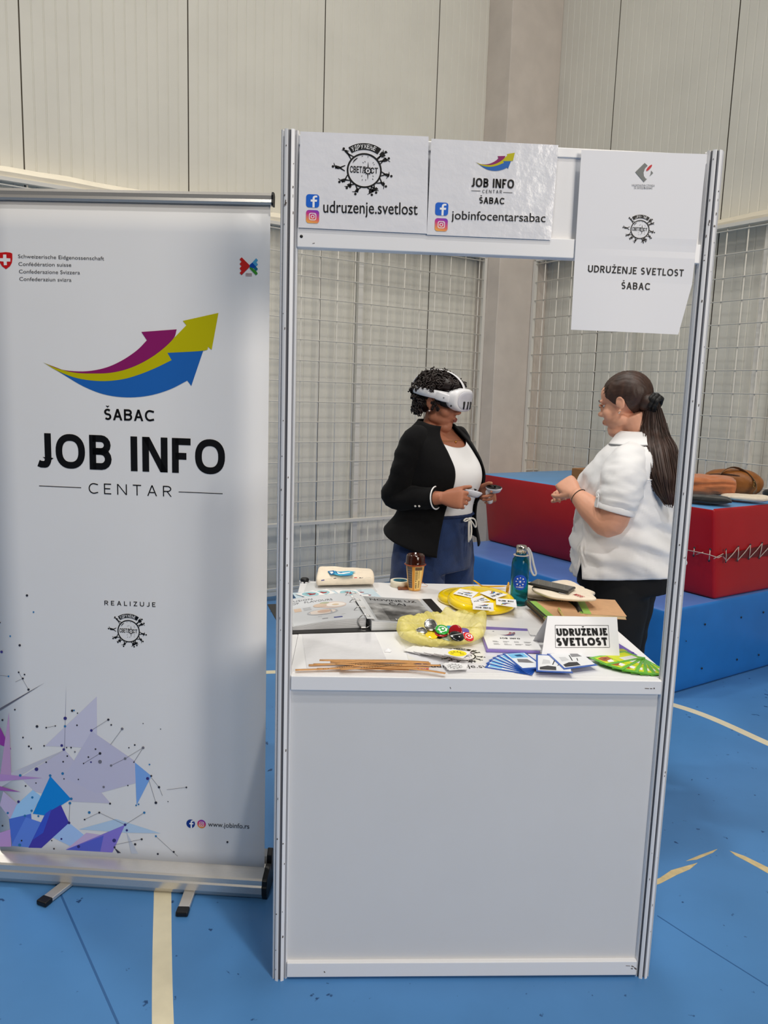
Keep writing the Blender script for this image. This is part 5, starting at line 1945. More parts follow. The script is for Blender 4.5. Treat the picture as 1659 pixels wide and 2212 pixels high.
# flat upper bag: a thick folded sheet whose right corner sticks out
zu = ZT + .052
top = [(1146, 1272), (1175, 1283), (1190, 1287.5), (1243, 1294), (1289, 1294.5), (1291, 1290), (1258, 1266), (1226, 1248), (1188, 1256), (1150, 1262)]
P_ = [tz(x, y, zu + .012) for x, y in top]
g = G()
rs = []
cen = np.mean(P_, 0)
for k, (f, dz) in enumerate(((.93, -.014), (1.0, -.009), (1.005, -.003), (.985, 0), (.7, .002), (.3, .003))):
    rs.append([cen + (p - cen) * np.array((f, f, 1)) + UPV * (dz + .002 * math.sin(i * 2.1)) for i, p in enumerate(P_)])
g.rings(rs, smooth=True)
fu = tag(obj('canvas_bag', g, M_CANVAS, subd=2), 'flat folded canvas bag with small red lettering, directly under the phone', 'bag')
g = G()
pl = Plane((0, 0, zu + .0155), (0, 0, 1), (0, 1, 0))
text_px(g, pl, 'MIRAS', (1237, 1284.5), (1255, 1290), 3.2, srgb(190, 40, 50), .02, e=.0004)
poly_px(g, pl, [(1206, 1276.5), (1222, 1281), (1222.5, 1284), (1207, 1281)], WHT, .0004)
obj('printed_design', g, PRINT, fu, recalc=False)
zp = zu + .0185
q = zq([(1228, 1277.5), (1244, 1267.5), (1160, 1251.5), (1141, 1258.5)], zp + .0085)
ph = tag(slab('smartphone', q, zp, .0085, mat('dark_grey_phone', srgb(52, 50, 48), rough=.25), bevel=.0025), 'dark grey smartphone lying on the folded canvas bag', 'phone')
fr = quad_frame(q, zp + .0087)
g = G()
fr.poly(g, [(.06, .04), (.94, .04), (.94, .96), (.06, .96)], srgb(84, 78, 70), .0002)
obj('screen', g, mat('phone_glass', srgb(70, 66, 60), rough=.08, coat=.6), ph, recalc=False)

# ---------------- spiral notebooks
M_KRAFT = mat('kraft_cover', srgb(200, 156, 116), rough=.75, noise=.05, scale=50)
M_GRN = mat('green_strip', srgb(140, 184, 84), rough=.5)
M_PAGES = mat('page_edges', srgb(222, 196, 150), rough=.8)
M_WIRE = mat('black_spiral_wire', srgb(28, 26, 26), rough=.35)


def notebook(c, w, h, rot, z, edge, label, coils):
    """spiral notebook; edge 'L' or 'T' carries the wire"""
    ca, sa = math.cos(rot), math.sin(rot)
    X, Y = np.array((ca, sa, 0)), np.array((-sa, ca, 0))
    c = np.array((c[0], c[1], z))
    t = thing('spiral_notebook', label, 'notebook', c, 'kraft spiral notebooks')
    g = G()
    g.box((-w / 2 + .002, -h / 2 + .002, .001), (w / 2 - .002, h / 2 - .002, .0105), 0, None, (X, Y, UPV), c)
    obj('pages', g, M_PAGES, t)
    for zz in (0, .0105):
        g = G()
        g.box((-w / 2, -h / 2, zz), (w / 2, h / 2, zz + .0012), 0, None, (X, Y, UPV), c)
        cv = obj('cover', g, M_KRAFT, t)
    g = G()
    if edge == 'L':
        g.box((-w / 2 + .0004, -h / 2 + .0004, .0117), (-w / 2 + w * .24, h / 2 - .0004, .0120), 0, None, (X, Y, UPV), c)
    else:
        g.box((-w / 2 + .0004, h / 2 - h * .16, .0117), (w / 2 - .0004, h / 2 - .0004, .0120), 0, None, (X, Y, UPV), c)
    obj('green_strip', g, M_GRN, cv)
    g = G()
    for k in range(coils):
        f = (k + .5) / coils - .5
        if edge == 'L':
            o_, d1_ = c + X * (-w / 2 + .001) + Y * (f * (h - .012)), X
        else:
            o_, d1_ = c + Y * (h / 2 - .001) + X * (f * (w - .012)), -Y
        o_ = o_ + UPV * .0092
        g.tube([o_ + .0085 * math.cos(a) * d1_ + .0085 * math.sin(a) * UPV for a in np.linspace(0, 2 * PI, 12, endpoint=False)], .0009, 5, closed=True)
    obj('spiral_wire', g, M_WIRE, t)
    return t


notebook((.405, .622), .185, .14, math.radians(-3), ZT, 'T', 'kraft spiral notebook with wire along its top edge, in front of the canvas bags', 28)
notebook((.352, .545), .145, .205, math.radians(4), ZT + .0155, 'L', 'kraft spiral notebook with green strip and pen, left behind the name sign', 34)
notebook((.505, .592), .145, .205, math.radians(-9), ZT + .0155, 'L', 'kraft spiral notebook hanging over the right counter edge, behind the name sign', 34)
pz = ZT + .0155 + .017
g = G()
a, b = tz(1206, 1315, pz), tz(1216, 1331, pz)
a2 = b + (b - a) * 1.0
d_ = (a2 - a) / np.linalg.norm(a2 - a)
g.tube([a, a + d_ * .004, a + d_ * .09, a + d_ * .102], [.0022, .0042, .0042, .001], 12)
pen = obj('pen', g, mat('kraft_pen', srgb(206, 178, 110), rough=.5))
tag(pen, 'kraft ballpoint pen with green clip lying on the left notebook', 'pen')
g = G()
g.bar(a + d_ * .004 + UPV * .005, a + d_ * .036 + UPV * .005, .003, .0014)
obj('clip', g, M_GRN, pen)

# ---------------- folded name sign
tl, tr2 = ony(1182.5, 1333, .205), ony(1333, 1331, .205)
bl, br = tz(1170, 1417.5, ZT + .0085), tz(1338.5, 1419.5, ZT + .0085)
bl[2] = br[2] = ZT + .0085
bl[1] = br[1] = (bl[1] + br[1]) / 2
tl[2] = tr2[2] = (tl[2] + tr2[2]) / 2
bkl, bkr = np.array((bl[0] + .004, .262, ZT + .0065)), np.array((br[0] + .004, .262, ZT + .0065))
g = G()
g.add([bl, br, tr2, tl], [(0, 1, 2, 3)])
sgn = thing('name_sign', 'folded white card name sign reading UDRUŽENJE SVETLOST, at the right front of the counter', 'sign', ((bl[0] + br[0]) / 2, .21, ZT + .0065))
fp = obj('front_face', g, M_PAPER, sgn, solid=.0009, offset=0)
g = G()
g.add([tl, tr2, bkr, bkl], [(0, 1, 2, 3)])
obj('back_face', g, M_PAPER, sgn, solid=.0009, offset=0)
pn = np.cross(br - bl, tl - bl)
pn /= np.linalg.norm(pn)
pl = Plane(bl + pn * .0008, pn)
g = G()
P8 = lambda x, y: (1000 + x / 3.687, 1160 + y / 3.687)
fr4 = [(734, 702), (1158, 704), (1168, 879), (737, 880)]
for i in range(4):
    line_px(g, pl, P8(*fr4[i]), P8(*fr4[(i + 1) % 4]), .8, BLK)
caps_px(g, pl, 'UDRUŽENJE', P8(749, 788), P8(1153, 784), 15.8, BLK, .27, .085)
caps_px(g, pl, 'SVETLOST', P8(750, 868), P8(1156, 864), 17.2, BLK, .27, .085)
obj('lettering', g, PRINT, fp, recalc=False)
# stack of rounded cards beside it
M_GREYE = mat('grey_card', srgb(205, 205, 208), rough=.4)
for k in range(7):
    q = rect((.226 + .0012 * k, .305 + .006 * k), .045, .075, math.radians(-6))
    g = G()
    fr = quad_frame(q, ZT + .0014 + .0022 * k)
    g.prism([fr.at(x, y) for x, y in rrect(0, 0, 1, 1, .12)], (0, 0, 1), .0014)
    tag(obj('rounded_card', g, M_CARD_W if k % 2 == 0 else M_GREYE),
        ['bottom', 'second lowest', 'third lowest', 'middle', 'third highest', 'second highest', 'top'][k] + ' card of the small rounded stack left of the name sign', 'card', 'rounded cards beside the name sign')

# ---------------- JOB INFO leaflets in a purple folder
M_PURP = mat('violet_folder', srgb(128, 108, 186), rough=.3, coat=.3)
zf = ZT + .0012
q = zq([(1050, 1404), (1167, 1407), (1147, 1358), (1034, 1352)], zf + .007)
tag(slab('document_folder', q, zf, .007, M_PURP, bevel=.002), 'violet document folder lying under the JOB INFO leaflet, left of the name sign', 'folder')
q = zq([(1054, 1398.5), (1170, 1402.5), (1149, 1362.5), (1039, 1358.5)], zf + .012)
o = tag(slab('leaflet', q, zf + .0075, .003, M_CARD_W), 'white JOB INFO leaflet with small arrows logo on the violet folder', 'leaflet')
fr = quad_frame(q, zf + .0106)
g = G()
arrow_logo(g, fr, .33, .68, .33, .16, .0002, (srgb(170, 40, 60), srgb(140, 130, 140), srgb(90, 90, 140)))
fr.poly(g, [(.53, .84), (.56, .90), (.60, .86), (.66, .90), (.66, .84)], srgb(150, 40, 70), .0003)
stroke_text(g, 'JOB INFO', fr.at(.30, .50), fr.at(.70, .505), np.linalg.norm(fr.ey) * .07, UPV, BLK, .19, .16, .0003)
rr = random.Random(3)
for u in (.14, .34, .55, .74):
    for k, v in enumerate((.36, .32, .23, .19)):
        w_ = rr.uniform(.07, .15)
        fr.poly(g, [(u, v), (u + w_, v), (u + w_, v + .014), (u, v + .014)], srgb(120, 120, 125), .0003)
fr.poly(g, [(.22, .90), (.25, .90), (.25, .92), (.22, .92)], srgb(40, 40, 80), .0003)
obj('printed_design', g, PRINT, o, recalc=False)
q = zq([(928, 1351), (1062, 1354), (1046, 1335), (904, 1322.5)], ZT + .006)
o = tag(slab('leaflet', q, ZT + .0042, .0014, M_CARD_W), 'white leaflet with a tiny sun drawing, between binder and yellow disc', 'leaflet')
fr = quad_frame(q, ZT + .0057)
g = G()
sub = Fr(fr.at(.24, .55), fr.ex / np.linalg.norm(fr.ex) * .008, fr.ey / np.linalg.norm(fr.ey) * .008, UPV)
sub.ring(g, (0, 0), .85, 1.1, srgb(110, 110, 112), .0003, 16, 0, PI)
for a in np.linspace(0, PI, 5):
    sub.line(g, (1.3 * math.cos(a), 1.3 * math.sin(a)), (1.7 * math.cos(a), 1.7 * math.sin(a)), .2, srgb(110, 110, 112), .0003)
for k in range(5):
    fr.poly(g, [(.72, .25 + .12 * k), (.92, .25 + .12 * k), (.92, .27 + .12 * k), (.72, .27 + .12 * k)], srgb(175, 175, 180), .0003)
obj('printed_design', g, PRINT, o, recalc=False)

# ---------------- crumpled yellow plastic bag full of badges
M_PB = mat('thin_yellow_film', srgb(252, 240, 140), rough=.2, spec=.6, alpha=.52, bump=.9, bscale=38)
bc_ = np.array((-.052, .298, ZT + .0012))
g = G()
n = 150
prof = [(.55, .0), (.86, .003), (1.0, .018), (1.03, .032), (.97, .046), (.84, .054), (.70, .047), (.60, .032), (.52, .020), (.30, .014), (.02, .013)]
rs = []
for j, (r, z) in enumerate(prof):
    ring_ = []
    for i in range(n):
        a = 2 * PI * i / n
        v = Vector((math.cos(a) * 2.2, math.sin(a) * 2.2, j * .55))
        d = mnoise.fractal(v, 1, 2, 4)
        d2_ = mnoise.fractal(v * 2.7, 1, 2, 3) + .8 * mnoise.fractal(Vector((v.x * 6, v.y * 6, v.z * 3)), 1, 2, 3)
        rx, ry = .128, .094
        # the bag bulges to the back right and sags at the front
        lob = 1 + .06 * math.cos(a - 2.9) + .08 * math.cos(2 * (a - .6))
        hgt = .92 + .42 * max(0, math.cos(a - 1.05)) ** 2 + .22 * max(0, math.cos(a - 2.6)) ** 2 - .45 * max(0, -math.sin(a))
        k = r * lob * (1 + .07 * d + .03 * d2_ * (z > .004))
        zz = max(z * hgt * (1 + .48 * d) + .0075 * d2_ * (z > .004), 0.0)
        ring_.append((bc_[0] + rx * k * math.cos(a), bc_[1] + ry * k * math.sin(a), bc_[2] + zz))
    rs.append(ring_)
g.rings(rs, smooth=True, caps=(True, True))
pbag = tag(obj('plastic_bag', g, M_PB, subd=1), 'crumpled yellow see-through plastic bag full of button badges, middle of the counter', 'bag')
P9 = lambda x, y, z: tz(840 + x / 7.54, 1310 + y / 7.54, z)


def badge(px, z, r, tilt, face, label, deco=None, back=False, th=.004):
    c = P9(px[0], px[1], ZT + z)
    Rm = Matrix.Rotation(math.radians(tilt[1]), 3, 'Z') @ Matrix.Rotation(math.radians(tilt[0]), 3, 'X')
    X, Y, Z = [np.array(Rm @ Vector(v)) for v in ((1, 0, 0), (0, 1, 0), (0, 0, 1))]
    g = G()
    g.lathe([(0, th), (r * .85, th), (r * .97, th * .7), (r, th * .3), (r * .96, 0), (0, 0)], c, 28, ax=(X, Y, Z))
    o = tag(obj('button_badge', g, mat('badge_' + str(face), srgb(*face), rough=.15, coat=.6) if not back else M_METAL), label, 'badge', 'button badges in the yellow bag')
    g = G()
    fr = Fr(c + Z * (th + .0003), X * r, Y * r, Z)
    if deco == 'ring':
        fr.ring(g, (0, 0), .45, .6, WHT, .0003, 20)
        fr.dot(g, (.1, .05), .2, WHT, .0003, 10)
        fr.line(g, (-.7, -.2), (-.3, .5), .12, WHT, .0003)
        fr.line(g, (.5, -.5), (.75, .2), .12, WHT, .0003)
    elif deco == 'bar':
        fr.line(g, (-.7, .1), (.75, .25), .08, srgb(200, 200, 200), .0003)
        fr.dot(g, (.2, -.3), .1, WHT, .0003, 8)
    elif deco == 'dot':
        fr.dot(g, (0, 0), .55, WHT, .0003, 16)
    if g.v:
        obj('printed_design', g, PRINT, o, recalc=False)
    if back:
        g = G()
        g.tube([fr.at(.8 * math.cos(a), .8 * math.sin(a), .001) for a in np.linspace(0, 2 * PI, 20, endpoint=False)], .001, 6, closed=True)
        g.tube([fr.at(-.7, .1, .002), fr.at(0, -.05, .004), fr.at(.7, .1, .002)], .0008, 6)
        obj('safety_pin', g, M_METAL, o)
    return o


badge((680, 305), .052, 0.0201, (48, 14), (160, 170, 172), 'silver-backed badge standing at the rear of the yellow bag', back=True)
badge((530, 415), .036, 0.0177, (20, -12), (180, 180, 180), 'silver-backed badge lying at the left inside the yellow bag', back=True)
badge((865, 385), .044, 0.0201, (26, 6), (46, 168, 62), 'green button badge with white drawing in the yellow bag', 'ring')
badge((985, 372), .040, 0.0146, (20, 0), (40, 150, 205), 'small bright blue badge beside the green badge', None)
badge((1055, 385), .037, 0.0171, (40, -30), (240, 240, 240), 'white badge with dark rim behind the long red badge', 'dot')
badge((850, 450), .033, 0.0195, (8, 0), (176, 24, 34), 'red badge lying flat in front of the green badge', None)
badge((1085, 415), .040, 0.0207, (70, -24), (170, 26, 36), 'red badge standing on edge beside the purple badge', None)
badge((1215, 410), .034, 0.0171, (15, -20), (104, 84, 160), 'purple badge at the right inside the yellow bag', None)
badge((1105, 490), .036, 0.0214, (24, 18), (22, 24, 26), 'black badge with thin grey line in the yellow bag', 'bar')
badge((1290, 500), .026, 0.0171, (32, 30), (218, 40, 44), 'red badge with white drawing at the far right of the bag', 'ring')
badge((690, 480), .030, 0.0183, (15, 12), (236, 206, 30), 'yellow badge in front at the left of the bag', None)
badge((700, 395), .036, 0.0152, (35, 24), (232, 200, 20), 'small yellow badge leaning on the silver badge', None)
badge((830, 505), .022, 0.0201, (6, 0), (30, 34, 48), 'dark blue badge lowest in the yellow bag', None)
badge((960, 520), .024, 0.0189, (10, 20), (150, 165, 140), 'grey green badge under the black badge', None)

# ---------------- fan of square stickers in front of the bag
STK = ['leftmost, edge only showing', 'second from the left', 'third from the left', 'fourth from the left', 'fifth, with pink dashes', 'sixth, with pink dashes', 'with dark crescent print', 'with black moon print next to the yellow one', 'with yellow half sun, rightmost']
for k in range(9):
    f = k / 8
    px = (900 + 88 * f, 1404.5 + 7.5 * f)
    z = ZT + .0042 + .0024 * k
    c = tz(*px, z)
    q = rect(c, .054, .054, math.radians(-34 + 6 * f + (5 if k % 2 else -3)))
    o = tag(slab('square_sticker', q, z, .0011, M_CARD_W), 'white square sticker before the yellow bag, ' + STK[k], 'sticker', 'square stickers in front of the yellow bag')
    g = G()
    fr = quad_frame(q, z + .0012)
    if k == 8:
        fr.dot(g, (.5, .5), .46, srgb(245, 226, 30), .0002, 30)
        fr.ring(g, (.5, .42), .20, .23, BLK, .0004, 16, 0, PI)
        for a in np.linspace(.2, PI - .2, 6):
            fr.line(g, (.5 + .27 * math.cos(a), .42 + .27 * math.sin(a)), (.5 + .40 * math.cos(a + .05), .42 + .38 * math.sin(a)), .05, BLK, .0004, .02)
        fr.ring(g, (.3, .3), .05, .07, BLK, .0004, 12)
    elif k in (6, 7):
        fr.poly(g, [(.62, .12), (.86, .30), (.90, .62), (.80, .86), (.76, .55), (.68, .35)], BLK, .0002)
    elif k >= 3:
        fr.poly(g, [(.7, .2), (.92, .26), (.92, .33), (.7, .28)], srgb(190, 50, 100), .0002)
    if g.v:
        obj('printed_design', g, PRINT, o, recalc=False)
# little stack of sun emblem stickers
rr = random.Random(11)
for k in range(6):
    z = ZT + .0012 + .0016 * k
    c = tz(986 + rr.uniform(-4, 4), 1439.5 + rr.uniform(-.8, .8), z)
    q = rect(c, .050, .048, math.radians(rr.uniform(-26, 14)))
    o = tag(slab('emblem_sticker', q, z, .0011, M_CARD_W), ['lowest', 'second lowest', 'third lowest', 'fourth lowest', 'second highest', 'topmost'][k] + ' white sticker of the small sun emblem stack at the counter front', 'sticker', 'sun emblem stickers')
    if k == 5:
        fr = quad_frame(q, z + .0012)
        g = G()
        fr.ring(g, (.5, .5), .24, .27, BLK, .0002, 24)
        for a in np.linspace(0, 2 * PI, 12, endpoint=False):
            fr.line(g, (.5 + .31 * math.cos(a), .5 + .31 * math.sin(a)), (.5 + .42 * math.cos(a + .15), .5 + .42 * math.sin(a + .15)), .045, BLK, .0002, .02)
        fr.poly(g, [(.36, .47), (.64, .47), (.64, .52), (.36, .52)], srgb(110, 110, 112), .0003)
        obj('printed_design', g, PRINT, o, recalc=False)
# paper scrap
g = G()
c = tz(838, 1408)
g.add([c + np.array(v) for v in ((-.010, -.004, .001), (.006, -.006, .001), (.010, .004, .003), (0, .003, .009), (-.008, .006, .004), (-.003, -.001, .006))], [(0, 1, 3, 5), (1, 2, 3), (0, 5, 4), (5, 3, 4)], 0, False)
tag(obj('paper_scrap', g, M_PAPER, solid=.0004), 'tiny crumpled white paper scrap beside the plain laminated sheet', 'scrap')


# ---------------- fans of playing-card sized picture cards
def fan(pivot, angles, w, h, z0, border, inner, names, group, art, step=.0016):
    for k, a in enumerate(angles):
        a = math.radians(a)
        d = np.array((math.cos(a), math.sin(a)))
        s = np.array((-d[1], d[0]))
        p = np.array(pivot) - d * .006
        q = [p - s * w / 2, p + d * h - s * w / 2, p + d * h + s * w / 2, p + s * w / 2]
        z = z0 + step * k
        o = tag(slab('picture_card', q, z, .0012, mat('card_' + group[:5] + str(border), srgb(*border), rough=.3, coat=.2)), names[k], 'card', group)
        g = G()
        fr = quad_frame(q, z + .0013)
        fr.poly(g, [(.05, .08), (.95, .08), (.95, .92), (.05, .92)], srgb(*inner), .0002)
        art(g, fr, k)
        obj('printed_design', g, PRINT, o, recalc=False)


def blue_art(g, fr, k):
    fr.poly(g, [(.66, .14), (.93, .14), (.93, .86), (.66, .86)], srgb(120, 190, 235), .0003)
    fr.poly(g, [(.72, .3), (.86, .34), (.84, .62), (.74, .58)], srgb(30, 80, 130), .0005)
    fr.poly(g, [(.30, .2), (.55, .3), (.6, .7), (.4, .8), (.34, .5)], srgb(120, 120, 125), .0003)


def green_art(g, fr, k):
    fr.poly(g, [(.08, .12), (.60, .12), (.60, .88), (.08, .88)], srgb(206, 214, 32), .0003)
    fr.poly(g, [(.62, .15), (.92, .15), (.92, .85), (.62, .85)], srgb(206, 214, 32), .0003)
    fr.poly(g, [(.10, .55), (.45, .55), (.45, .88), (.10, .88)], WHT, .0005)
    for j in range(5):
        fr.poly(g, [(.13, .59 + .055 * j), (.42, .59 + .055 * j), (.42, .60 + .055 * j), (.13, .60 + .055 * j)], srgb(170, 170, 175), .0006)
    fr.poly(g, [(.62, .25), (.75, .18), (.90, .30), (.88, .62), (.76, .75), (.64, .6)], srgb(168, 88, 40), .0005)
    fr.poly(g, [(.66, .55), (.80, .62), (.84, .80), (.70, .82)], WHT, .0006)
    fr.poly(g, [(.70, .34), (.82, .38), (.80, .48), (.72, .46)], srgb(110, 50, 20), .0006)


pv = tz(1146, 1449)
fan(pv[:2] + np.array((0.004, -.004)), [155, 142, 131, 121, 112, 102], .068, .125, ZT + .0012, (34, 88, 180), (226, 232, 240),
    ['blue-edged picture card lying furthest left in the blue fan', 'second blue-edged picture card from the left of the fan', 'third blue-edged picture card from the left of the fan', 'fourth blue-edged picture card from the left of the fan',
     'fifth blue-edged picture card from the left of the fan', 'blue-edged picture card pointing straight back in the blue fan'], 'blue picture cards', blue_art)


def photo_art(g, fr, k):
    fr.poly(g, [(.10, .10), (.55, .10), (.55, .30), (.32, .34), (.10, .24)], srgb(50, 50, 54), .0003)
    fr.poly(g, [(.55, .62), (.85, .58), (.80, .85), (.60, .82)], srgb(130, 130, 135), .0003)
    fr.poly(g, [(.16, .42), (.40, .46), (.38, .66), (.2, .7)], srgb(200, 202, 206), .0003)
    fr.line(g, (.46, .40), (.54, .74), .03, srgb(40, 40, 44), .0004)
    fr.line(g, (.60, .36), (.66, .52), .025, srgb(40, 40, 44), .0004)


for k, (qd, lb) in enumerate((([(1158, 1451), (1238, 1454.5), (1208, 1416), (1158, 1414)], 'blue-edged card with black and white photo right of the blue fan'),
                              ([(1218, 1446.5), (1291, 1437.5), (1256, 1417.5), (1182, 1412.5)], 'blue-edged black and white photo card touching the green fan'))):
    z = ZT + .012 + .0018 * k
    q = zq(qd, z)
    o = tag(slab('picture_card', q, z, .0012, MATS['card_blue ' + str((34, 88, 180))]), lb, 'card', 'blue picture cards')
    g = G()
    fr = quad_frame(q, z + .0013)
    fr.poly(g, [(.05, .06), (.95, .06), (.95, .94), (.05, .94)], srgb(228, 230, 234), .0002)
    photo_art(g, fr, k)
    obj('printed_design', g, PRINT, o, recalc=False)
pv = tz(1364, 1427)
ng = ['green card lying furthest right in the green fan', 'second green card from the right of the green fan', 'third green card from the right of the green fan', 'fourth green card from the right of the green fan',
      'fifth green card from the right of the green fan', 'green card just under the leftmost one of the green fan', 'green and yellow card on top, leftmost of the green fan']
fan(pv[:2] + np.array((.008, .014)), [284, 272, 262, 252, 241, 225, 206], .066, .138, ZT + .0012, (92, 176, 40), (110, 186, 44), ng, 'green picture cards', green_art)
for k, (dx, dy, r_) in enumerate(((0, 0, 100), (-.012, .006, 112))):
    c = (.441 + dx, .222 + dy)
    q = rect(c, .105, .066, math.radians(r_))
    z = ZT + .0012 + .0016 * k
    o = tag(slab('picture_card', q, z, .0012, mat('violet_card', srgb(96, 70, 170), rough=.3)), ['violet card with green leaf picture, lower of two behind the name sign', 'violet card with green leaf picture, upper of two behind the name sign'][k], 'card', 'violet picture cards')
    g = G()
    fr = quad_frame(q, z + .0013)
    fr.poly(g, [(.12, .18), (.34, .12), (.40, .5), (.20, .6)], srgb(176, 190, 50), .0003)
    fr.poly(g, [(.14, .66), (.36, .62), (.38, .9), (.2, .94)], srgb(176, 190, 50), .0003)
    obj('printed_design', g, PRINT, o, recalc=False)
# ================================================================== people
def interp(tab, z):
    zs = [r[0] for r in tab]
    out = []
    for k in range(1, len(tab[0])):
        ys = [r[k] for r in tab]
        i = min(max(int(np.searchsorted(zs, z)) - 1, 0), len(zs) - 2)
        t = min(max((z - zs[i]) / (zs[i + 1] - zs[i]), 0), 1)
        # monotone-ish cubic
        m0 = (ys[i + 1] - ys[i - 1]) / (zs[i + 1] - zs[i - 1]) if i > 0 else (ys[i + 1] - ys[i]) / (zs[i + 1] - zs[i])
        m1 = (ys[i + 2] - ys[i]) / (zs[i + 2] - zs[i]) if i + 2 < len(zs) else (ys[i + 1] - ys[i]) / (zs[i + 1] - zs[i])
        h = zs[i + 1] - zs[i]
        t2, t3 = t * t, t * t * t
        out.append((2 * t3 - 3 * t2 + 1) * ys[i] + (t3 - 2 * t2 + t) * h * m0 + (-2 * t3 + 3 * t2) * ys[i + 1] + (t3 - t2) * h * m1)
    return out


class Body:
    """local frame: x to the person's left, y forward, z up; base on the floor"""

    def __init__(self, base, fwd, torso):
        self.b = np.array((*base, 0.0))
        f = np.array((*fwd, 0.0))
        self.F = f / np.linalg.norm(f)
        self.L = np.array((-self.F[1], self.F[0], 0))
        self.U = np.array((0, 0, 1.0))
        self.T = torso                           # rows: z, half width, front depth, back depth, centre y, squareness

    def w(self, p):
        return self.b + self.L * p[0] + self.F * p[1] + self.U * p[2]

    def skin(self, z, th, off=0.0):
        """point on the trunk at height z; th = 0 in front, +90 deg at the person's left"""
        rx, rf, rb, cy, pw = interp(self.T, z)
        c, s = math.cos(th), math.sin(th)
        e = 2.0 / pw
        r = rf if c > 0 else rb
        x = math.copysign(abs(s) ** e, s) * (rx + off)
        y = cy + math.copysign(abs(c) ** e, c) * (r + off)
        return np.array((x, y, z))

    def trunk(self, g, z0, z1, off=0.0, n=40, k=30):
        g.rings([[self.w(self.skin(z0 + (z1 - z0) * i / k, 2 * PI * j / n, off)) for j in range(n)] for i in range(k + 1)])

    def garment(self, zlo, zhi, off, open_=None, n=72, k=40, wrinkle=None, closed=True):
        """cloth around the trunk; zlo, zhi, off are functions (of angle / of v, angle); open_(v) = half angle left free in front"""
        rs = []
        for i in range(k + 1):
            v = i / k
            r = []
            for j in range(n):
                if open_ is None:
                    th = 2 * PI * j / n
                else:
                    aL, aR = open_(v)
                    th = aL + (2 * PI - aL - aR) * j / (n - 1)
                thn = (th + PI) % (2 * PI) - PI
                z = zlo(thn) + (zhi(thn) - zlo(thn)) * v
                o = off(v, thn)
                p = self.skin(z, th, o)
                if wrinkle:
                    w_ = wrinkle(p, thn, v)
                    d = np.array((math.sin(th), math.cos(th), 0))
                    p = p + d * w_
                r.append(self.w(p))
            rs.append(r)
        g = G()
        g.rings(rs, caps=(False, False), closed=open_ is None)
        return g

    def limb(self, g, pts, rad, n=20, sub=6, wr=0.0, seed=0, squash=1.0, col=None):
        """tapering tube through joints (local), smooth bends"""
        P = [np.array(p, float) for p in pts]
        Q, R_ = [], []
        m = len(P)
        for i in range(m - 1):
            p0, p1, p2, p3 = P[max(i - 1, 0)], P[i], P[i + 1], P[min(i + 2, m - 1)]
            for s_ in range(sub):
                t = s_ / sub
                a = .5 * (2 * p1 + (p2 - p0) * t + (2 * p0 - 5 * p1 + 4 * p2 - p3) * t * t + (3 * p1 - p0 - 3 * p2 + p3) * t ** 3)
                Q.append(self.w(a))
                R_.append(rad[i] + (rad[i + 1] - rad[i]) * (t * t * (3 - 2 * t)))
        Q.append(self.w(P[-1]))
        R_.append(rad[-1])
        o = len(g.v)
        g.tube(Q, R_, n, flat=squash, col=col)
        if wr:
            for i in range(o, len(g.v)):
                v = np.array(g.v[i])
                c = Q[min((i - o) // n, len(Q) - 1)]
                d = v - c
                q = Vector((v[0] * 14 + seed, v[1] * 14, v[2] * 26))
                g.v[i] = tuple(c + d * (1 + wr * mnoise.fractal(q, 1, 2, 3)))


def organic(name, gs, voxel, m, parent, smooth=4, fac=.5, keep=None):
    """melt closed shapes into one continuous skin"""
    me = bpy.data.meshes.new(name + '_src')
    vs, fs, o = [], [], 0
    for g in gs:
        vs += g.v
        fs += [tuple(i + o for i in f) for f in g.f]
        o += len(g.v)
    me.from_pydata(vs, [], fs)
    bm = bmesh.new()
    bm.from_mesh(me)
    bmesh.ops.recalc_face_normals(bm, faces=bm.faces)
    bm.to_mesh(me)
    bm.free()
    ob = bpy.data.objects.new('src', me)
    COL.objects.link(ob)
    r = ob.modifiers.new('r', 'REMESH')
    r.mode = 'VOXEL'
    r.voxel_size = voxel
    r.use_smooth_shade = True
    if smooth:
        s = ob.modifiers.new('s', 'SMOOTH')
        s.factor, s.iterations = fac, smooth
    dg = bpy.context.evaluated_depsgraph_get()
    out = bpy.data.meshes.new_from_object(ob.evaluated_get(dg))
    bpy.data.objects.remove(ob)
    bpy.data.meshes.remove(me)
    out.name = name
    V = np.empty(len(out.vertices) * 3)
    out.vertices.foreach_get('co', V)
    V = V.reshape(-1, 3)
    lo, hi = V.min(0), V.max(0)
    o0 = np.array(((lo[0] + hi[0]) / 2, (lo[1] + hi[1]) / 2, lo[2]))
    out.vertices.foreach_set('co', (V - o0).ravel())
    out.polygons.foreach_set('use_smooth', [True] * len(out.polygons))
    out.materials.clear()
    out.materials.append(m)
    out.update()
    o = bpy.data.objects.new(name, out)
    COL.objects.link(o)
    ORI[o.name] = o0
    o.parent = parent
    o.location = Vector(o0 - (ORI[parent.name] if parent else 0))
    return o


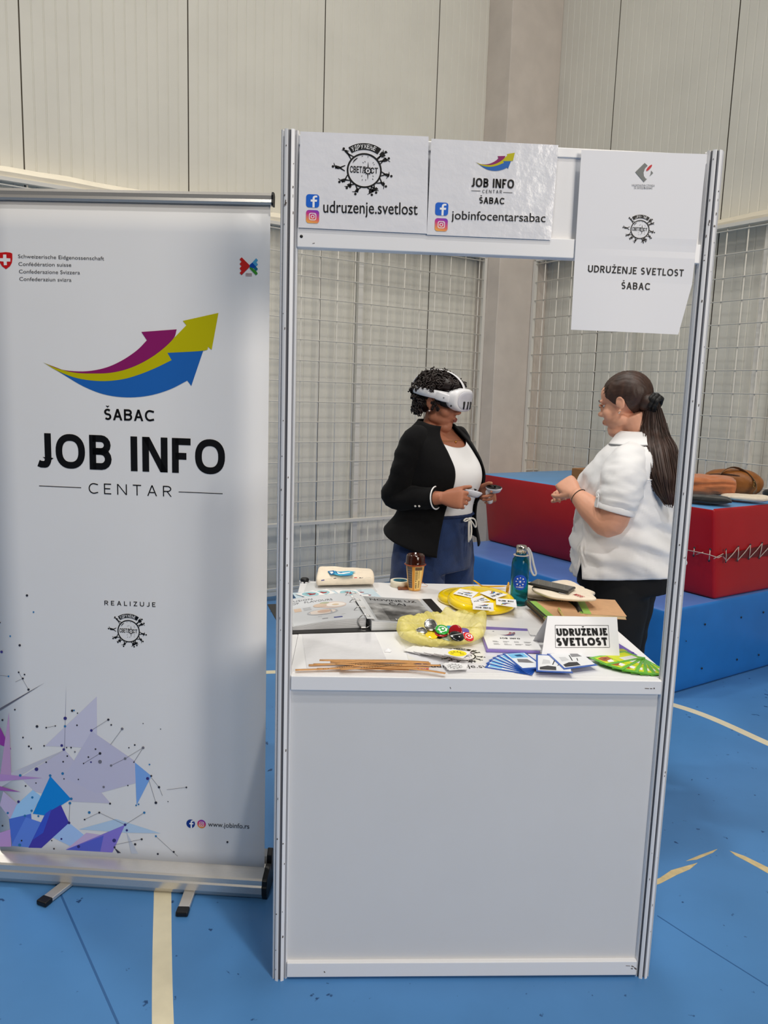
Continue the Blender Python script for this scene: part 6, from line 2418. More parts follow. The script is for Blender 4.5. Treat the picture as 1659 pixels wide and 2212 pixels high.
class Head:
    def __init__(self, c, fwd, pitch=0.0, roll=0.0, s=1.0):
        f = np.array((*fwd, 0.0))
        f /= np.linalg.norm(f)
        l = np.array((-f[1], f[0], 0))
        u = np.array((0, 0, 1.0))
        cp, sp_ = math.cos(pitch), math.sin(pitch)
        self.F = f * cp - u * sp_                # positive pitch looks down
        self.U = u * cp + f * sp_
        cr, sr_ = math.cos(roll), math.sin(roll)
        self.L = l * cr + self.U * sr_
        self.U = self.U * cr - l * sr_
        self.c = np.array(c, float)
        self.s = s

    def w(self, x, y, z):
        return self.c + (self.L * x + self.F * y + self.U * z) * self.s

    def ball(self, g, c, r, nu=20, nv=14, rot=0.0):
        R = np.array([self.L, self.F, self.U])
        if rot:
            a, b = self.F * math.cos(rot) + self.U * math.sin(rot), self.U * math.cos(rot) - self.F * math.sin(rot)
            R = np.array([self.L, a, b])
        g.sphere(self.w(*c), [q * self.s for q in r], 0, nu, nv, R)

    def shape(self, g, full=0.0):
        B = self.ball
        B(g, (0, -.012, .028), (.074, .094, .082))
        B(g, (0, .040, .034), (.062, .048, .055))
        B(g, (0, .034, -.032), (.060, .058, .062))
        B(g, (0, .026, -.070), (.053 + full * .006, .056, .040))
        B(g, (0, .064, -.096), (.024, .022, .019))
        for s in (1, -1):
            B(g, (s * .036, .054, -.036), (.026 + full * .004, .028, .027))
            B(g, (s * .030, .076, .016), (.025, .012, .008))
            B(g, (s * .0125, .097, -.036), (.008, .010, .0075))
            B(g, (s * .046, .012, -.072), (.014 + full * .005, .032, .022))
            # ear: shell with rim and lobe
            B(g, (s * .074, -.010, -.012), (.006, .014, .022), 14, 10, -.15)
            g.tube([self.w(s * (.076 + .004 * math.sin(t)), -.010 + .015 * math.cos(t), -.009 + .0235 * math.sin(t)) for t in np.linspace(-.6, PI + 1.0, 14)], .0038 * self.s, 8)
            B(g, (s * .075, -.002, -.040), (.006, .008, .008), 10, 8)
        B(g, (0, .088, -.004), (.0095, .016, .026), 14, 10, .25)
        B(g, (0, .104, -.029), (.0125, .0135, .0105))
        B(g, (0, .0905, -.0610), (.021, .0105, .0065))
        B(g, (0, .0880, -.0715), (.018, .0105, .0075))
        if full:
            B(g, (0, .040, -.108), (.040, .044, .028))


def hand(g, o, d, n, side, curls, spread=1.0, thumb=(.75, .55, -.25), tcurl=(15, 20), sc_=1.0):
    """five-fingered hand: o wrist, d towards the knuckles, n back of the hand; side = +1 if the thumb lies along n x d"""
    d = np.array(d, float)
    d /= np.linalg.norm(d)
    n = np.array(n, float)
    n -= d * (n @ d)
    n /= np.linalg.norm(n)
    s = np.cross(n, d) * side                   # towards the thumb
    k = sc_
    # palm: tapered loft from wrist to knuckles
    rs = []
    for f, wd, th, dn in ((-.10, .024, .021, 0), (.0, .026, .020, 0), (.25, .033, .0185, -.001), (.55, .040, .017, -.001), (.85, .042, .0145, .001), (1.0, .040, .0115, .001), (1.06, .036, .008, 0)):
        c = o + d * .092 * f * k + n * dn
        rs.append([c + s * wd * k * math.copysign(abs(math.cos(a)) ** .8, math.cos(a)) + n * th * k * math.copysign(abs(math.sin(a)) ** .9, math.sin(a)) for a in np.linspace(0, 2 * PI, 20, endpoint=False)])
    g.rings(rs)
    tips = []
    for i, (off, ln, r) in enumerate(((.030, .070, .0084), (.0105, .079, .0088), (-.0095, .073, .0084), (-.0285, .057, .0074))):
        p = o + d * (.090 - .004 * abs(i - 1)) * k + s * off * k
        seg = (.45, .31, .24)
        ang = 0.0
        dd = d + s * (.07 * (1.2 - i)) * spread
        dd /= np.linalg.norm(dd)
        pts, rad = [p - dd * .018 * k, p], [r * 1.05 * k, r * 1.08 * k]
        for j in range(3):
            ang += math.radians(curls[i][j])
            v = dd * math.cos(ang) - n * math.sin(ang)
            q = pts[-1] + v * ln * seg[j] * k
            pts += [pts[-1] + (q - pts[-1]) * .5, q]
            rad += [r * (.95 - .06 * j) * k, r * (1.0 - .1 * j) * k]
        pts.append(pts[-1] + v * r * .55 * k)
        rad.append(r * .45 * k)
        g.tube(pts, rad, 12)
        tips.append(pts[-2])
    t0 = o + d * .022 * k + s * .024 * k - n * .004
    v = s * thumb[0] + d * thumb[1] + n * thumb[2]
    v /= np.linalg.norm(v)
    pts, rad = [t0 - v * .012 * k, t0], [.013 * k, .0145 * k]
    ax = np.cross(v, n)
    for j, ln in enumerate((.042, .032, .024)):
        if j:
            a = math.radians(tcurl[j - 1])
            v = v * math.cos(a) + (d * .75 - s * .45 - n * .3) / np.linalg.norm(d * .75 - s * .45 - n * .3) * math.sin(a)
            v /= np.linalg.norm(v)
        q = pts[-1] + v * ln * k
        pts += [pts[-1] + (q - pts[-1]) * .5, q]
        rad += [(.0125, .0100, .0092)[j] * k, (.0108, .0098, .0078)[j] * k]
    pts.append(pts[-1] + v * .005 * k)
    rad.append(.004 * k)
    g.tube(pts, rad, 12)
    return tips, pts[-2]


def nails(g, tips, n, d):
    for t in tips:
        g.sphere(t + n * .004, (.005, .005, .003), 0, 10, 6)


# ------------------------------------------------------------------ materials for people
M_SK1 = mat('tan_skin', srgb(172, 112, 86), rough=.5, spec=.4, noise=.05, scale=18, sss=.12, bump=.05, bscale=120)
M_SK2 = mat('fair_skin', srgb(226, 168, 140), rough=.46, spec=.4, noise=.05, scale=18, sss=.15, bump=.05, bscale=120)
M_LIP = mat('lips', srgb(140, 78, 70), rough=.45)
M_LIP2 = mat('lips_rose', srgb(206, 136, 120), rough=.4)
M_HAIR1 = mat('dark_curly_hair', srgb(34, 22, 20), rough=.42, spec=.5, noise=.3, scale=60)
M_HAIR2 = mat('dark_brown_hair', srgb(58, 38, 30), rough=.5, spec=.55, noise=.45, scale=55, aniso=(1, 1, .06), bump=.5, bscale=8)
M_BLAZ = mat('black_blazer_cloth', srgb(11, 11, 13), rough=.9, sheen=.05, spec=.2, noise=.15, scale=80, bump=.06, bscale=30)
M_TEE = mat('white_jersey', srgb(236, 236, 238), rough=.8, sheen=.2, bump=.05, bscale=30)
M_JEAN = mat('blue_denim', srgb(25, 50, 96), rough=.85, sheen=.25, noise=.25, scale=16, bump=.15, bscale=200)
M_SHIRT = mat('white_cotton_shirt', srgb(238, 238, 240), rough=.75, sheen=.3, bump=.10, bscale=22)
M_BPANT = mat('black_trouser_cloth', srgb(12, 12, 14), rough=.8)
M_SHOE = mat('white_sneaker', srgb(220, 220, 222), rough=.5)
M_SHOEB = mat('black_shoe', srgb(24, 24, 26), rough=.5)
M_CORDW = mat('white_cotton_cord', srgb(225, 222, 214), rough=.8)
M_VRW = mat('vr_white_plastic', srgb(232, 232, 236), rough=.35, spec=.45)
M_VRG = mat('vr_front_grey', srgb(206, 206, 216), rough=.28, spec=.5)
M_VRB = mat('vr_black_foam', srgb(22, 24, 28), rough=.7)
M_PEARL = mat('pearl_button', srgb(215, 212, 210), rough=.2, coat=.5)
M_GOLD = mat('gold_chain', srgb(212, 160, 80), rough=.25, metal=1.0)


def shoes(B, par, m, xs=(.10, -.10), yaw=.12):
    for s in xs:
        rs = []
        for y, wd, h, z0 in ((-.085, .020, .045, .012), (-.07, .034, .060, .004), (-.03, .037, .080, .002), (.03, .038, .078, .002), (.09, .045, .055, .002), (.135, .043, .042, .004), (.165, .028, .030, .008), (.175, .010, .020, .012)):
            xo = s + math.copysign(yaw, s) * (y + .03)
            rs.append([B.w((xo + wd * math.cos(a), y, z0 + h * (.5 + .5 * math.sin(a)))) for a in np.linspace(0, 2 * PI, 18, endpoint=False)])
        g = G()
        g.rings(rs)
        obj('shoe', g, m, par, subd=1)


# ================================================================== woman with the headset
T1 = [(.40, .20, .14, .14, .00, 2.2), (.80, .195, .135, .150, .00, 2.3), (.90, .192, .135, .150, .00, 2.3), (.98, .178, .138, .135, .005, 2.2), (1.05, .160, .138, .118, .01, 2.2), (1.12, .156, .148, .112, .015, 2.15),
      (1.20, .166, .170, .112, .02, 2.15), (1.26, .170, .160, .110, .02, 2.15), (1.32, .172, .125, .105, .008, 2.2), (1.37, .168, .090, .094, -.005, 2.3), (1.40, .148, .070, .078, -.014, 2.2), (1.425, .112, .060, .066, -.020, 2.1), (1.45, .074, .055, .060, -.020, 2.0), (1.475, .058, .052, .056, -.018, 2.0)]
c1 = ony(944, 1020, 1.50)
B1 = Body((c1[0], 1.50), (.73, -.68), T1)
P1 = thing('person', 'person in a black blazer and blue jeans, wearing a white headset, standing behind the counter', 'person', (c1[0], 1.50, 0))
hc = ony(947, 872, 1.49)
H1 = Head(B1.w((-.012, .006, hc[2] + .010)), (.85, -.53), math.radians(10), 0, .95)
sk = []
g = G()
H1.shape(g, 1.0)
B1.limb(g, [(0, -.03, 1.36), (0, -.024, 1.42), (-.002, -.012, 1.47), (-.003, -.004, 1.53)], [.062, .055, .053, .050], 20)
sk.append(g)
g = G()
B1.trunk(g, .84, 1.46, -.014)
sk.append(g)
# arms
ELR, WRR = (-.190, -.070, 1.122), (-.160, .150, 1.142)
ELL, WRL = (.196, -.070, 1.110), (.124, .135, 1.140)
g = G()
B1.limb(g, [(-.150, -.012, 1.355), (-.184, -.036, 1.25), ELR, (-.182, .04, 1.130), WRR], [.052, .049, .043, .038, .027], 18)
B1.limb(g, [(.150, -.012, 1.355), (.188, -.035, 1.25), ELL, (.178, .04, 1.120), WRL], [.052, .049, .043, .038, .027], 18)
sk.append(g)
g = G()
for s in (1, -1):
    B1.limb(g, [(s * .10, .0, .88), (s * .105, .005, .66), (s * .105, .01, .46), (s * .105, -.005, .28), (s * .10, -.02, .075)], [.092, .078, .056, .052, .036], 18)
    B1.limb(g, [(s * .10, -.04, .045), (s * .108, .04, .04), (s * .115, .12, .03)], [.034, .034, .026], 12)
sk.append(g)
# hands round the controllers
fdir = lambda v: B1.L * v[0] + B1.F * v[1] + B1.U * v[2]
gh = G()
dR = fdir((.16, .98, .02))
nR = fdir((-.94, .10, .32))
grip = [(28, 38, 22), (58, 62, 30), (64, 68, 34), (68, 70, 36)]
tR, thR = hand(gh, B1.w(WRR), dR, nR, 1 if np.cross(nR, dR) @ B1.U > 0 else -1, grip, .6, (.45, .85, -.15), (8, 14), 1.0)
dL = fdir((-.10, .98, .06))
nL = fdir((.94, .10, .32))
tL, thL = hand(gh, B1.w(WRL), dL, nL, 1 if np.cross(nL, dL) @ B1.U > 0 else -1, grip, .6, (.45, .85, -.15), (8, 14), 1.0)
sk.append(gh)
body1 = organic('body', sk, .0042, M_SK1, P1, 3, .5)
# mouth
g = G()
g.tube([H1.w(x, .0985 - 9 * x * x, -.0615 + 2.2 * abs(x) ** 1.5 * -1 + .0015 * math.cos(x * 300)) for x in np.linspace(-.019, .019, 11)], [.0012 + .0032 * math.sin(PI * t) for t in np.linspace(0, 1, 11)], 8)
g.tube([H1.w(x, .0965 - 9 * x * x, -.0715 + 6 * x * x) for x in np.linspace(-.016, .016, 11)], [.0012 + .0042 * math.sin(PI * t) for t in np.linspace(0, 1, 11)], 8)
obj('lips', g, M_LIP, P1)
# earring, necklace
g = G()
g.sphere(H1.w(-.082, -.002, -.044), .0035)
g.sphere(H1.w(.082, -.002, -.044), .0035)
obj('earring', g, M_PEARL, P1)
g = G()
nk = []
for a in np.linspace(-2.2, 2.2, 30):
    q = B1.skin(1.405 - .035 * (1 + math.cos(a)) / 2, a, -.004)
    nk.append(B1.w(q))
g.tube(nk, .0011, 6)
g.sphere(nk[15] - B1.U * .006, .005)
obj('necklace', g, M_GOLD, P1)

# white top
g = B1.garment(lambda t: 1.046, lambda t: 1.425 - .078 * max(0, math.cos(t)) ** 2.2 - .004, lambda v, t: .004 + .004 * math.sin(PI * v), n=80, k=44,
               wrinkle=lambda p, t, v: .003 * math.sin(p[2] * 60 + 3 * t) * max(0, .28 - v) * 3)
obj('white_top', g, M_TEE, P1, solid=.002, offset=-1)

# jeans: hips and two wide legs melted together
gs = []
g = G()
B1.trunk(g, .80, 1.062, .006)
gs.append(g)
for s in (1, -1):
    g = G()
    B1.limb(g, [(s * .096, .0, .95), (s * .112, .0, .82), (s * .122, .005, .6), (s * .124, .008, .40), (s * .124, .0, .20), (s * .124, -.01, .07)], [.112, .120, .122, .120, .118, .118], 28, wr=.07, seed=s * 3)
    gs.append(g)
jeans = organic('jeans', gs, .008, M_JEAN, P1, 6, .5)
g = G()
n = 120
g.tube([B1.w(B1.skin(1.050, 2 * PI * k / n, .004 + .0015 * math.sin(k * 2.1))) for k in range(n)], .013, 8, closed=True, flat=.5)
obj('waistband', g, mat('dark_denim', srgb(22, 40, 78), rough=.85, noise=.3, scale=60), jeans)
# drawstring bow
g = G()
k0 = B1.skin(1.040, .05, .022)
bw = lambda dx, dz, dy=.0: B1.w(k0 + np.array((dx, dy, dz)))
g.tube([bw(.0, 0), bw(.03, .002, .008), bw(.055, -.018, .004), bw(.066, -.042), bw(.056, -.048), bw(.036, -.030, .006), bw(.006, -.004, .006)], .0042, 8)
g.tube([bw(.0, 0), bw(-.03, .004, .006), bw(-.044, -.006, .002), bw(-.03, -.01, .006), bw(-.004, -.004, .006)], .0042, 8)
g.tube([bw(.0, -.002, .004), bw(-.006, -.04, .008), bw(-.002, -.08, .008), bw(.002, -.108, .006)], .005, 8)
g.tube([bw(.004, -.002, .004), bw(.018, -.04, .008), bw(.016, -.075, .008), bw(.012, -.100, .006)], .005, 8)
g.sphere(bw(0, -.002, .006), .008)
obj('drawstring', g, M_CORDW, jeans, subd=1)

# blazer
hem = lambda t: .890 + .085 * (.5 - .5 * math.cos(t)) + .012 * math.sin(2 * t)
coll = lambda t: 1.442 + .016 * (.5 - .5 * math.cos(t)) - .012 * max(0, math.cos(t))
opn = lambda v: (math.radians(26 - 2 * v + 7 * math.sin(PI * v)), math.radians(42 - 18 * v + 5 * math.sin(PI * v)))


def blz_off(v, t):
    flare = .040 * (1 - min(v / .36, 1)) ** 1.6 * (1 + .35 * math.cos(t + 2.6))
    return .017 + flare + .006 * math.sin(PI * v)


g = B1.garment(hem, coll, blz_off, opn, n=90, k=54, wrinkle=lambda p, t, v: .004 * mnoise.noise(Vector((p[0] * 9, p[1] * 9, p[2] * 16))) + .006 * math.sin(t * 6) * max(0, .3 - v))
obj('blazer', g, M_BLAZ, P1, solid=.006, offset=-1)
blz = bpy.data.objects['blazer']
for s, el, wr_, sh in ((-1, ELR, WRR, (-.158, -.010, 1.362)), (1, ELL, WRL, (.158, -.010, 1.362))):
    g = G()
    el_, w_ = np.array(el), np.array(wr_)
    cuff = el_ + (w_ - el_) * .86
    mid = el_ + (w_ - el_) * .45
    B1.limb(g, [(s * .100, -.014, 1.385), sh, (s * .182, -.030, 1.27), (s * .190, -.052, 1.19), el_ - np.array((0, .012, -.004)), mid, cuff], [.050, .060, .060, .057, .055, .051, .046], 26, 8, wr=.10, seed=5 + s)
    slv = obj('sleeve', g, M_BLAZ, blz)
    g = G()
    d_ = (w_ - el_) / np.linalg.norm(w_ - el_)
    cW = B1.w(cuff + d_ * .001)
    dw = fdir(d_)
    a1 = np.cross(dw, B1.U)
    a1 /= np.linalg.norm(a1)
    a2 = np.cross(a1, dw)
    g.tube([cW + .0475 * (math.cos(t) * a1 + math.sin(t) * a2) for t in np.linspace(0, 2 * PI, 28, endpoint=False)], .003, 8, closed=True)
    obj('cuff_lining', g, M_TEE, slv)
    if s < 0:
        g = G()
        for k in (0, 1):
            q = B1.w(el_ + (w_ - el_) * (.56 + .085 * k)) + (-B1.L * .80 - B1.U * .60) * .0535
            q = q - B1.F * .0
            g.sphere(q, .0052, 0, 12, 8)
        obj('cuff_button', g, M_PEARL, slv)
shoes(B1, P1, M_SHOE, (.112, -.112))

# curly hair: cap of curls over crown, sides and nape
g = G()
rr = random.Random(4)


def curl(c, nrm, R0, turns, pitch, r):
    nrm = nrm / np.linalg.norm(nrm)
    a = np.cross(nrm, (0.3, .5, .8))
    a /= np.linalg.norm(a)
    b = np.cross(nrm, a)
    ph = rr.uniform(0, 6)
    n = int(turns * 9)
    g.tube([c + nrm * (pitch * k / 9) + (a * math.cos(2 * PI * k / 9 + ph) + b * math.sin(2 * PI * k / 9 + ph)) * R0 * (1 - .3 * k / n) for k in range(n + 1)], r, 5, caps=False)


H1.ball(g, (0, -.020, .042), (.082, .096, .074), 28, 18)
H1.ball(g, (0, -.062, -.008), (.072, .054, .056), 24, 16)
H1.ball(g, (0, .020, .074), (.066, .072, .038), 24, 14)
H1.ball(g, (0, .052, .052), (.066, .046, .036), 24, 14)
for s in (-1, 1):
    H1.ball(g, (s * .040, .022, .082), (.040, .062, .036), 20, 12)
cnt = 0
while cnt < 620:
    th, ph = rr.uniform(-PI, PI), math.acos(rr.uniform(-.62, 1))
    x, y, z = math.sin(ph) * math.sin(th), math.sin(ph) * math.cos(th), math.cos(ph)
    if y > .30 and z < .30:
        continue
    if y > -.15 and z < .0:
        continue
    if abs(x) < .15 and y > -.2:
        continue
    if abs(z * .090 + .044 - .022) < .017 and abs(x) > .3:
        continue
    p = np.array((x * .086, -.018 + y * .098, .040 + z * .080))
    if z < -.1:
        p[1] -= .014
    c = H1.w(*p)
    nr = H1.L * x + H1.F * y + H1.U * (z + .15)
    curl(c, nr + np.array((rr.uniform(-.6, .6), rr.uniform(-.6, .6), rr.uniform(-.3, .4))), rr.uniform(.007, .012), rr.uniform(1.3, 2.6), rr.uniform(.008, .013), rr.uniform(.0020, .0032))
    cnt += 1
for k in range(150):                             # volume on the crown and forelock, parted by the top strap
    x, y = rr.choice((-1, 1)) * rr.uniform(.016, .066), rr.uniform(-.06, .090)
    c = H1.w(x, y, .100 - 2.4 * x * x - 2.6 * (y - .01) ** 2)
    curl(c, H1.U + H1.L * x * 8 + np.array((rr.uniform(-.6, .6), rr.uniform(-.6, .6), 0)), rr.uniform(.007, .013), rr.uniform(1.4, 2.4), .010, .0026)
for k in range(130):                             # nape
    a = rr.uniform(-1.4, 1.4)
    c = H1.w(.070 * math.sin(a), -.034 - .070 * math.cos(a), rr.uniform(-.070, -.010))
    curl(c, -H1.F * math.cos(a) + H1.L * math.sin(a) - H1.U * .2, rr.uniform(.007, .011), 2.0, .010, .0024)
for k in range(40):                              # in front of the ears
    s = rr.choice((-1, 1))
    c = H1.w(s * .076, rr.uniform(-.005, .040), rr.uniform(-.034, .012))
    curl(c, H1.L * s - H1.U * .4, .006, 1.5, .005, .0020)
obj('hair', g, M_HAIR1, P1)

# headset
H1v = H1
H1 = Head(H1v.w(-.002, -.020, .017), (.85, -.53), math.radians(7.5), 0, .965)
vr = thing('vr_headset', 'white headset with three dark camera slots, worn by the person in the black blazer', 'headset', H1.w(0, .12, 0))


def hring(y, rx, rz, cz, pw, n=48, dx=.0):
    e = 2 / pw
    return [H1.w(math.copysign(abs(math.cos(a)) ** e, math.cos(a)) * rx, y - dx * (math.cos(a) ** 2), cz + math.copysign(abs(math.sin(a)) ** e, math.sin(a)) * rz) for a in np.linspace(0, 2 * PI, n, endpoint=False)]


vz = .006
g = G()
g.rings([hring(.105, .072, .040, vz, 2.6, dx=.018), hring(.106, .083, .047, vz, 2.7, dx=.018), hring(.118, .0885, .0505, vz, 2.8, dx=.014), hring(.138, .089, .0505, vz, 2.8, dx=.012), hring(.148, .086, .0480, vz, 2.8, dx=.012), hring(.153, .080, .0435, vz, 2.7, dx=.012), hring(.154, .074, .040, vz, 2.6, dx=.012)])
vis = obj('visor_shell', g, M_VRW, vr)
g = G()
g.rings([hring(.1535, .0765, .0415, vz, 2.7, dx=.012), hring(.1565, .0745, .0400, vz, 2.7, dx=.012), hring(.158, .060, .030, vz, 2.6, dx=.009), hring(.1585, .02, .01, vz, 2.4, dx=.003)])
obj('front_plate', g, M_VRG, vis)
for x in (-.034, 0, .034):
    g = G()
    yy = .1592 - .012 * (x / .075) ** 2 * .9
    o_ = [(x + .0062 * math.cos(a), (.011 if a < PI else -.011) + .0062 * math.sin(a)) for a in np.linspace(0, 2 * PI, 20, endpoint=False)]
    g.rings([[H1.w(u, yy - .006, vz - .020 + v) for u, v in o_], [H1.w(u, yy + .0008, vz - .020 + v) for u, v in o_]])
    obj('camera_slot', g, M_BLACK, vis)
g = G()
g.sphere(H1.w(-.0855, .118, vz - .028), .004)
obj('side_camera', g, M_BLACK, vis)
g = G()
g.rings([hring(.070, .072, .048, vz - .002, 2.4, dx=.030), hring(.085, .074, .048, vz - .002, 2.5, dx=.026), hring(.112, .074, .042, vz, 2.6, dx=.020)])
obj('face_cushion', g, M_VRB, vr)
# side straps meet behind the head, top strap runs over the crown
g = G()
st = []
for a in np.linspace(-152, 152, 49):
    t = math.radians(a)
    k = abs(a) / 152
    rr2 = .0925 + .004 * math.sin(PI * k)
    st.append((rr2 * math.sin(t), .006 - .112 * math.cos(t) * (1 if abs(a) < 90 else 1.0), .012 + .012 * (1 - k)))
hh = [.0165 + .003 * abs(a) / 152 for a in np.linspace(-152, 152, 49)]
rings_ = []
for (x, y, z), h in zip(st, hh):
    o_ = np.array((x, y + .012, 0))
    o_ /= np.linalg.norm(o_)
    rings_.append([H1.w(x + o_[0] * dx, y + o_[1] * dx, z + dz) for dx, dz in ((0, -h), (.003, -h + .001), (.0035, 0), (.003, h - .001), (0, h), (-.001, 0))])
g.rings(rings_)
obj('side_strap', g, M_VRW, vr)
for s in (-1, 1):
    g = G()
    pts = [(s * .0915, y, z) for y, z in ((.040, .012), (.075, .008), (.105, vz))]
    rings_ = []
    for (x, y, z), h in zip(pts, (.019, .0195, .018)):
        rings_.append([H1.w(x + s * dx, y, z + dz) for dx, dz in ((-.004, -h), (.002, -h + .003), (.0035, 0), (.002, h - .003), (-.004, h))])
    g.rings(rings_)
    arm = obj('strap_arm', g, M_VRW, vr, bevel=.002)
    g = G()
    g.sphere(H1.w(s * .0955, .082, .008), .003)
    obj('arm_dot', g, mat('vr_grey_dot', srgb(120, 120, 124), rough=.4), arm)
g = G()
rings_ = []
for a in np.linspace(-8, 172, 30):
    t = math.radians(a)
    y, z = .006 + .130 * math.cos(t), .024 + .096 * math.sin(t)
    if a < 12:
        y = min(y, .128)
    nY, nZ = math.cos(t), math.sin(t)
    hw = .011
    rings_.append([H1.w(x, y + nY * dn, z + nZ * dn) for x, dn in ((-hw, 0), (-hw + .001, .003), (hw - .001, .003), (hw, 0), (0, -.001))])
g.rings(rings_)
obj('top_strap', g, M_VRW, vr)


H1 = H1v


# controllers
def controller(o, d, n, side, label):
    d = d / np.linalg.norm(d)
    n = n - d * (n @ d)
    n /= np.linalg.norm(n)
    s = np.cross(n, d) * side
    c = o + d * .088 - n * .026                   # middle of the grip
    up = s                                       # thumb side
    t = thing('vr_controller', label, 'controller', c, 'hand controllers of the headset')
    g = G()
    hd = (up * .80 + d * .12 - n * .0)
    hd /= np.linalg.norm(hd)
    g.tube([c - hd * .034, c - hd * .030, c - hd * .01, c + hd * .022, c + hd * .030], [.008, .0125, .0150, .0160, .012], 16)
    obj('grip', g, M_VRW, t)
    top = c + hd * .040 + d * .028
    f2 = d * .93 + up * -.10
    f2 /= np.linalg.norm(f2)
    u2 = np.cross(np.cross(f2, up), f2)
    u2 /= np.linalg.norm(u2)
    r2 = np.cross(f2, u2)
    g = G()
    rs = []
    for f, k_ in ((-.020, .5), (-.016, .85), (0, 1.0), (.004, .98)):
        rs.append([top + u2 * f + (f2 * .040 * math.cos(a) * (1 if f > -.01 else .8) + r2 * .023 * math.sin(a)) * k_ for a in np.linspace(0, 2 * PI, 28, endpoint=False)])
    g.rings(rs)
    hd_ = obj('head', g, M_VRG, t)
    g = G()
    g.rings([[top + u2 * z + (f2 * .0385 * math.cos(a) + r2 * .0215 * math.sin(a)) for a in np.linspace(0, 2 * PI, 28, endpoint=False)] for z in (.0040, .0050)])
    obj('top_plate', g, M_BLACK, hd_)
    g = G()
    b = top + u2 * .005 + f2 * .006
    g.tube([b, b + u2 * .006, b + u2 * .007, b + u2 * .009], [.0035, .0030, .0068, .0062], 14)
    obj('thumbstick', g, M_BLACK, hd_)
    return t


controller(B1.w(WRR), dR, nR, 1 if np.cross(nR, dR) @ B1.U > 0 else -1, 'white hand controller held in the right hand, in front of the black blazer')
controller(B1.w(WRL), dL, nL, 1 if np.cross(nL, dL) @ B1.U > 0 else -1, 'white hand controller held in the left hand, in front of the red mat')

# ================================================================== woman in the white shirt
T2 = [(.40, .21, .17, .17, .00, 2.2), (.80, .215, .175, .185, .00, 2.3), (.92, .215, .165, .180, .00, 2.3), (1.02, .208, .172, .165, .005, 2.2), (1.12, .200, .170, .155, .01, 2.2), (1.20, .196, .170, .152, .012, 2.15),
      (1.28, .200, .165, .148, .005, 2.2), (1.34, .195, .125, .128, -.005, 2.3), (1.385, .165, .092, .100, -.012, 2.3), (1.415, .110, .068, .078, -.015, 2.2), (1.44, .068, .056, .062, -.012, 2.0), (1.46, .058, .052, .056, -.005, 2.0)]
c2 = ony(1362, 1060, 1.08)
B2 = Body((c2[0], 1.08), (-.88, .475), T2)
P2 = thing('person', 'person in a white short-sleeved shirt and black trousers, turned away, right behind the counter', 'person', (c2[0], 1.08, 0))
hc2 = ony(1350, 868, 1.09)
H2 = Head((hc2[0], 1.09, hc2[2]), (-.75, .66), math.radians(13), 0, .985)
sk = []
g = G()
H2.shape(g, .6)
nb = H2.w(0, -.018, -.05)
g.tube([B2.w((0, -.035, 1.36)), B2.w((0, -.022, 1.42)), (B2.w((0, -.01, 1.45)) + nb) / 2, nb], [.070, .062, .056, .056], 20)
sk.append(g)
g = G()
B2.trunk(g, .84, 1.45, -.018)
sk.append(g)
EL2, WR2 = (.232, .030, 1.120), (.165, .180, 1.205)
ER2, WQ2 = (-.225, .040, 1.115), (-.075, .210, 1.185)
g = G()
B2.limb(g, [(.175, -.005, 1.345), (.222, .005, 1.24), EL2, (.212, .095, 1.150), WR2], [.056, .054, .058, .050, .029], 20)
B2.limb(g, [(-.175, -.005, 1.345), (-.220, .005, 1.24), ER2, (-.165, .120, 1.145), WQ2], [.064, .062, .056, .048, .029], 20)
sk.append(g)
g = G()
for s in (1, -1):
    B2.limb(g, [(s * .11, .0, .88), (s * .115, .005, .66), (s * .11, .01, .46), (s * .11, -.005, .28), (s * .105, -.02, .075)], [.105, .090, .062, .056, .038], 18)
    B2.limb(g, [(s * .105, -.04, .045), (s * .112, .04, .04), (s * .118, .12, .03)], [.036, .036, .028], 12)
sk.append(g)
f2d = lambda v: B2.L * v[0] + B2.F * v[1] + B2.U * v[2]
gh = G()
d2_ = f2d((-.62, .62, .42))
n2_ = f2d((.30, .50, .80))
relax = [(35, 45, 25), (42, 50, 28), (48, 54, 30), (52, 56, 32)]
hand(gh, B2.w(WR2), d2_, n2_, 1 if (np.cross(n2_, d2_) @ B2.F) > 0 else -1, relax, .7, (.6, .7, -.3), (18, 24), .98)
d3_ = f2d((.70, .62, .22))
n3_ = f2d((-.25, .45, .85))
hand(gh, B2.w(WQ2), d3_, n3_, 1 if (np.cross(n3_, d3_) @ B2.F) > 0 else -1, relax, .7, (.6, .7, -.3), (18, 24), .98)
sk.append(gh)
body2 = organic('body', sk, .0042, M_SK2, P2, 3, .5)
g = G()
g.tube([H2.w(x, .0968 - 9 * x * x, -.0630 - .3 * abs(x)) for x in np.linspace(-.018, .018, 11)], [.0012 + .003 * math.sin(PI * t) for t in np.linspace(0, 1, 11)], 8)
g.tube([H2.w(x, .0952 - 9 * x * x, -.0700 + 6 * x * x) for x in np.linspace(-.016, .016, 11)], [.0012 + .004 * math.sin(PI * t) for t in np.linspace(0, 1, 11)], 8)
obj('lips', g, M_LIP2, P2)
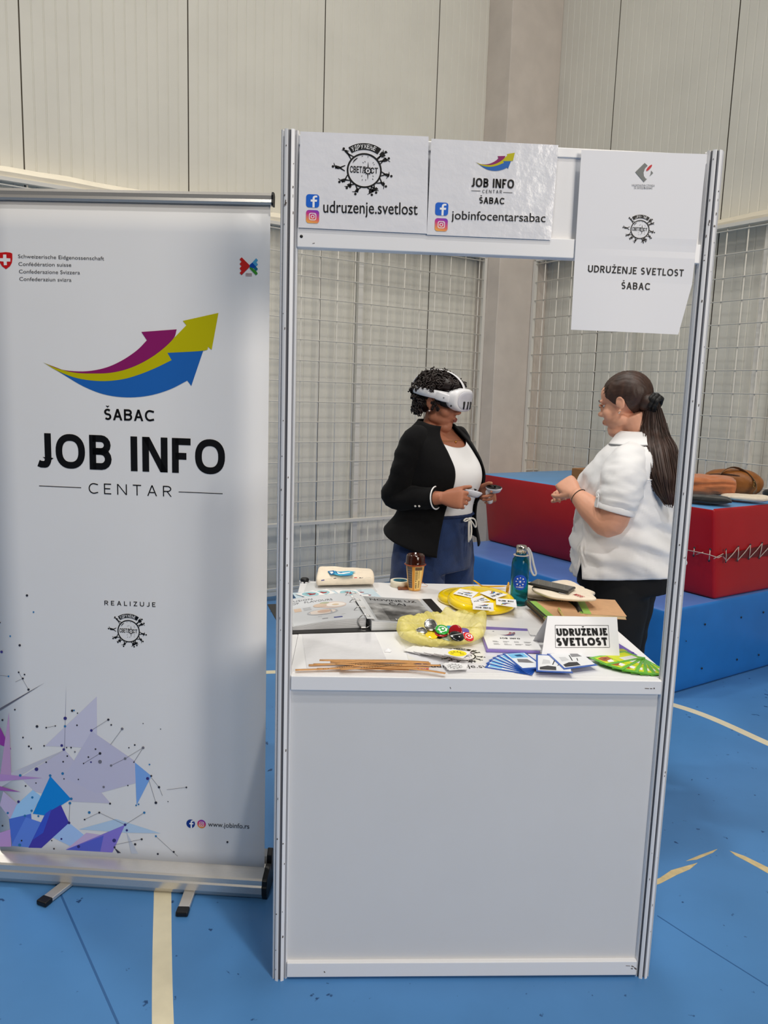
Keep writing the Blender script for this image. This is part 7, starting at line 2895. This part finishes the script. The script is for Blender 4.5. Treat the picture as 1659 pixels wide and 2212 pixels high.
for s in (1, -1):
    g = G()
    H2.ball(g, (s * .030, .0680, -.003), (.0112, .0112, .0070), 16, 12)
    ey = obj('eye', g, mat('eye_white', srgb(225, 220, 215), rough=.15, coat=.6), P2)
    g = G()
    H2.ball(g, (s * .0305, .0768, -.003), (.0056, .0034, .0050), 14, 8)
    obj('iris', g, mat('brown_iris', srgb(60, 40, 28), rough=.2), ey)
    g = G()
    g.tube([H2.w(s * x, .0955 - 6.5 * (x - .012) ** 2 * 1.9, z) for x, z in ((.012, .017), (.022, .021), (.034, .022), (.046, .016))], [.0022, .0028, .0024, .001], 8)
    obj('eyebrow', g, M_HAIR2, P2)
    g = G()
    g.tube([H2.w(s * x, .0905 - 9 * (x - .03) ** 2 * 3 - .0004, z) for x, z in ((.018, .000), (.024, .0025), (.031, .0030), (.038, .0015), (.043, -.002))], [.0020, .0042, .0052, .0042, .0016], 8)
    obj('eyelid', g, M_SK2, P2)
    g = G()
    g.tube([H2.w(s * x, .0925 - 9 * (x - .03) ** 2 * 3, z) for x, z in ((.020, -.0045), (.026, -.0050), (.032, -.0052), (.039, -.0045), (.045, -.0040))], [.0006, .0010, .0012, .0012, .0006], 6)
    obj('eyelashes', g, M_HAIR1, P2)
g = G()
g.sphere(H2.w(.083, -.003, -.046), .0026)
g.sphere(H2.w(.084, -.008, -.041), .0022)
obj('earring', g, M_METAL, P2)
g = G()
wv = B2.w((np.array(WR2) + np.array(EL2) * .06) / 1.06)
dd = B2.w(WR2) - B2.w((.205, .11, 1.16))
dd /= np.linalg.norm(dd)
a1 = np.cross(dd, B2.U)
a1 /= np.linalg.norm(a1)
a2 = np.cross(a1, dd)
g.tube([wv - dd * .008 + .0325 * (math.cos(t) * a1 + math.sin(t) * a2) for t in np.linspace(0, 2 * PI, 30, endpoint=False)], .0018, 6, closed=True)
obj('bracelet', g, mat('dark_bracelet', srgb(70, 60, 50), rough=.4, metal=.5), P2)

# trousers
gs = []
g = G()
B2.trunk(g, .84, 1.02, .006)
gs.append(g)
for s in (1, -1):
    g = G()
    B2.limb(g, [(s * .115, .0, .92), (s * .120, .0, .80), (s * .120, .005, .6), (s * .115, .008, .40), (s * .112, .0, .20), (s * .11, -.01, .06)], [.120, .118, .102, .086, .080, .080], 24, wr=.05, seed=s * 7)
    gs.append(g)
organic('trousers', gs, .009, M_BPANT, P2, 5, .5)
shoes(B2, P2, M_SHOEB, (.115, -.115))


# shirt
def sh_hem(t):
    slit = max(0, 1 - abs(t - .95) / .09) + max(0, 1 - abs(t + .95) / .09)
    return .905 - .028 * math.cos(t) + .070 * slit


def sh_wr(p, t, v):
    q = Vector((p[0] * 7, p[1] * 7, p[2] * 12 + t))
    low = max(0, .42 - v)
    drape = .007 * math.sin(p[2] * 62 + 2.6 * t + 1.8 * mnoise.noise(q)) * math.exp(-((v - .22) / .16) ** 2)
    return .017 * mnoise.fractal(q, 1, 2, 4) * (1 - .4 * v) + 1.5 * drape + .012 * math.sin(5 * t + 2) * low


g = B2.garment(sh_hem, lambda t: 1.432 - .012 * max(0, math.cos(t)), lambda v, t: .018 + .020 * (1 - v) ** 2 + .010 * math.exp(-((v - .12) / .12) ** 2), n=120, k=70, wrinkle=sh_wr)
shirt = obj('shirt', g, M_SHIRT, P2, solid=.002, offset=-1)
for s in (1, -1):
    g = G()
    el_ = np.array(EL2 if s > 0 else ER2)
    sh = np.array((s * .165, -.005, 1.350))
    m1 = np.array((s * .222, .005, 1.24))
    cu = m1 + (el_ - m1) * .58
    B2.limb(g, [(s * .105, -.012, 1.372), np.array((s * .172, -.006, 1.338)), (np.array((s * .172, -.006, 1.338)) + m1) / 2 + np.array((s * .008, 0, .006)), m1, m1 + (el_ - m1) * .3, cu], [.052, .070, .078, .080, .079, .070], 32, 9, wr=.11, seed=11 + s)
    slv = obj('sleeve', g, M_SHIRT, shirt)
    g = G()
    d_ = (el_ - m1) / np.linalg.norm(el_ - m1)
    dw = f2d(d_)
    a1 = np.cross(dw, B2.F)
    a1 /= np.linalg.norm(a1)
    a2 = np.cross(a1, dw)
    rs = []
    for f, r in ((-.012, .071), (-.010, .0755), (.010, .0765), (.012, .0735), (.010, .070), (-.010, .068)):
        rs.append([B2.w(cu) + dw * f + r * (1 + .02 * math.sin(5 * t)) * (math.cos(t) * a1 + math.sin(t) * a2) for t in np.linspace(0, 2 * PI, 36, endpoint=False)])
    g.rings(rs + [rs[0]], caps=(False, False))
    cf_ = obj('sleeve_cuff', g, M_SHIRT, slv, subd=1)
    if s > 0:
        g = G()
        q0 = B2.w(cu + np.array((.0, .0, .0)))
        out = (B2.L * .62 + B2.F * .75)
        out -= dw * (out @ dw)
        out /= np.linalg.norm(out)
        tv = np.cross(dw, out)
        q0 = q0 + out * .080
        g.prism([q0 + tv * x - dw * z + out * y for x, z, y in ((-.010, -.012, -.001), (.010, -.012, -.001), (.010, .030, .006), (0, .040, .007), (-.010, .030, .006))], out, .003)
        tb_ = obj('sleeve_tab', g, M_SHIRT, slv, bevel=.001)
        g = G()
        g.lathe([(0, .0025), (.004, .0025), (.005, .001), (.005, 0)], q0 - dw * .024 + out * .005, 14, ax=(tv, -dw, out))
        obj('tab_button', g, M_PEARL, tb_)
# collar: folded stand round the neck
g = G()
rs = []
for a in np.linspace(-2.75, 2.75, 48):
    th = PI + a
    p0 = B2.skin(1.430, th, .010)
    p1 = B2.skin(1.452, th, .012)
    p2 = B2.skin(1.447, th, .020)
    p3 = B2.skin(1.405 - .012 * abs(a) / 2.75, th, .024)
    rs.append([B2.w(p) for p in (p0, p1, p2, p3)])
g.rings(rs, caps=(False, False), closed=False)
obj('collar', g, M_SHIRT, shirt, solid=.002, subd=1)
# yoke seam across the back
g = G()
g.tube([B2.w(B2.skin(1.275 + .012 * math.cos(a), PI + a, .027)) for a in np.linspace(-1.25, 1.25, 30)], .0018, 6)
obj('yoke_seam', g, M_SHIRT, shirt)

# hair: smooth cap drawn back to a low ponytail
tie = H2.w(.010, -.112, -.022)
g = G()
nu, nv = 120, 40
vs = []
for j in range(nv + 1):
    ph = (j / nv) * PI * .999 + .0005
    for i in range(nu):
        th = 2 * PI * i / nu
        x, y, z = math.sin(ph) * math.sin(th), math.sin(ph) * math.cos(th), math.cos(ph)
        rx, ry, rz = .0815, .0985 if y < 0 else .0965, .0875
        p = np.array((x * rx, -.014 + y * ry, .030 + z * rz))
        # hairline: pull the cap inside the head over the face and under the ears
        front = y > .10
        line = .028 + .020 * (1 - abs(x)) if y > .55 else (.012 if y > .22 else -.016 - .02 * max(0, -y))
        hide = 0
        if p[1] > .012:
            zl = -.012 + (p[1] - .012) * 1.0 if p[1] < .062 else .036 + (p[1] - .062) * 1.25
            hide = min(1, max(0, (zl - p[2]) / .008))
        elif p[1] > -.034:
            zl = .014 if p[1] > -.022 else .014 - (-.022 - p[1]) * 5.0
            if p[1] > .004:
                zl = .014 - (p[1] - .004) * 3.2
            hide = min(1, max(0, (zl - p[2]) / .008))
        else:
            zl = -.062
            hide = min(1, max(0, (zl - p[2]) / .015))
        # strands run towards the tie
        tx, tz_ = p[0] - .010, p[2] + .022
        ang = math.atan2(tz_, tx * 1.0)
        ridge = .0011 * math.sin(ang * 46 + 2 * mnoise.noise(Vector((p[0] * 30, p[1] * 30, p[2] * 30)))) + .0008 * math.sin(ang * 90)
        k = 1 - .14 * hide + (ridge / .09) * (1 - hide)
        q = np.array((p[0] * k, -.014 + (p[1] + .014) * k, .030 + (p[2] - .030) * k))
        vs.append(H2.w(*q))
fs = [(j * nu + i, j * nu + (i + 1) % nu, (j + 1) * nu + (i + 1) % nu, (j + 1) * nu + i) for j in range(nv) for i in range(nu)]
g.add(vs, fs, 0, True)
H2.ball(g, (.008, -.088, -.018), (.040, .038, .036), 24, 16)
hair = obj('hair', g, M_HAIR2, P2)
# fine loose wisps along the hairline
g = G()
rr = random.Random(8)
for k in range(70):
    s = rr.choice((1, 1, -1))
    t = rr.random()
    x0, y0, z0 = s * (.060 + .018 * t), .060 - .085 * t, .055 - .050 * t + rr.uniform(-.006, .014)
    g.tube([H2.w(x0, y0 + .004, z0 - .006), H2.w(x0 * 1.03, y0 - .014, z0 + .006), H2.w(x0 * 1.02, y0 - .036, z0 + .006)], .0006, 4, caps=False)
obj('hair_wisps', g, M_HAIR2, hair)
g = G()
for r_, o_ in ((.027, 0), (.024, .014), (.023, -.013)):
    dirp = -H2.F * .75 - H2.U * .55
    dirp /= np.linalg.norm(dirp)
    a1 = np.cross(dirp, H2.L)
    a1 /= np.linalg.norm(a1)
    g.tube([tie + dirp * (.006 + o_) + r_ * (math.cos(t) * a1 + math.sin(t) * H2.L) * (1 + .08 * math.sin(7 * t)) for t in np.linspace(0, 2 * PI, 42, endpoint=False)], .0092, 8, closed=True)
obj('hair_tie', g, mat('black_scrunchie', srgb(14, 14, 15), rough=.6), hair)
# ponytail: bundle of strands
pp = [ony(1397, 897, c2[1] + .0), ony(1413, 925, c2[1] - .07), ony(1421, 970, c2[1] - .155), ony(1430, 1020, c2[1] - .20), ony(1438, 1060, c2[1] - .215), ony(1447, 1090, c2[1] - .22)]
pp[0] = tie
wd = [.024, .050, .066, .064, .042, .014]


def pth(t):
    f = t * (len(pp) - 1)
    i = min(int(f), len(pp) - 2)
    u = f - i
    p0, p1, p2, p3 = pp[max(i - 1, 0)], pp[i], pp[i + 1], pp[min(i + 2, len(pp) - 1)]
    c = .5 * (2 * p1 + (p2 - p0) * u + (2 * p0 - 5 * p1 + 4 * p2 - p3) * u * u + (3 * p1 - p0 - 3 * p2 + p3) * u ** 3)
    return c, wd[i] + (wd[i + 1] - wd[i]) * (u * u * (3 - 2 * u))


g = G()
view = np.array((.25, 1.0, 0))
view /= np.linalg.norm(view)
sidev = np.cross(view, (0, 0, 1.))
rs = []
for i in range(41):
    c, w_ = pth(i / 40)
    r = []
    for a in np.linspace(0, 2 * PI, 64, endpoint=False):
        rd = 1 + .05 * math.sin(a * 17 + i * .05) + .03 * math.sin(a * 29 - i * .08)
        r.append(c + sidev * w_ * .92 * math.cos(a) * rd + view * w_ * .50 * math.sin(a) * rd)
    rs.append(r)
g.rings(rs)
pony = obj('ponytail', g, M_HAIR2, hair)
g = G()
for k in range(170):
    a, rad = rr.uniform(0, 2 * PI), rr.uniform(.85, 1.12)
    t0, t1 = rr.uniform(0, .3), rr.uniform(.72, 1.0)
    pts = []
    for t in np.linspace(t0, t1, 12):
        c, w_ = pth(t)
        wv_ = 1 + .06 * math.sin(9 * t + k)
        pts.append(c + (sidev * w_ * .92 * math.cos(a) + view * w_ * .5 * math.sin(a)) * rad * wv_ - np.array((0, 0, .012)) * (t > .95) * rr.random())
    g.tube(pts, rr.uniform(.0008, .0018), 4, caps=False)
tag(obj('loose_strands', g, M_HAIR2, pony), kind='stuff')
